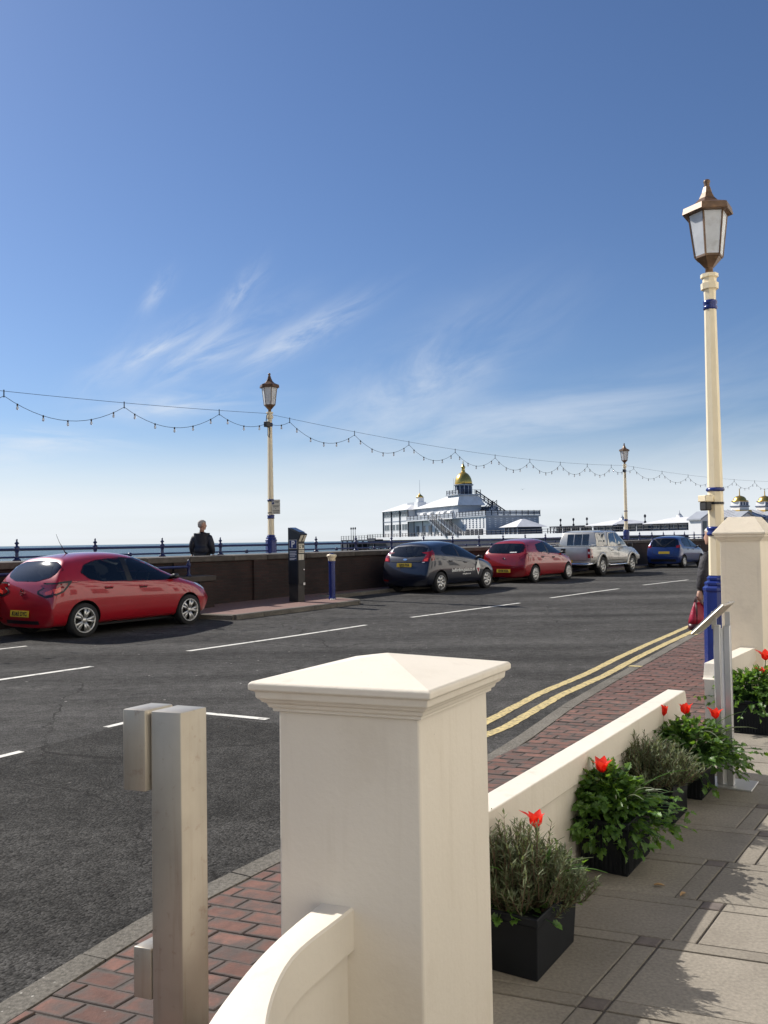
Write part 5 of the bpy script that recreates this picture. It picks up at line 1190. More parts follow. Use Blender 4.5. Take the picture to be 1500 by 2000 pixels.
def panel(sh, name, m, parent, low, high, axis, nx=16, nz=6, lift=0.004, smooth=True, sign=1):
    """glass, lamps and gaps laid on the body: axis 'side' (a=x, b=z), 'rear'/'front' (a=y, b=z)"""
    a0, a1 = low[0][0], low[-1][0]; V = []; ok = True; N = []
    for i in range(nx+1):
        a = lerp(a0, a1, i/nx); lo, hi = interp(low, a), interp(high, a)
        for j in range(nz+1):
            b = lerp(lo, hi, j/nz)
            if axis == 'side': o, d = (a, sign*5, b), (0, -sign, 0)
            elif axis == 'rear': o, d = (-3, a, b), (1, 0, 0)
            else: o, d = (9, a, b), (-1, 0, 0)
            h, n = sh.hit(o, d)
            if axis == 'rear':
                q = 0
                while (h is None or h.x > 0.72) and q < 14: q += 1; a2 = a*(1-0.02*q); h, n = sh.hit((-3, a2, b), d)
            elif axis == 'side':
                q = 0
                while (h is None or abs(h.y) < 0.42) and q < 14: q += 1; h, n = sh.hit((a+0.015*q, sign*5, b), d)
            if h is None: h = Vector(V[-1]) if V else Vector((0, 0, b)); n = Vector(d)*-1
            if n.dot(Vector(d)) > 0: n = -n
            V.append(tuple(h+n*lift)); N.append(tuple(h-n*0.006))
    W_ = nz+1; F = [(i*W_+j, (i+1)*W_+j, (i+1)*W_+j+1, i*W_+j+1) for i in range(nx) for j in range(nz)]
    k = MB(); k.add(V, F)
    # rim turned back into the body
    per = [i*W_ for i in range(nx+1)]+[nx*W_+j for j in range(1, nz+1)]+[i*W_+nz for i in range(nx-1, -1, -1)]+[j for j in range(nz-1, 0, -1)]
    o = len(k.v); k.v += [N[i] for i in per]; n = len(per)
    k.f += [[per[i], per[(i+1) % n], o+(i+1) % n, o+i] for i in range(n)]
    o_ = k.build(name, m, parent, smooth='auto' if smooth else False)
    dv = {'side': Vector((0, -sign, 0)), 'rear': Vector((1, 0, 0)), 'front': Vector((-1, 0, 0))}[axis]
    if sum(p.normal.dot(dv)*p.area for p in list(o_.data.polygons)[:nx*nz]) > 0: o_.data.flip_normals()
    return o_
def ribbon(sh, name, m, parent, pts, w, axis, sign=-1, lift=0.003):
    """thin seam following a polyline on the body"""
    out_ = []
    for a, b in zip(pts, pts[1:]):
        n = max(2, int(math.dist(a, b)/0.06))
        out_ += [(lerp(a[0], b[0], i/n), lerp(a[1], b[1], i/n)) for i in range(n)]
    out_.append(pts[-1]); k = MB(); V = []
    for i, p in enumerate(out_):
        q0, q1 = out_[max(i-1, 0)], out_[min(i+1, len(out_)-1)]; tx, tz = q1[0]-q0[0], q1[1]-q0[1]; l = math.hypot(tx, tz) or 1
        for s in (-1, 1):
            a, b = p[0]-tz/l*w/2*s, p[1]+tx/l*w/2*s
            if axis == 'side': o, d = (a, sign*5, b), (0, -sign, 0)
            elif axis == 'rear': o, d = (-3, a, b), (1, 0, 0)
            else: o, d = (9, a, b), (-1, 0, 0)
            h, n = sh.hit(o, d)
            if h is None: h = Vector(V[-1]) if V else Vector((0, 0, 0)); n = -Vector(d)
            V.append(tuple(h+n*lift))
    k.add(V, [(2*i, 2*i+1, 2*i+3, 2*i+2) for i in range(len(out_)-1)])
    return k.build(name, m, parent)
def wheel(parent, x, y, r, rimr, width, spokes, split=False, steer=0.0):
    s = 1 if y > 0 else -1
    e = bpy.data.objects.new('wheel', None); col.objects.link(e); e.parent = parent; e.location = (x, y, r); e.rotation_euler = (0, 0, steer)
    k = MB(); h = width/2; k.lathe([(rimr, -h*0.9), (r*0.93, -h), (r*0.985, -h*0.8), (r, -h*0.4), (r, h*0.4), (r*0.985, h*0.8), (r*0.93, h), (rimr, h*0.9)], 32, axis='y', cap=False); k.build('tyre', 'tyre', e, True)
    k = MB(); yo = s*h
    k.lathe([(rimr*1.005, yo*0.86), (rimr*1.0, yo*0.97), (rimr*0.93, yo*0.97), (rimr*0.90, yo*0.80), (rimr*0.88, yo*0.15)], 32, axis='y', cap=False)
    for i in range(spokes):
        a = 2*math.pi*i/spokes+0.3
        for da in ((-0.13, 0.13) if split else (0,)):
            w0, w1 = (0.020, 0.026) if split else (0.050, 0.038)
            d = Vector((math.sin(a+da*0.5), 0, math.cos(a+da*0.5))); d1 = Vector((math.sin(a+da*1.6), 0, math.cos(a+da*1.6))); t0 = Vector((d.z, 0, -d.x)); t1 = Vector((d1.z, 0, -d1.x))
            A, B = d*rimr*0.14, d1*rimr*0.93
            rings = [[tuple(p+t*wd+Vector((0, yv, 0))) for t, wd, yv in ((tt, ww, ya), (tt, -ww, ya), (tt, -ww, yb), (tt, ww, yb))] for p, tt, ww, ya, yb in ((A, t0, w0, yo*0.62, yo*0.86), (B, t1, w1, yo*0.66, yo*0.93))]
            k.stack(rings)
    k.lathe([(0.01, yo*0.90), (rimr*0.20, yo*0.88), (rimr*0.24, yo*0.6)], 16, axis='y'); k.build('rim', 'alloy', e, True)
    k = MB(); k.lathe([(0.01, yo*0.30), (rimr*0.90, yo*0.28)], 24, axis='y', cap=False); k.build('dark_backing', 'dark', e)  # near-black backing disc, its colour stands in for the shade behind the spokes
    return e
def plate(parent, body, x, z, tilt, y=0.0, w=0.52, h=0.112, txt=True):
    Mx = frame((x, y, z), (0, -1, 0), (math.sin(tilt), 0, math.cos(tilt)))
    o = onplane(Mx, rect(-w/2, -h/2, w/2, h/2), 0.0, 0.010, 'number_plate', 'plate', parent)
    if body: text('plate_lettering', body, 0.104, 'ink', o, Mx @ Matrix.Translation((0, -0.004, 0.0115)), bold=True, sx=0.86)
    return o
def hatch(name, label, sp, loc, rz):
    t = thing(name, label, 'car', loc, rz)
    me = cage(sp); cut = arch_cutter(sp)
    me.materials.append(MT[sp['paint']]); me.materials.append(MT['dark'])
    co = bpy.data.objects.new('tmpcut', cut); col.objects.link(co)
    raw = evaluated(me, [lambda o: setattr(o.modifiers.new('d', 'SUBSURF'), 'levels', 3)])
    sh = Shell(raw)
    # the cabin is hollowed behind the glass: one opening across the car, one from the tailgate, one from the windscreen
    def inset(low, high, k):
        P = [Vector(p) for p in low]+[Vector(p) for p in reversed(high)]; c = sum(P, Vector((0, 0)))/len(P)
        P = [p+(c-p).normalized()*k for p in P]; return P
    def cutter(poly, axis, d0, d1):
        Q = []
        for p in poly:
            if not Q or (p-Q[-1]).length > 0.004: Q.append(p)
        poly = Q; k = MB(); n = len(poly)
        k.stack([[(p.x, d, p.y) if axis == 'y' else (d, p.x, p.y) for p in poly] for d in (d0, d1)])
        me_ = k.mesh('cutter', None); me_.materials.append(MT['interior']); me_.materials.append(MT['interior'])
        for q in me_.polygons: q.material_index = 1
        o = bpy.data.objects.new('tmpcut', me_); col.objects.link(o); return o
    sg_ = sp['side_glass']; low_ = sg_[0][1]+sg_[1][1]; high_ = sg_[0][2]+sg_[1][2]
    cuts = [co, cutter(inset(low_, high_, 0.022), 'y', -2, 2), cutter([Vector((max(-0.53, min(0.53, p.x)), p.y)) for p in inset(*sp['rear_glass'], 0.022)], 'x', -1, 1.2), cutter(inset(*sp['windscreen'], 0.02), 'x', 1.9, 6)]
    def md(o):
        for c_ in cuts: b = o.modifiers.new('b', 'BOOLEAN'); b.operation = 'DIFFERENCE'; b.solver = 'EXACT'; b.object = c_
    me2 = evaluated(raw, [md])
    for c_ in cuts: bpy.data.objects.remove(c_)
    zb_ = interp(sp['belt'], 1.5)
    for x_, y_, h_ in ((1.78, 0.36, 0.33), (1.78, -0.36, 0.33), (0.92, 0.38, 0.20), (0.92, -0.38, 0.20)):
        k = MB(); k.stack([[(x_+dx-0.10*f, y_+yy*w_, zb_-0.06+h_*f) for dx, yy in ((-0.05, -1), (0.05, -1), (0.06, 0), (0.05, 1), (-0.05, 1), (-0.07, 0))] for f, w_ in ((0, 0.25), (0.55, 0.22), (0.62, 0.13), (0.95, 0.12), (1.0, 0.09))]); k.build('seat', 'interior', t, bevel=0.01)
    k = MB(); rr_ = []
    for i in range(17):
        a = 2*math.pi*i/16; rr_.append((2.36+0.08*math.sin(a), -0.36+0.185*math.cos(a), zb_+0.02+0.165*math.sin(a)))
    k.tube(rr_, 0.018, 6); k.build('steering_wheel', 'interior', t, True)
    me2.name = 'body'; me2.polygons.foreach_set('use_smooth', [True]*len(me2.polygons))
    try: me2.set_sharp_from_angle(angle=R(38))
    except Exception: pass
    b = bpy.data.objects.new('body', me2); col.objects.link(b); b.parent = t
    ya = sp['W']/2-0.105
    for i, x in enumerate(sp['axles']):
        for s in (1, -1): wheel(t, x, s*ya, sp['wr'], sp['rim'], 0.195, sp['spokes'], sp.get('split', False), 0.0)
    k = MB(); k.box((sp['L']/2, 0, 0.27), (sp['L']*0.82, sp['W']*0.72, 0.20)); k.build('underbody', 'dark', t)
    for nm, lo, hi in sp['side_glass']:
        for s in (-1, 1): panel(sh, 'side_window', 'car_window', t, lo, hi, 'side', 18, 6, 0.004, True, s)
    for s in (-1, 1):
        o_ = sg_[0][1]+sg_[1][1]+list(reversed(sg_[0][2]+sg_[1][2])); ribbon(sh, 'window_seal', 'trim', t, [sg_[0][1][0]]+o_[1:]+[sg_[0][1][0]], 0.030, 'side', s, 0.006)
    rl, rh = sp['rear_glass']; ribbon(sh, 'window_seal', 'trim', t, rl[1:-1]+list(reversed(rh[1:-1]))+[rl[1]], 0.026, 'rear', -1, 0.006)
    for lo, hi in sp.get('pillars', []):
        for s in (-1, 1): panel(sh, 'pillar_trim', 'trim', t, lo, hi, 'side', 3, 5, 0.0045, True, s)
    lo, hi = sp['rear_glass']; rw = panel(sh, 'rear_window', 'car_window', t, lo, hi, 'rear', 26, 8, 0.004)
    lo, hi = sp['windscreen']; panel(sh, 'windscreen', 'car_window', t, lo, hi, 'front', 18, 6, 0.004)
    for s in (-1, 1):
        for nm, m, lo, hi in sp['rear_lamps']:
            f = lambda L_: sorted([(a*s, z) for a, z in L_])
            panel(sh, nm, m, t, f(lo), f(hi), 'rear', 10, 6, {'trim': 0.005, 'lens_red': 0.010, 'lens_bright': 0.015}.get(m, 0.012))
        for nm, m, lo, hi in sp.get('side_lamps', []): panel(sh, nm, m, t, lo, hi, 'side', 10, 6, {'trim': 0.005, 'lens_red': 0.010, 'lens_bright': 0.015}.get(m, 0.012), True, s)
        for nm, m, lo, hi in sp['head_lamps']: panel(sh, nm, m, t, lo, hi, 'side', 8, 5, 0.006, True, s)
        for pl_ in sp['seams']: ribbon(sh, 'door_seam', 'seam', t, pl_, 0.009, 'side', s)
        for x, z in sp['handles']:
            h, n = sh.hit((x, s*5, z), (0, -s, 0)); k = MB(); k.box((x, h.y+s*0.012, z), (0.19, 0.026, 0.028)); k.build('door_handle', sp['paint'] if sp.get('handle_paint', True) else 'trim', t, bevel=0.008)
            panel(sh, 'handle_recess', 'seam', t, [(x-0.09, z-0.035), (x+0.09, z-0.035)], [(x-0.09, z+0.01), (x+0.09, z+0.01)], 'side', 4, 2, 0.001, True, s)
        mx, mz = sp['mirror']; h, n = sh.hit((mx, s*5, mz), (0, -s, 0)); k = MB()
        k.stack([[(mx+dx*f, h.y+s*yy, mz+dz2*f) for dx, dz2 in ((-0.05, -0.055), (0.06, -0.05), (0.085, 0.0), (0.06, 0.06), (-0.05, 0.065), (-0.07, 0.0))] for yy, f in ((-0.02, 0.3), (0.05, 0.6), (0.08, 0.8), (0.15, 0.8), (0.18, 0.55))]); k.build('door_mirror', sp.get('mirror_m', 'trim'), t, bevel=0.01, seg=2, smooth=True)
    for pl_ in sp['rear_seams']: ribbon(sh, 'tailgate_seam', 'seam', t, pl_, 0.010, 'rear')
    for nm, m, lo, hi in sp.get('rear_bits', []): panel(sh, nm, m, t, lo, hi, 'rear', 12, 3, 0.010)
    wx = sp['wiper']; pts = []
    for y, z in wx: h, n = sh.hit((-3, y, z), (1, 0, 0)); pts.append(h+n*0.02)
    k = MB(); k.tube(pts, [0.012, 0.011, 0.009, 0.006], 6); k.lathe([(0.03, -0.02), (0.026, 0.015)], 10, tuple(pts[0])); k.build('rear_wiper', 'trim', t)
    yy, zz = sp['plate_at']; h, n = sh.hit((-3, yy, zz), (1, 0, 0)); plate(t, sp['plate'], h.x-0.012, zz, R(6), yy)
    return t, sh
def place(s, u, dyaw, sp):     # right rear wheel contact at (s,u) on the far side
    p = FS(s, u); rz = FRZ+dyaw; q = Matrix.Rotation(rz, 3, 'Z') @ Vector((sp['axles'][0], -(sp['W']/2-0.02), 0))
    return (p.x-q.x, p.y-q.y, zr(p.y)), rz
std_st = [0, 0.05, 0.22, 0.5, 0.95, 1.4, 1.85, 2.3, 2.7, 3.05, 3.4, 3.65, 3.82, 3.93]
def st_for(L): return [x if x < 1 else 1+(x-1)*(L-0.06-1)/2.93 for x in std_st]
A_ = dict(L=4.02, W=1.74, zbot=0.19, ztail=1.43, paint='red_a', wr=0.305, rim=0.222, archr=0.345, axles=(0.66, 3.17), spokes=5, split=True, roofw=0.66, rfade=1.0,
  stations=st_for(4.02), rear=[(0.2, 0.08), (0.32, 0.02), (0.55, -0.02), (0.70, 0.02), (0.95, 0.08), (1.10, 0.17), (1.25, 0.31), (1.36, 0.44), (1.43, 0.54)], front=[(0.2, 3.90), (0.35, 3.99), (0.5, 4.02), (0.65, 3.98), (0.85, 3.82), (1.0, 3.6)],
  top=[(0.3, 1.40), (0.55, 1.435), (0.8, 1.47), (1.1, 1.50), (1.5, 1.51), (1.95, 1.48), (2.3, 1.37), (2.75, 1.13), (3.05, 1.00), (3.4, 0.93), (3.7, 0.84), (3.9, 0.74), (4.02, 0.60)],
  belt=[(0, 1.02), (0.5, 1.00), (1.5, 0.965), (2.6, 0.93), (3.2, 0.86), (3.9, 0.66), (4.0, 0.55)], half=[(0, 0.93), (0.1, 0.965), (0.4, 0.99), (0.9, 1.0), (2.8, 1.0), (3.3, 0.975), (3.65, 0.90), (3.9, 0.74), (4.02, 0.62)],
  side_glass=[('r', [(0.66, 1.13), (0.78, 1.02), (1.05, 0.965), (1.62, 0.945)], [(0.66, 1.15), (0.78, 1.28), (1.05, 1.35), (1.62, 1.385)]), ('f', [(1.74, 0.942), (2.5, 0.925), (2.86, 0.94)], [(1.74, 1.387), (1.98, 1.355), (2.3, 1.22), (2.6, 1.065), (2.86, 0.95)])],
  pillars=[([(1.62, 0.945), (1.74, 0.942)], [(1.62, 1.385), (1.74, 1.387)])],
  rear_glass=([(-0.69, 1.17), (-0.58, 1.065), (-0.3, 1.0), (0.3, 1.0), (0.58, 1.065), (0.69, 1.17)], [(-0.69, 1.19), (-0.62, 1.27), (-0.45, 1.335), (0, 1.36), (0.45, 1.335), (0.62, 1.27), (0.69, 1.19)]),
  windscreen=([(-0.62, 1.08), (0, 1.05), (0.62, 1.08)], [(-0.56, 1.37), (0, 1.42), (0.56, 1.37)]),
  rear_lamps=[('lamp_surround', 'trim', [(0.40, 0.79), (0.62, 0.72), (0.82, 0.75)], [(0.40, 0.84), (0.60, 0.93), (0.82, 0.985)]), ('tail_lamp', 'lens_red', [(0.46, 0.805), (0.62, 0.755), (0.78, 0.79)], [(0.46, 0.835), (0.62, 0.905), (0.78, 0.955)]), ('lamp_segment', 'lens_bright', [(0.60, 0.775), (0.75, 0.79)], [(0.60, 0.82), (0.75, 0.865)])],
  side_lamps=[('lamp_surround', 'trim', [(0.05, 0.75), (0.24, 0.82), (0.42, 0.985)], [(0.05, 0.975), (0.24, 1.0), (0.42, 1.01)]), ('tail_lamp', 'lens_red', [(0.06, 0.785), (0.22, 0.84), (0.33, 0.955)], [(0.06, 0.95), (0.22, 0.965), (0.33, 0.97)]), ('lamp_segment', 'lens_bright', [(0.08, 0.80), (0.18, 0.83)], [(0.08, 0.87), (0.18, 0.91)])],
  head_lamps=[('head_lamp', 'lens_clear', [(3.42, 0.80), (3.72, 0.68)], [(3.42, 0.835), (3.72, 0.77)])],
  seams=[[(1.70, 0.96), (1.70, 0.34), (2.75, 0.30), (2.92, 0.62), (2.88, 0.94)], [(1.66, 0.34), (1.20, 0.40), (1.00, 0.62), (0.96, 0.97)]], handles=[(1.18, 0.865), (1.98, 0.845)],
  mirror=(2.78, 0.985), rear_seams=[[(-0.56, 0.98), (-0.50, 0.66), (-0.30, 0.585), (0, 0.565), (0.30, 0.585), (0.50, 0.66), (0.56, 0.98)]],
  rear_bits=[('bumper_strip', 'trim', [(-0.45, 0.265), (0.45, 0.265)], [(-0.42, 0.325), (0.42, 0.325)]), ('reflector', 'lens_red', [(0.55, 0.33), (0.68, 0.34)], [(0.55, 0.355), (0.68, 0.365)])],
  wiper=[(-0.05, 1.01), (0.0, 1.035), (0.18, 1.04), (0.36, 1.06)], plate='KU65 DYC', plate_at=(0, 0.445))
loc, rz = place(-8.5, -3.60, R(3.0), A_)
carA, shA = hatch('red_hatchback', 'nearest red hatchback with alloy wheels and a roof aerial, at the left of the row', A_, loc, rz)
h, n = shA.hit((-3, 0, 0.80), (1, 0, 0)); k = MB(frame((h.x-0.004, 0, 0.815), (0, -1, 0), (0.12, 0, 1)))
ringp = [(0.058, 0), (0.058, 0.008), (0.047, 0.008), (0.047, 0)]
for i in range(24):
    a0, a1 = 2*math.pi*i/24, 2*math.pi*(i+1)/24
    k.stack([[(r_*math.cos(a), r_*math.sin(a), z_) for r_, z_ in ringp] for a in (a0, a1)])
k.prism([(-0.05, 0.012), (0.016, 0.030), (-0.006, 0.002), (0.05, -0.012), (-0.016, -0.030), (0.006, -0.002)], 0.001, 0.010); k.build('emblem', 'chrome', carA)
h, n = shA.hit((0.86, 0, 5), (0, 0, -1)); k = MB(); k.tube([h+Vector((0.08, 0, -0.01)), h+Vector((0.03, 0, 0.03)), h+Vector((-0.09, 0, 0.21)), h+Vector((-0.16, 0, 0.36))], [0.022, 0.010, 0.004, 0.003], 6); k.build('aerial', 'trim', carA)

import copy
B_ = copy.deepcopy(A_); B_.update(L=3.95, W=1.72, paint='navy', rim=0.20, wr=0.298, spokes=7, split=False, axles=(0.66, 3.15), stations=st_for(3.95), ztail=1.40, plate='GJ12 FYA', plate_at=(0, 0.80),
  rear=[(0.2, 0.12), (0.32, 0.04), (0.50, 0.0), (0.62, 0.03), (0.85, 0.10), (1.05, 0.20), (1.25, 0.36), (1.40, 0.48)], front=[(0.2, 3.84), (0.35, 3.92), (0.5, 3.95), (0.65, 3.91), (0.85, 3.75), (1.0, 3.5)],
  top=[(0.3, 1.37), (0.55, 1.435), (1.0, 1.475), (1.45, 1.485), (1.9, 1.445), (2.25, 1.33), (2.7, 1.10), (3.0, 0.985), (3.35, 0.92), (3.65, 0.83), (3.85, 0.72), (3.95, 0.58)],
  belt=[(0, 1.08), (0.5, 1.06), (1.2, 1.01), (2.6, 0.90), (3.2, 0.84), (3.85, 0.64), (3.95, 0.54)],
  side_glass=[('r', [(0.86, 1.20), (0.98, 1.085), (1.62, 1.02)], [(0.86, 1.21), (1.0, 1.305), (1.62, 1.375)]), ('f', [(1.70, 1.01), (2.5, 0.945), (2.84, 0.94)], [(1.70, 1.378), (1.95, 1.345), (2.3, 1.20), (2.6, 1.05), (2.84, 0.95)])],
  pillars=[([(1.62, 1.02), (1.70, 1.01)], [(1.62, 1.375), (1.70, 1.378)])],
  rear_glass=([(-0.60, 1.05), (0, 1.015), (0.60, 1.05)], [(-0.58, 1.27), (-0.45, 1.315), (0, 1.335), (0.45, 1.315), (0.58, 1.27)]),
  rear_lamps=[('tail_lamp', 'lens_red', [(0.58, 0.885), (0.77, 0.90)], [(0.58, 0.93), (0.66, 1.08), (0.77, 1.19)]), ('tail_lamp', 'lens_bright', [(0.63, 0.90), (0.74, 0.91)], [(0.63, 0.96), (0.74, 1.0)])],
  side_lamps=[('tail_lamp', 'lens_red', [(0.24, 0.905), (0.38, 0.94), (0.44, 1.14)], [(0.24, 1.14), (0.38, 1.20), (0.44, 1.22)])],
  seams=[[(1.66, 1.0), (1.66, 0.34), (2.7, 0.30), (2.88, 0.60), (2.84, 0.92)], [(1.62, 0.34), (1.22, 0.40), (1.02, 0.62), (0.98, 1.04)]], handles=[(1.16, 0.90), (1.94, 0.85)], mirror=(2.76, 0.97),
  rear_seams=[[(-0.57, 0.95), (-0.55, 0.70), (0, 0.67), (0.55, 0.70), (0.57, 0.95)]],
  rear_bits=[('tailgate_bar', 'trim', [(-0.52, 0.885), (0.52, 0.885)], [(-0.52, 0.925), (0.52, 0.925)]), ('reflector', 'lens_red', [(0.56, 0.33), (0.74, 0.34)], [(0.56, 0.37), (0.74, 0.385)]), ('reversing_lamp', 'lens_clear', [(-0.66, 0.87), (-0.58, 0.865)], [(-0.66, 0.89), (-0.58, 0.885)])],
  wiper=[(-0.02, 1.03), (0.03, 1.05), (0.2, 1.08), (0.38, 1.11)])
loc, rz = place(3.17, -3.55, R(-1.5), B_)
carB, shB = hatch('navy_hatchback', 'blue black hatchback with white lettering and a diamond emblem on its door', B_, loc, rz)
def side_text(body, x0, z0, size, m, par_, sh, sx=1.0):
    h, n = sh.hit((x0+0.5, -5, z0), (0, 1, 0)); return text('door_lettering', body, size, m, par_, frame((x0, h.y-0.012, z0), (1, 0.0, 0), (0, -0.02, 1)), 0.0015, 'LEFT', True, sx)
side_text('bedfordhire.gdiana.co.uk', 1.18, 0.62, 0.135, 'white', carB, shB, 0.92)
side_text('www.gdiana.co.uk', 1.75, 0.50, 0.06, 'white', carB, shB)
h, n = shB.hit((2.62, -5, 0.66), (0, 1, 0)); Md = frame((2.60, h.y-0.014, 0.66), (1, 0, 0), (0, 0, 1))
onplane(Md, [(-0.12, 0), (0, -0.22), (0.12, 0), (0, 0.25)], 0, 0.004, 'door_emblem', 'white', carB)
onplane(Md, [(-0.085, -0.01), (0.0, -0.16), (0.085, -0.01)], 0.0042, 0.006, 'emblem_field', 'bag_red', carB)
h, n = shB.hit((-3, 0, 0.93), (1, 0, 0)); k = MB(frame((h.x-0.006, 0, 0.955), (0, -1, 0), (0.2, 0, 1))); k.prism([(0.07*math.cos(a), 0.028*math.sin(a)) for a in [2*math.pi*i/20 for i in range(20)]], 0, 0.006); k.build('emblem', 'chrome', carB)

C_ = copy.deepcopy(A_); C_.update(L=4.03, W=1.75, paint='red_b', rim=0.205, wr=0.30, spokes=9, split=False, axles=(0.66, 3.20), stations=st_for(4.03), plate='EY58 KEA', plate_at=(-0.02, 0.415),
  side_glass=[('r', [(0.92, 1.12), (1.0, 1.03), (1.66, 0.985)], [(0.92, 1.14), (1.02, 1.29), (1.66, 1.375)]), ('f', [(1.74, 0.978), (2.5, 0.955), (2.86, 0.965)], [(1.74, 1.375), (1.98, 1.345), (2.3, 1.235), (2.6, 1.075), (2.86, 0.975)])],
  rear_glass=([(-0.68, 1.05), (-0.55, 1.005), (0, 0.99), (0.55, 1.005), (0.68, 1.05)], [(-0.66, 1.25), (-0.55, 1.315), (0, 1.335), (0.55, 1.315), (0.66, 1.25)]),
  rear_lamps=[('tail_lamp', 'lens_red', [(0.58, 0.80), (0.80, 0.82)], [(0.58, 0.86), (0.70, 0.95), (0.80, 1.02)])],
  side_lamps=[('tail_lamp', 'lens_red', [(0.22, 0.82), (0.34, 0.86), (0.46, 0.99)], [(0.22, 0.99), (0.34, 1.02), (0.46, 1.02)])],
  rear_bits=[('bumper_strip', 'red_a', [(-0.78, 0.575), (0.78, 0.575)], [(-0.78, 0.605), (0.78, 0.605)]), ('window_sticker', 'white', [(-0.45, 1.02), (-0.20, 1.015)], [(-0.45, 1.045), (-0.20, 1.04)])], handle_paint=False)
loc, rz = place(9.06, -3.55, R(-1.0), C_)
carC, shC = hatch('red_hatchback', 'bright red hatchback parked between the lettered dark hatchback and the silver pickup', C_, loc, rz)
h, n = shC.hit((-3, 0, 0.83), (1, 0, 0)); k = MB(); k.box((h.x-0.008, -0.01, 0.83), (0.012, 0.08, 0.05)); k.build('emblem', 'chrome', carC, bevel=0.004)

E_ = copy.deepcopy(A_); E_.update(L=3.75, W=1.70, paint='blue', rim=0.195, wr=0.29, spokes=6, split=False, axles=(0.52, 2.95), stations=st_for(3.75), plate='', plate_at=(-0.05, 0.72), roofw=0.70,
  front=[(0.2, 3.64), (0.35, 3.72), (0.5, 3.75), (0.65, 3.71), (0.85, 3.55), (1.0, 3.3)], rear=[(0.2, 0.08), (0.32, 0.02), (0.5, 0.0), (0.8, 0.04), (1.0, 0.10), (1.25, 0.24), (1.45, 0.36)], ztail=1.44,
  top=[(0.2, 1.43), (0.5, 1.49), (1.0, 1.52), (1.5, 1.52), (1.85, 1.48), (2.2, 1.36), (2.6, 1.13), (2.9, 1.0), (3.2, 0.92), (3.5, 0.83), (3.7, 0.70)],
  rear_glass=([(-0.66, 0.99), (0, 0.97), (0.66, 0.99)], [(-0.64, 1.30), (-0.5, 1.37), (0, 1.39), (0.5, 1.37), (0.64, 1.30)]),
  side_glass=[('r', [(0.62, 1.05), (0.75, 1.02), (1.5, 0.99)], [(0.62, 1.25), (0.75, 1.36), (1.5, 1.42)]), ('f', [(1.58, 0.985), (2.3, 0.96), (2.62, 0.965)], [(1.58, 1.42), (1.85, 1.37), (2.2, 1.22), (2.45, 1.08), (2.62, 0.98)])], pillars=[],
  rear_lamps=[('tail_lamp', 'lens_red', [(0.60, 0.94), (0.76, 0.94)], [(0.60, 1.05), (0.76, 1.07)])], side_lamps=[], mirror=(2.55, 0.99), handles=[(1.05, 0.88), (1.80, 0.87)],
  seams=[[(1.54, 0.97), (1.54, 0.34), (2.45, 0.30), (2.64, 0.60), (2.62, 0.94)]], head_lamps=[('head_lamp', 'lens_clear', [(3.15, 0.80), (3.45, 0.68)], [(3.15, 0.835), (3.45, 0.77)])],
  rear_bits=[('bumper_strip', 'trim', [(-0.6, 0.30), (0.6, 0.30)], [(-0.6, 0.42), (0.6, 0.42)])])
loc, rz = place(23.9, -3.85, R(-1.0), E_)
carE, shE = hatch('blue_hatchback', 'bright blue small hatchback, farthest of the parked cars', E_, loc, rz)

# silver pickup: crew cab, load bed with canopy
PK = thing('pickup_truck', 'silver pickup truck with canopy windows, parked between red and blue hatchbacks', 'pickup truck')
W = 1.80
sp_ = dict(L=5.05, W=W, axles=(1.16, 4.16), wr=0.37, archr=0.445, paint='silver')
def loft(rings, name, m, par_, arches=False, sub=2):
    n = len(rings[0]); b = MB(); b.stack(rings); me = b.mesh(name, MT[m]); me.materials.append(MT['dark'])
    bm = bmesh.new(); bm.from_mesh(me)
    es = [e for e in bm.edges if len(e.link_faces) == 2 and e.calc_face_angle(0) > R(20)]
    bmesh.ops.bevel(bm, geom=es, offset=0.035, segments=3, affect='EDGES', clamp_overlap=True, profile=0.5); bm.to_mesh(me); bm.free()
    sh = Shell(me)
    if arches:
        co = bpy.data.objects.new('tmpcut', arch_cutter(sp_)); col.objects.link(co)
        def md(o): q = o.modifiers.new('b', 'BOOLEAN'); q.operation = 'DIFFERENCE'; q.solver = 'EXACT'; q.object = co
        me = evaluated(me, [md]); bpy.data.objects.remove(co)
    me.polygons.foreach_set('use_smooth', [True]*len(me.polygons))
    try: me.set_sharp_from_angle(angle=R(32))
    except Exception: pass
    me.name = name; o = bpy.data.objects.new(name, me); col.objects.link(o); o.parent = par_; return o, sh
def sec(x, zlo, zhi, wlo, whi, zs=None):
    zs = zs or lerp(zlo, zhi, 0.6)
    return [(x, -wlo, zlo), (x, -W/2*0.995, lerp(zlo, zs, 0.35)), (x, -W/2, zs), (x, -whi, zhi), (x, whi, zhi), (x, W/2, zs), (x, W/2*0.995, lerp(zlo, zs, 0.35)), (x, wlo, zlo)]
lower = [sec(0.10, 0.52, 1.13, 0.80, 0.84), sec(0.13, 0.46, 1.14, 0.82, 0.865), sec(1.72, 0.46, 1.13, 0.84, 0.87), sec(1.74, 0.46, 1.13, 0.84, 0.87), sec(3.75, 0.44, 1.12, 0.84, 0.84), sec(4.4, 0.46, 1.07, 0.84, 0.80), sec(4.85, 0.46, 0.99, 0.80, 0.74), sec(5.02, 0.50, 0.86, 0.72, 0.68)]
bd, shP = loft(lower, 'body', 'silver', PK, True)
def sec2(x0, x1, z0, z1, w0, w1): return [(x0, -w0, z0), (x0, w0, z0), (x1, w1, z1), (x1, -w1, z1)]
cabin = MB()
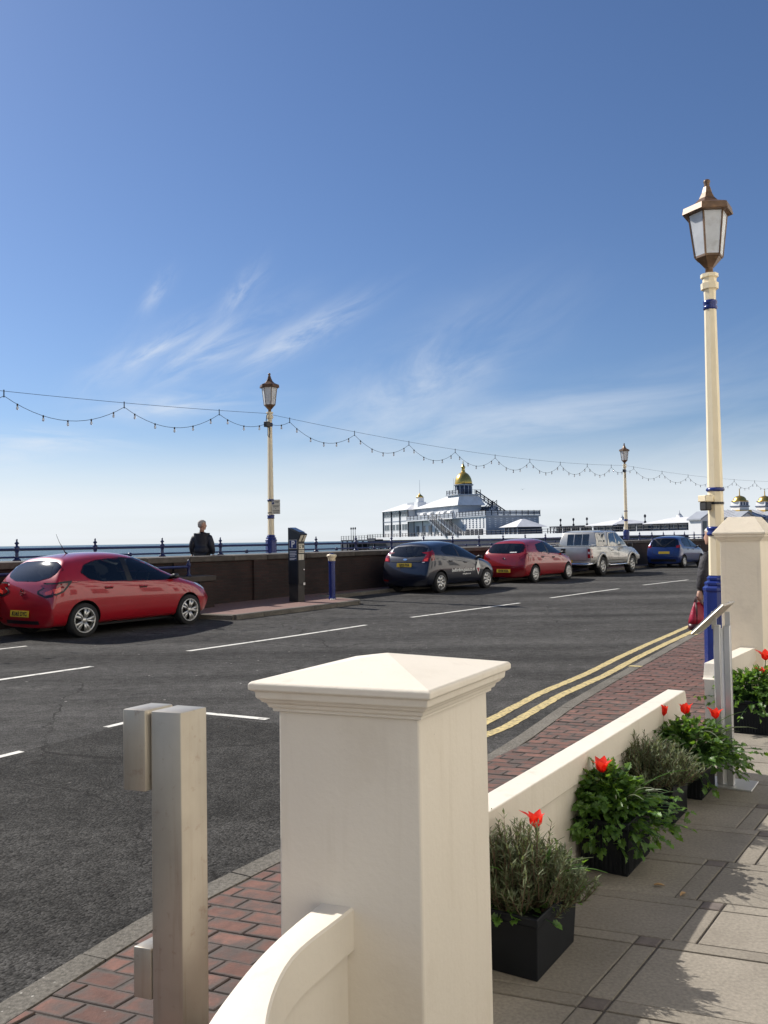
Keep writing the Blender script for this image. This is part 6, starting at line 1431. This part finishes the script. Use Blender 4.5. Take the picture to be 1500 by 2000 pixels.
cab_r = [[(1.86, -0.83, 1.10), (1.86, 0.83, 1.10), (3.95, 0.80, 1.10), (3.95, -0.80, 1.10)], [(1.95, -0.80, 1.35), (1.95, 0.80, 1.35), (3.55, 0.77, 1.38), (3.55, -0.77, 1.38)], [(2.12, -0.68, 1.71), (2.12, 0.68, 1.71), (3.02, 0.68, 1.72), (3.02, -0.68, 1.72)], [(2.3, -0.55, 1.755), (2.3, 0.55, 1.755), (2.9, 0.55, 1.755), (2.9, -0.55, 1.755)]]
cb, shC2 = loft(cab_r, 'cab', 'silver', PK)
can_r = [[(0.84, -0.80, 1.12), (0.84, 0.80, 1.12), (1.84, 0.82, 1.12), (1.84, -0.82, 1.12)], [(0.88, -0.78, 1.35), (0.88, 0.78, 1.35), (1.84, 0.80, 1.35), (1.84, -0.80, 1.35)], [(0.98, -0.67, 1.69), (0.98, 0.67, 1.69), (1.84, 0.70, 1.72), (1.84, -0.70, 1.72)], [(1.10, -0.55, 1.735), (1.10, 0.55, 1.735), (1.84, 0.56, 1.765), (1.84, -0.56, 1.765)]]
cn_, shK = loft(can_r, 'canopy', 'silver', PK)
for a, b in ((-0.70, -0.27), (-0.235, 0.235), (0.27, 0.70)):
    ia, ib = (a*0.90 if a < 0 else a), (b*0.90 if b > 0 else b)
    panel(shK, 'rear_window', 'glass_dark', PK, [(ia, 1.19), (ib, 1.19)], [(ia, 1.62), (ib, 1.62)], 'rear', 6, 4, 0.006)
for s in (-1, 1):
    panel(shK, 'canopy_window', 'glass_dark', PK, [(1.04, 1.20), (1.38, 1.20)], [(1.04, 1.58), (1.12, 1.63), (1.38, 1.64)], 'side', 8, 4, 0.006, True, s)
    panel(shK, 'canopy_window', 'glass_dark', PK, [(1.45, 1.20), (1.73, 1.20)], [(1.45, 1.64), (1.73, 1.65)], 'side', 8, 4, 0.006, True, s)
    panel(shC2, 'side_window', 'glass_dark', PK, [(2.06, 1.19), (2.72, 1.185)], [(2.06, 1.45), (2.20, 1.65), (2.72, 1.665)], 'side', 8, 4, 0.006, True, s)
    panel(shC2, 'side_window', 'glass_dark', PK, [(2.79, 1.185), (3.66, 1.18)], [(2.79, 1.665), (2.98, 1.655), (3.66, 1.22)], 'side', 10, 4, 0.006, True, s)
    for pl_ in ([(2.76, 1.10), (2.76, 0.58), (3.70, 0.55), (3.78, 0.8), (3.74, 1.09)], [(2.72, 0.58), (2.10, 0.60), (1.92, 0.85), (1.92, 1.10)], [(1.80, 1.12), (1.80, 0.50)]): ribbon(shP, 'door_seam', 'seam', PK, pl_, 0.010, 'side', s)
    panel(shP, 'tail_lamp', 'lens_red', PK, [(0.12, 0.70), (0.24, 0.70)], [(0.12, 1.06), (0.24, 1.06)], 'side', 3, 5, 0.010, True, s)
    f = lambda L_: sorted([(a*s, z) for a, z in L_])
    panel(shP, 'tail_lamp', 'lens_red', PK, f([(0.76, 0.70), (0.865, 0.70)]), f([(0.76, 1.06), (0.865, 1.06)]), 'rear', 3, 5, 0.010)
    panel(shP, 'reversing_lamp', 'lens_clear', PK, f([(0.775, 0.86), (0.85, 0.86)]), f([(0.775, 0.94), (0.85, 0.94)]), 'rear', 3, 3, 0.014)
    for x in (2.18, 2.92): k = MB(); k.box((x, s*(W/2+0.01), 0.98), (0.2, 0.03, 0.04)); k.build('door_handle', 'silver', PK, bevel=0.01)
    k = MB(); k.box((3.62, s*(W/2+0.14), 1.17), (0.10, 0.20, 0.17)); k.build('door_mirror', 'trim', PK, bevel=0.03, seg=2)
    k = MB(); k.tube([(1.75, s*0.88, 0.44), (1.85, s*0.93, 0.40), (3.5, s*0.93, 0.40), (3.6, s*0.88, 0.44)], 0.035, 8); k.build('side_step', 'chrome', PK, True)
    for x in sp_['axles']:       # wheel arch flares
        k = MB(); r0, r1 = 0.43, 0.515; rings = []
        for i in range(19):
            a = -0.12+(math.pi+0.24)*i/18; c, s2 = math.cos(a), math.sin(a); zc = sp_['wr']+0.02
            rings.append([(x+r0*c, s*(W/2-0.05), zc+r0*s2), (x+r0*c, s*(W/2+0.055), zc+r0*s2), (x+r1*c, s*(W/2+0.02), zc+r1*s2), (x+r1*c, s*(W/2-0.05), zc+r1*s2)])
        k.stack(rings); k.build('wheel_arch', 'silver', PK, True)
        wheel(PK, x, s*(W/2-0.10), 0.37, 0.225, 0.25, 6)
k = MB(); k.box((2.6, 0, 0.42), (4.4, 1.2, 0.2)); k.build('chassis', 'dark', PK)
k = MB(); k.box((0.46, 0, 1.142), (0.56, 1.50, 0.012)); k.build('bed_cover', 'trim', PK, bevel=0.003)
for s in (-1, 1): k = MB(); k.tube([(0.16, s*0.80, 1.145), (0.16, s*0.80, 1.20), (0.80, s*0.79, 1.21), (0.86, s*0.79, 1.16)], 0.018, 6); k.build('bed_rail', 'chrome', PK, True)
ribbon(shP, 'tailgate_seam', 'seam', PK, [(-0.73, 1.12), (-0.73, 0.62), (0.73, 0.62), (0.73, 1.12)], 0.012, 'rear')
k = MB(); k.tube([(0.45, -0.86, 0.50), (0.02, -0.86, 0.47), (-0.03, -0.80, 0.47), (-0.03, 0.80, 0.47), (0.02, 0.86, 0.47), (0.45, 0.86, 0.50)], 0.045, 8); k.build('rear_bumper', 'chrome', PK, True)
k = MB(); k.box((0.02, 0, 0.48), (0.12, 1.0, 0.10)); k.build('bumper_step', 'trim', PK, bevel=0.01)
k = MB(); k.box((0.085, 0.25, 1.03), (0.03, 0.20, 0.08)); k.build('tailgate_handle', 'trim', PK, bevel=0.01)
k = MB(); k.tube([(-0.03, 0.05, 0.46), (-0.10, 0.05, 0.46), (-0.12, 0.05, 0.50)], 0.03, 8); k.build('tow_ball', 'dark', PK, True)
plate(PK, '', 0.075, 0.57, 0.0, 0.12)
lo = [(-0.66, 1.22), (0.66, 1.22)]; hi = [(-0.60, 1.64), (0.60, 1.64)]
panel(shC2, 'windscreen', 'glass_dark', PK, lo, hi, 'front', 10, 5, 0.006)
for s in (-1, 1): panel(shP, 'head_lamp', 'lens_clear', PK, [(4.62, 0.78), (4.86, 0.76)], [(4.62, 0.96), (4.86, 0.92)], 'side', 4, 4, 0.008, True, s)
loc, rz = place(14.9, -3.50, R(-1.0), dict(axles=sp_['axles'], W=W)); PK.location = loc; PK.rotation_euler = (0, 0, rz)
# ------------------------------------------------------------------ the pier
PC = Vector((24.8, 215.0)); PS = Vector((-0.37, 0.93)).normalized(); PL = Vector((0.93, 0.37)).normalized()
def PP(a, b, z): p = PC+PS*a+PL*b; return (p.x, p.y, z)
DK = 2.4
def pbox(t, name, m, a0, a1, b0, b1, z0, z1):
    k = MB(); k.stack([[PP(a0, b0, z), PP(a1, b0, z), PP(a1, b1, z), PP(a0, b1, z)] for z in (z0, z1)]); return k.build(name, m, t)
def pfrust(t, name, m, r0, z0, r1, z1):
    k = MB(); k.stack([[PP(a0, b0, z), PP(a1, b0, z), PP(a1, b1, z), PP(a0, b1, z)] for (a0, a1, b0, b1), z in ((r0, z0), (r1, z1))]); return k.build(name, m, t)
def prail(t, name, pts, z, h=1.05, step=2.0, m='pier_dark', panel_m=None):
    k = MB(); f = MB()
    for (a0, b0), (a1, b1) in zip(pts, pts[1:]):
        L = math.hypot(a1-a0, b1-b0); n = max(1, int(L/step))
        for i in range(n+1):
            p = PP(lerp(a0, a1, i/n), lerp(b0, b1, i/n), z); k.box((p[0], p[1], z+h*0.55), (0.16, 0.16, h*1.1))
        for hh in (h, h*0.5): k.tube([PP(a0, b0, z+hh), PP(a1, b1, z+hh)], 0.05, 4)
        if panel_m: f.stack([[PP(a0, b0, z+0.1), PP(a0, b0, z+h*0.9), PP(a0, b0+0.06, z+h*0.9), PP(a0, b0+0.06, z+0.1)], [PP(a1, b1, z+0.1), PP(a1, b1, z+h*0.9), PP(a1, b1+0.06, z+h*0.9), PP(a1, b1+0.06, z+0.1)]])
    k.build(name, m, t)
    if panel_m: f.build('railing_panel', panel_m, t)
def windows(t, a0, a1, n, b, z0, z1, side='a', fr='pier_white', gap=0.25):
    for i in range(n):
        x0 = lerp(a0, a1, i/n)+gap/2; x1 = lerp(a0, a1, (i+1)/n)-gap/2; k = MB(); g = MB()
        if side == 'a': q = lambda x, d, z: PP(x, b-d, z)
        else: q = lambda x, d, z: PP(b-d, x, z)
        g.stack([[q(x0, 0.03, z0), q(x0, 0.03, z1), q(x0, -0.02, z1), q(x0, -0.02, z0)], [q(x1, 0.03, z0), q(x1, 0.03, z1), q(x1, -0.02, z1), q(x1, -0.02, z0)]])
        w = g.build('window', 'pier_glass', t)
        xm = (x0+x1)/2
        for xa, xb, za, zb in ((x0, x1, z0-0.08, z0), (x0, x1, z1, z1+0.08), (xm-0.06, xm+0.06, z0, z1)):
            k.stack([[q(xa, 0.08, za), q(xa, 0.08, zb), q(xa, -0.02, zb), q(xa, -0.02, za)], [q(xb, 0.08, za), q(xb, 0.08, zb), q(xb, -0.02, zb), q(xb, -0.02, za)]])
        k.build('window_frame', fr, w)

dk = thing('pier_deck', 'long iron pier deck with white fascia on dark piles over the sea', 'pier')
A0, A1 = -77, 74; B1 = 20
pbox(dk, 'deck', 'pier_dark', A0, A1, -3.2, B1, DK-0.55, DK)
pbox(dk, 'fascia', 'pier_white', A0, A1-8, -3.32, -3.2, DK-0.72, DK+0.16)
pbox(dk, 'girder', 'pier_dark', A0, A1, -2.9, -2.4, DK-2.7, DK-0.55); pbox(dk, 'girder', 'pier_dark', A0, A1, B1-3, B1-2.5, DK-3.0, DK-0.55)
pl_ = MB(); br = MB()
a = A0+2
while a < A1:
    for b in (-2.6, 2.5, 7.5, 12.5, 17.3):
        p = PP(a, b, 0); pl_.lathe([(0.36, -7.5), (0.36, DK-1.9)], 8, (p[0], p[1], 0))
    for b in (-2.6,):
        for (z0, z1) in ((-4.2, DK-2.0), (DK-2.0, -4.2)): br.tube([PP(a, b, z0), PP(a+6.3, b, z1)], 0.17, 4)
        br.tube([PP(a, b, -1.2), PP(a+6.3, b, -1.2)], 0.2, 4)
    for b0, b1 in ((-2.6, 2.5), (7.5, 12.5)): br.tube([PP(a, b0, -4.0), PP(a, b1, DK-2.0)], 0.09, 4)
    a += 6.3
o = pl_.build('pile', 'pier_dark', dk); o['kind'] = 'stuff'; o = br.build('cross_bracing', 'pier_dark', dk); o['kind'] = 'stuff'
prail(dk, 'deck_railing', [(A0, -3.0), (A1, -3.0)], DK, 1.1, 2.2)
# landing stage at the seaward end
ls = thing('landing_stage', 'dark landing stage at the seaward end of the pier, left of the pavilion', 'landing stage')
pbox(ls, 'lower_deck', 'pier_dark', 60, 92, -6, 10, DK-0.9, DK-0.4); pbox(ls, 'lower_frame', 'pier_dark', 62, 92, -5.6, -5.2, -2.6, -2.0)
for a in range(62, 93, 5):
    k = MB(); p = PP(a, -5.4, 0); k.lathe([(0.28, -7.5), (0.28, DK-0.6)], 8, (p[0], p[1], 0)); k.build('pile', 'pier_dark', ls)
prail(ls, 'stage_railing', [(62, -5.8), (92, -5.8)], DK-0.4, 1.2, 2.5)
for a in (78.5, 80.5, 82.5):
    k = MB(); p = PP(a, -5.6, DK-0.4); k.lathe([(0.09, 0), (0.07, 3.3), (0.25, 3.4), (0.25, 3.9), (0.05, 4.1)], 8, p); k.build('lamp_standard', 'pier_dark', ls)
pbox(ls, 'stage_hut', 'pier_dark', 92, 101, -3, 4, -2.4, 0.9)

pv_ = thing('pier_pavilion', 'white pier pavilion with a gold domed drum and outside stairs', 'pavilion')
pbox(pv_, 'ground_floor', 'pier_white', 0, 62, 0, 15, DK, 7.1)
# seaward two-storey block
pbox(pv_, 'end_block', 'pier_white', 44, 63.6, -1.6, 13, DK, 10.4)
pfrust(pv_, 'end_roof', 'pier_roof', (43.5, 64.4, -2.4, 13.6), 10.4, (50, 58, 3, 8.5), 12.7); pbox(pv_, 'roof_vent', 'pier_grey', 46, 52, 1.5, 5, 11.0, 12.7)
for n_, a0, a1 in ((4, 44.5, 63.0),):
    windows(pv_, a0, a1, n_, -1.6, 8.6, 10.0); windows(pv_, a0, a1, n_, -1.6, 4.6, 6.3, gap=0.7)
pbox(pv_, 'band', 'pier_grey', 43.9, 63.7, -1.72, -1.6, 7.2, 7.4)
for a in (43.9, 50.2, 56.8, 63.5): pbox(pv_, 'column', 'pier_dark', a-0.13, a+0.13, -1.9, -1.66, DK, 10.4)
# main upper storey
pbox(pv_, 'upper_floor', 'pier_grey', 15.7, 43.9, 0.4, 7.2, 7.1, 10.5)
for a in (18.5, 22.5, 25.5, 31, 36): 
    k = MB(); k.stack([[PP(x, 0.4, 9.35), PP(x, -0.5, 9.1), PP(x, -0.75, 8.6), PP(x, 0.4, 8.6)] for x in (a, a+1.9)]); k.build('awning', 'pier_white', pv_)
pbox(pv_, 'balcony', 'pier_white', 14, 44, -2.2, 0.3, 6.95, 7.2); prail(pv_, 'balcony_railing', [(14, -2.1), (44, -2.1)], 7.2, 1.2, 2.4, 'pier_dark', 'pier_grey')
for a in (15, 21, 27, 33, 39): pbox(pv_, 'column', 'pier_dark', a-0.11, a+0.11, -2.15, -1.95, DK, 7.0)
pbox(pv_, 'doorway', 'pier_dark', 20.0, 21.4, -0.06, 0.05, DK, 4.9); windows(pv_, 22, 43, 5, 0.0, 3.2, 5.6, gap=2.2)
pfrust(pv_, 'main_roof', 'pier_roof', (14.6, 44.5, -0.3, 7.9), 10.5, (16.0, 22.4, 0.9, 6.5), 13.2)
pbox(pv_, 'roof_dormer', 'pier_grey', 29, 33, 0.4, 3.5, 10.6, 11.9)
pbox(pv_, 'platform', 'pier_grey', 15.4, 22.8, 0.3, 7.2, 13.2, 13.45); prail(pv_, 'platform_railing', [(15.6, 0.5), (22.6, 0.5)], 13.45, 1.1, 1.5, 'pier_dark', 'pier_grey'); prail(pv_, 'platform_railing', [(15.6, 0.5), (15.6, 7.0)], 13.45, 1.1, 1.5)
dc = PP(18.9, 3.7, 0)
k = MB(); k.lathe([(2.15, 13.4), (2.15, 15.9)], 20, (dc[0], dc[1], 0)); k.build('drum', 'pier_blue', pv_, True)
for i in range(12):
    a = 2*math.pi*i/12; k = MB(); k.box((dc[0]+2.2*math.cos(a), dc[1]+2.2*math.sin(a), 14.6), (0.22, 0.22, 2.4), a); k.build('drum_pilaster', 'pier_grey', pv_)
k = MB(); k.lathe([(2.3, 15.8), (2.65, 15.95), (2.65, 16.15), (2.2, 16.2)], 20, (dc[0], dc[1], 0)); k.build('drum_cornice', 'pier_grey', pv_)
prof = [(2.35*math.cos(t*math.pi/2/9), 16.2+3.3*math.sin(t*math.pi/2/9)) for t in range(9)]+[(0.62, 19.45)]
k = MB(); k.lathe(prof, 20, (dc[0], dc[1], 0)); k.build('dome', 'gold', pv_, True)
k = MB(); k.lathe([(0.75, 19.3), (0.5, 19.6), (0.42, 20.6), (0.62, 20.7), (0.62, 20.85), (0.4, 21.1), (0.12, 21.7), (0.10, 22.3), (0.02, 22.5)], 12, (dc[0], dc[1], 0)); k.build('lantern', 'gold', pv_, True)
# landward terrace block with pierced screen
for i in range(7):
    for j in range(5):
        a0 = 0.8+i*1.85; z0 = 4.45+j*0.5
        k = MB(); k.stack([[PP(a0, -0.10, z0), PP(a0+0.75, -0.10, z0+0.02), PP(a0+0.1, -0.10, z0+0.3)], [PP(a0, 0.05, z0), PP(a0+0.75, 0.05, z0+0.02), PP(a0+0.1, 0.05, z0+0.3)]]); k.build('screen_opening', 'pier_blue', pv_)
for j in range(5):
    for i in range(9):
        b0 = 0.8+i*1.6; z0 = 4.45+j*0.5
        k = MB(); k.stack([[PP(-0.10, b0, z0), PP(-0.10, b0+0.75, z0+0.02), PP(-0.10, b0+0.1, z0+0.3)], [PP(0.05, b0, z0), PP(0.05, b0+0.75, z0+0.02), PP(0.05, b0+0.1, z0+0.3)]]); k.build('screen_opening', 'pier_white', pv_)
pbox(pv_, 'landward_shade_skin', 'pier_grey', -0.06, 0.0, 0.0, 15, DK, 7.1)  # grey skin over the white wall puts the landward side's shade into colour
pbox(pv_, 'terrace_edge', 'pier_grey', -0.4, 15.6, -0.3, 15.3, 7.1, 7.4); prail(pv_, 'terrace_railing', [(15.5, -0.2), (-0.3, -0.2), (-0.3, 15.2)], 7.4, 1.15, 1.7, 'pier_dark', 'pier_grey')
pbox(pv_, 'shop_front', 'pier_dark', 1.5, 10.5, -0.12, 0.0, DK, 4.1)
for a in (3.6, 5.8, 8.0): pbox(pv_, 'shop_post', 'pier_white', a-0.15, a+0.15, -0.2, -0.12, DK, 4.1)
# stairs
def stair(name, p0, p1, w, n):
    k = MB(); r = MB()
    dirn = Vector((p1[0]-p0[0], p1[1]-p0[1])); nn = Vector((-dirn.y, dirn.x)).normalized()*w/2
    for i in range(n):
        u0, u1 = i/n, (i+1)/n; a0, b0 = lerp(p0[0], p1[0], u0), lerp(p0[1], p1[1], u0); a1_, b1_ = lerp(p0[0], p1[0], u1), lerp(p0[1], p1[1], u1); z1 = lerp(p0[2], p1[2], (u0+u1)/2)
        k.stack([[PP(x+s*nn.x, y+s*nn.y, z) for (x, y, s) in ((a0, b0, -1), (a1_, b1_, -1), (a1_, b1_, 1), (a0, b0, 1))] for z in (z1-0.35, z1)])
    for s in (-1, 1):
        q = lambda u, dz_: PP(lerp(p0[0], p1[0], u)+s*nn.x, lerp(p0[1], p1[1], u)+s*nn.y, lerp(p0[2], p1[2], u)+dz_)
        r.tube([q(0, 1.1), q(1, 1.1)], 0.08, 4); r.tube([q(0, 0.55), q(1, 0.55)], 0.05, 4)
        for i in range(9): r.tube([q(i/8, -0.3), q(i/8, 1.2)], 0.09, 4)
    k.build(name, 'pier_grey', pv_); r.build('stair_railing', 'pier_dark', pv_)
stair('roof_stair', (18, 7.0, 13.4), (14.6, 14.6, 7.4), 1.8, 18)
stair('roof_stair', (14.4, 10.6, 10.6), (13.6, 5.2, 7.4), 1.6, 12)
pbox(pv_, 'stair_housing', 'pier_grey', 15.4, 19.0, 8.0, 12.2, 7.1, 10.2)
stair('deck_stair', (21, -2.6, 7.2), (8.5, -2.6, DK), 1.6, 16); stair('deck_stair', (26, -3.0, 7.2), (15, -3.0, DK), 1.2, 14)
def turret(t, a, b, z0, w, h, m='pier_white', mast=True):
    pbox(t, 'turret', m, a-w, a+w, b-w, b+w, z0, z0+h*0.62); pbox(t, 'turret_top', m, a-w*0.7, a+w*0.7, b-w*0.7, b+w*0.7, z0+h*0.62, z0+h)
    p = PP(a, b, z0+h); k = MB(); k.lathe([(w*0.9, 0), (w*0.75, 0.35), (w*0.4, 0.75), (w*0.15, 1.0), (0.03, 1.5)], 10, p); k.build('turret_dome', 'gold', t, True)
    if mast: k = MB(); k.lathe([(0.06, 1.3), (0.03, 5.2)], 6, p); k.build('mast', 'pier_grey', t)
turret(pv_, 44.6, 2.4, 10.6, 1.3, 3.4); turret(pv_, 27.5, 5.0, 11.6, 0.9, 1.6)

# hexagonal kiosk by the pavilion
kq = thing('pier_kiosk', 'white tent roofed kiosk in front of the pavilion on the pier', 'kiosk', (0, 0, 0), 0, 'kiosks on the pier deck')
pbox(kq, 'counter', 'pier_blue', -11, -4.6, 2.6, 9, DK, 4.3); pfrust(kq, 'roof', 'pier_roof', (-12, -3.6, 1.6, 10), 4.3, (-8.2, -7.4, 5.4, 6.2), 6.2)
for a in (-10.8, -8.8, -6.8, -4.8): pbox(kq, 'post', 'pier_white', a-0.1, a+0.1, 2.46, 2.6, DK, 4.3)
# glazed wind shelters along the deck
for lb, a0, a1 in (('long glazed wind shelter on the pier deck between pavilion and domed kiosk', -38, -25), ('glazed wind shelter on the pier deck beside the far street lamp', -56.5, -49)):
    t = thing('wind_shelter', lb, 'wind shelter'); pbox(t, 'roof', 'pier_dark', a0, a1, 2.2, 5.8, 3.85, 4.1); pbox(t, 'screen', 'pier_glass', a0, a1, 3.9, 4.0, DK, 3.85); 
    n = int((a1-a0)/1.6)
    for i in range(n+1): a = lerp(a0, a1, i/n); pbox(t, 'post', 'pier_white' if i % 2 else 'pier_dark', a-0.1, a+0.1, 2.4, 2.6, DK, 3.85)
    pbox(t, 'bench', 'pier_blue', a0, a1, 3.0, 3.7, DK+0.3, DK+0.6)
    for i in range(0, n+1, 3): a = lerp(a0, a1, i/n); p = PP(a, 3, 4.1); k = MB(); k.lathe([(0.2, 0), (0.25, 0.3), (0.08, 0.5), (0.08, 1.0), (0.22, 1.15), (0.22, 1.5), (0.05, 1.65)], 8, p); k.build('finial', 'pier_dark', t)
def cupola(t, a, b, z):
    pfrust(t, 'cupola', 'pier_white', (a-0.6, a+0.6, b-0.6, b+0.6), z, (a-0.3, a+0.3, b-0.3, b+0.3), z+0.7); p = PP(a, b, z+0.7); k = MB(); k.lathe([(0.45, 0), (0.4, 0.08), (0.15, 0.3), (0.05, 0.5), (0.02, 0.9)], 8, p); k.build('cupola_top', 'pier_lead', t)
for lb, a0, a1, cs in (('small white roofed pier kiosk with one cupola, left of the far street lamp', -48.5, -39.2, (-45.0,)), ('long white roofed pier kiosk with two cupolas, right of the far street lamp', -73.6, -57.5, (-61.8, -70.9))):
    t = thing('pier_kiosk', lb, 'kiosk', (0, 0, 0), 0, 'kiosks on the pier deck')
    pbox(t, 'hall', 'pier_blue', a0+1, a1-1, 3.0, 12, DK, 4.0); pfrust(t, 'roof', 'pier_roof', (a0, a1, 1.6, 13.2), 4.0, (a0+3, a1-3, 6, 8.5), 5.0); pbox(t, 'eaves', 'pier_white', a0, a1, 1.6, 13.2, 3.87, 4.0)
    n = int((a1-a0-2)/2.2); windows(t, a0+1.2, a1-1.2, n, 3.0, DK+0.6, 3.6, gap=0.5)
    for a in cs: cupola(t, a, 6.5, 4.7)

# entrance building at the landward end
EN = Vector((51.0, 124.0)); ed = Vector((0.93, 0.37)).normalized(); eb = Vector((-0.37, 0.93)).normalized()
def EP(x, y, z): p = EN+ed*x+eb*y; return (p.x, p.y, z)
en = thing('pier_entrance', 'pier entrance hall with striped metal roof, gables and gold capped turrets', 'building')
def ebox(name, m, x0, x1, y0, y1, z0, z1, x2=None):
    k = MB(); k.stack([[EP(x0, y0, z), EP(x1, y0, z), EP(x1, y1, z), EP(x0, y1, z)] for z in (z0, z1)]); return k.build(name, m, en)
ebox('hall', 'pier_grey', -4.0, 14, 0, 4.5, -0.5, 4.1)
k = MB(); k.stack([[EP(x, -0.5, 4.1), EP(x, 2.3, 5.2), EP(x, 5.0, 4.1)] for x in (-4, 14)]); k.build('roof', 'pier_roof', en)
for i in range(20):
    x = -4+i*0.93; k = MB(); k.tube([EP(x, -0.55, 4.13), EP(x, 2.3, 5.25)], 0.07, 4); k.build('roof_seam', 'pier_lead', en)
for gx in (-7.4, -0.8, 4.6, 10):
    w = 1.5
    k = MB(); k.stack([[EP(gx-w, y, -0.5), EP(gx-w, y, 3.9), EP(gx, y, 4.75), EP(gx+w, y, 3.9), EP(gx+w, y, -0.5)] for y in (-1.0, 1.5)]); k.build('gable', 'pier_white', en)
    for sx in (-1, 1): k = MB(); k.stack([[EP(gx, y, 4.98), EP(gx, y, 4.77), EP(gx+sx*(w+0.3), y, 3.72), EP(gx+sx*(w+0.3), y, 3.93)] for y in (-1.3, 1.5)]); k.build('gable_roof', 'pier_lead', en)
    for px_ in (-0.9, 0.0, 0.9):
        for z0, z1 in ((0.0, 1.8), (2.1, 3.6)):
            k = MB(); k.stack([[EP(gx+px_-0.34, y, z0), EP(gx+px_+0.34, y, z0), EP(gx+px_+0.34, y, z1), EP(gx+px_-0.34, y, z1)] for y in (-1.06, -0.98)]); k.build('window', 'pier_glass', en)
for tx, mm in ((0.9, 'ochre'), (5.6, 'ochre'), (7.4, 'pier_white')):
    ebox('turret_base', mm, tx-1.1, tx+1.1, 1.0, 3.2, 4.2, 5.2); ebox('turret', 'pier_white', tx-0.85, tx+0.85, 1.25, 2.95, 5.2, 6.4)
    ebox('turret_band', 'pier_blue', tx-0.95, tx+0.95, 1.15, 3.05, 5.65, 5.8)
    for sx in (-0.5, 0.0, 0.5): k = MB(); k.stack([[EP(tx+sx-0.12, y, 5.88), EP(tx+sx+0.12, y, 5.88), EP(tx+sx+0.12, y, 6.3), EP(tx+sx-0.12, y, 6.3)] for y in (1.2, 1.26)]); k.build('turret_slot', 'pier_blue', en)
    p = EP(tx, 2.1, 6.4); k = MB(); k.lathe([(1.15, 0), (1.15, 0.15)]+[(0.92*math.cos(i*math.pi/2/7), 0.15+0.72*math.sin(i*math.pi/2/7)) for i in range(7)]+[(0.08, 0.9), (0.05, 1.9)], 14, p); k.build('turret_dome', 'gold', en, True)
# bank of shingle and groundworks below the entrance
tag(poly_obj('ground', [tuple(FS(40, -1.2).xy), tuple(FS(165, -1.2).xy), (130, 110), (EN.x+34, EN.y+30), (EN.x-9, EN.y+6), (EN.x-12, EN.y-4)], -0.6, 'shingle'), kind='structure')
# a distant gull
gl = thing('gull', 'tiny gull flying over the pier, right of the gold dome', 'bird', (42, 266, 16.4))
k = MB(); k.lathe([(0.02, -0.3), (0.09, -0.12), (0.10, 0.05), (0.05, 0.22), (0.01, 0.32)], 8, axis='y'); k.build('body', 'gull', gl, True)
for s in (-1, 1): k = MB(); k.stack([[(0, 0.12, 0.02), (0, -0.10, 0.02), (0, -0.10, 0.05), (0, 0.12, 0.05)], [(s*0.35, 0.10, 0.16), (s*0.35, -0.08, 0.16), (s*0.35, -0.08, 0.18), (s*0.35, 0.10, 0.18)], [(s*0.72, -0.02, 0.10), (s*0.72, -0.08, 0.10), (s*0.72, -0.08, 0.11), (s*0.72, -0.02, 0.11)]]); k.build('wing', 'gull', gl)
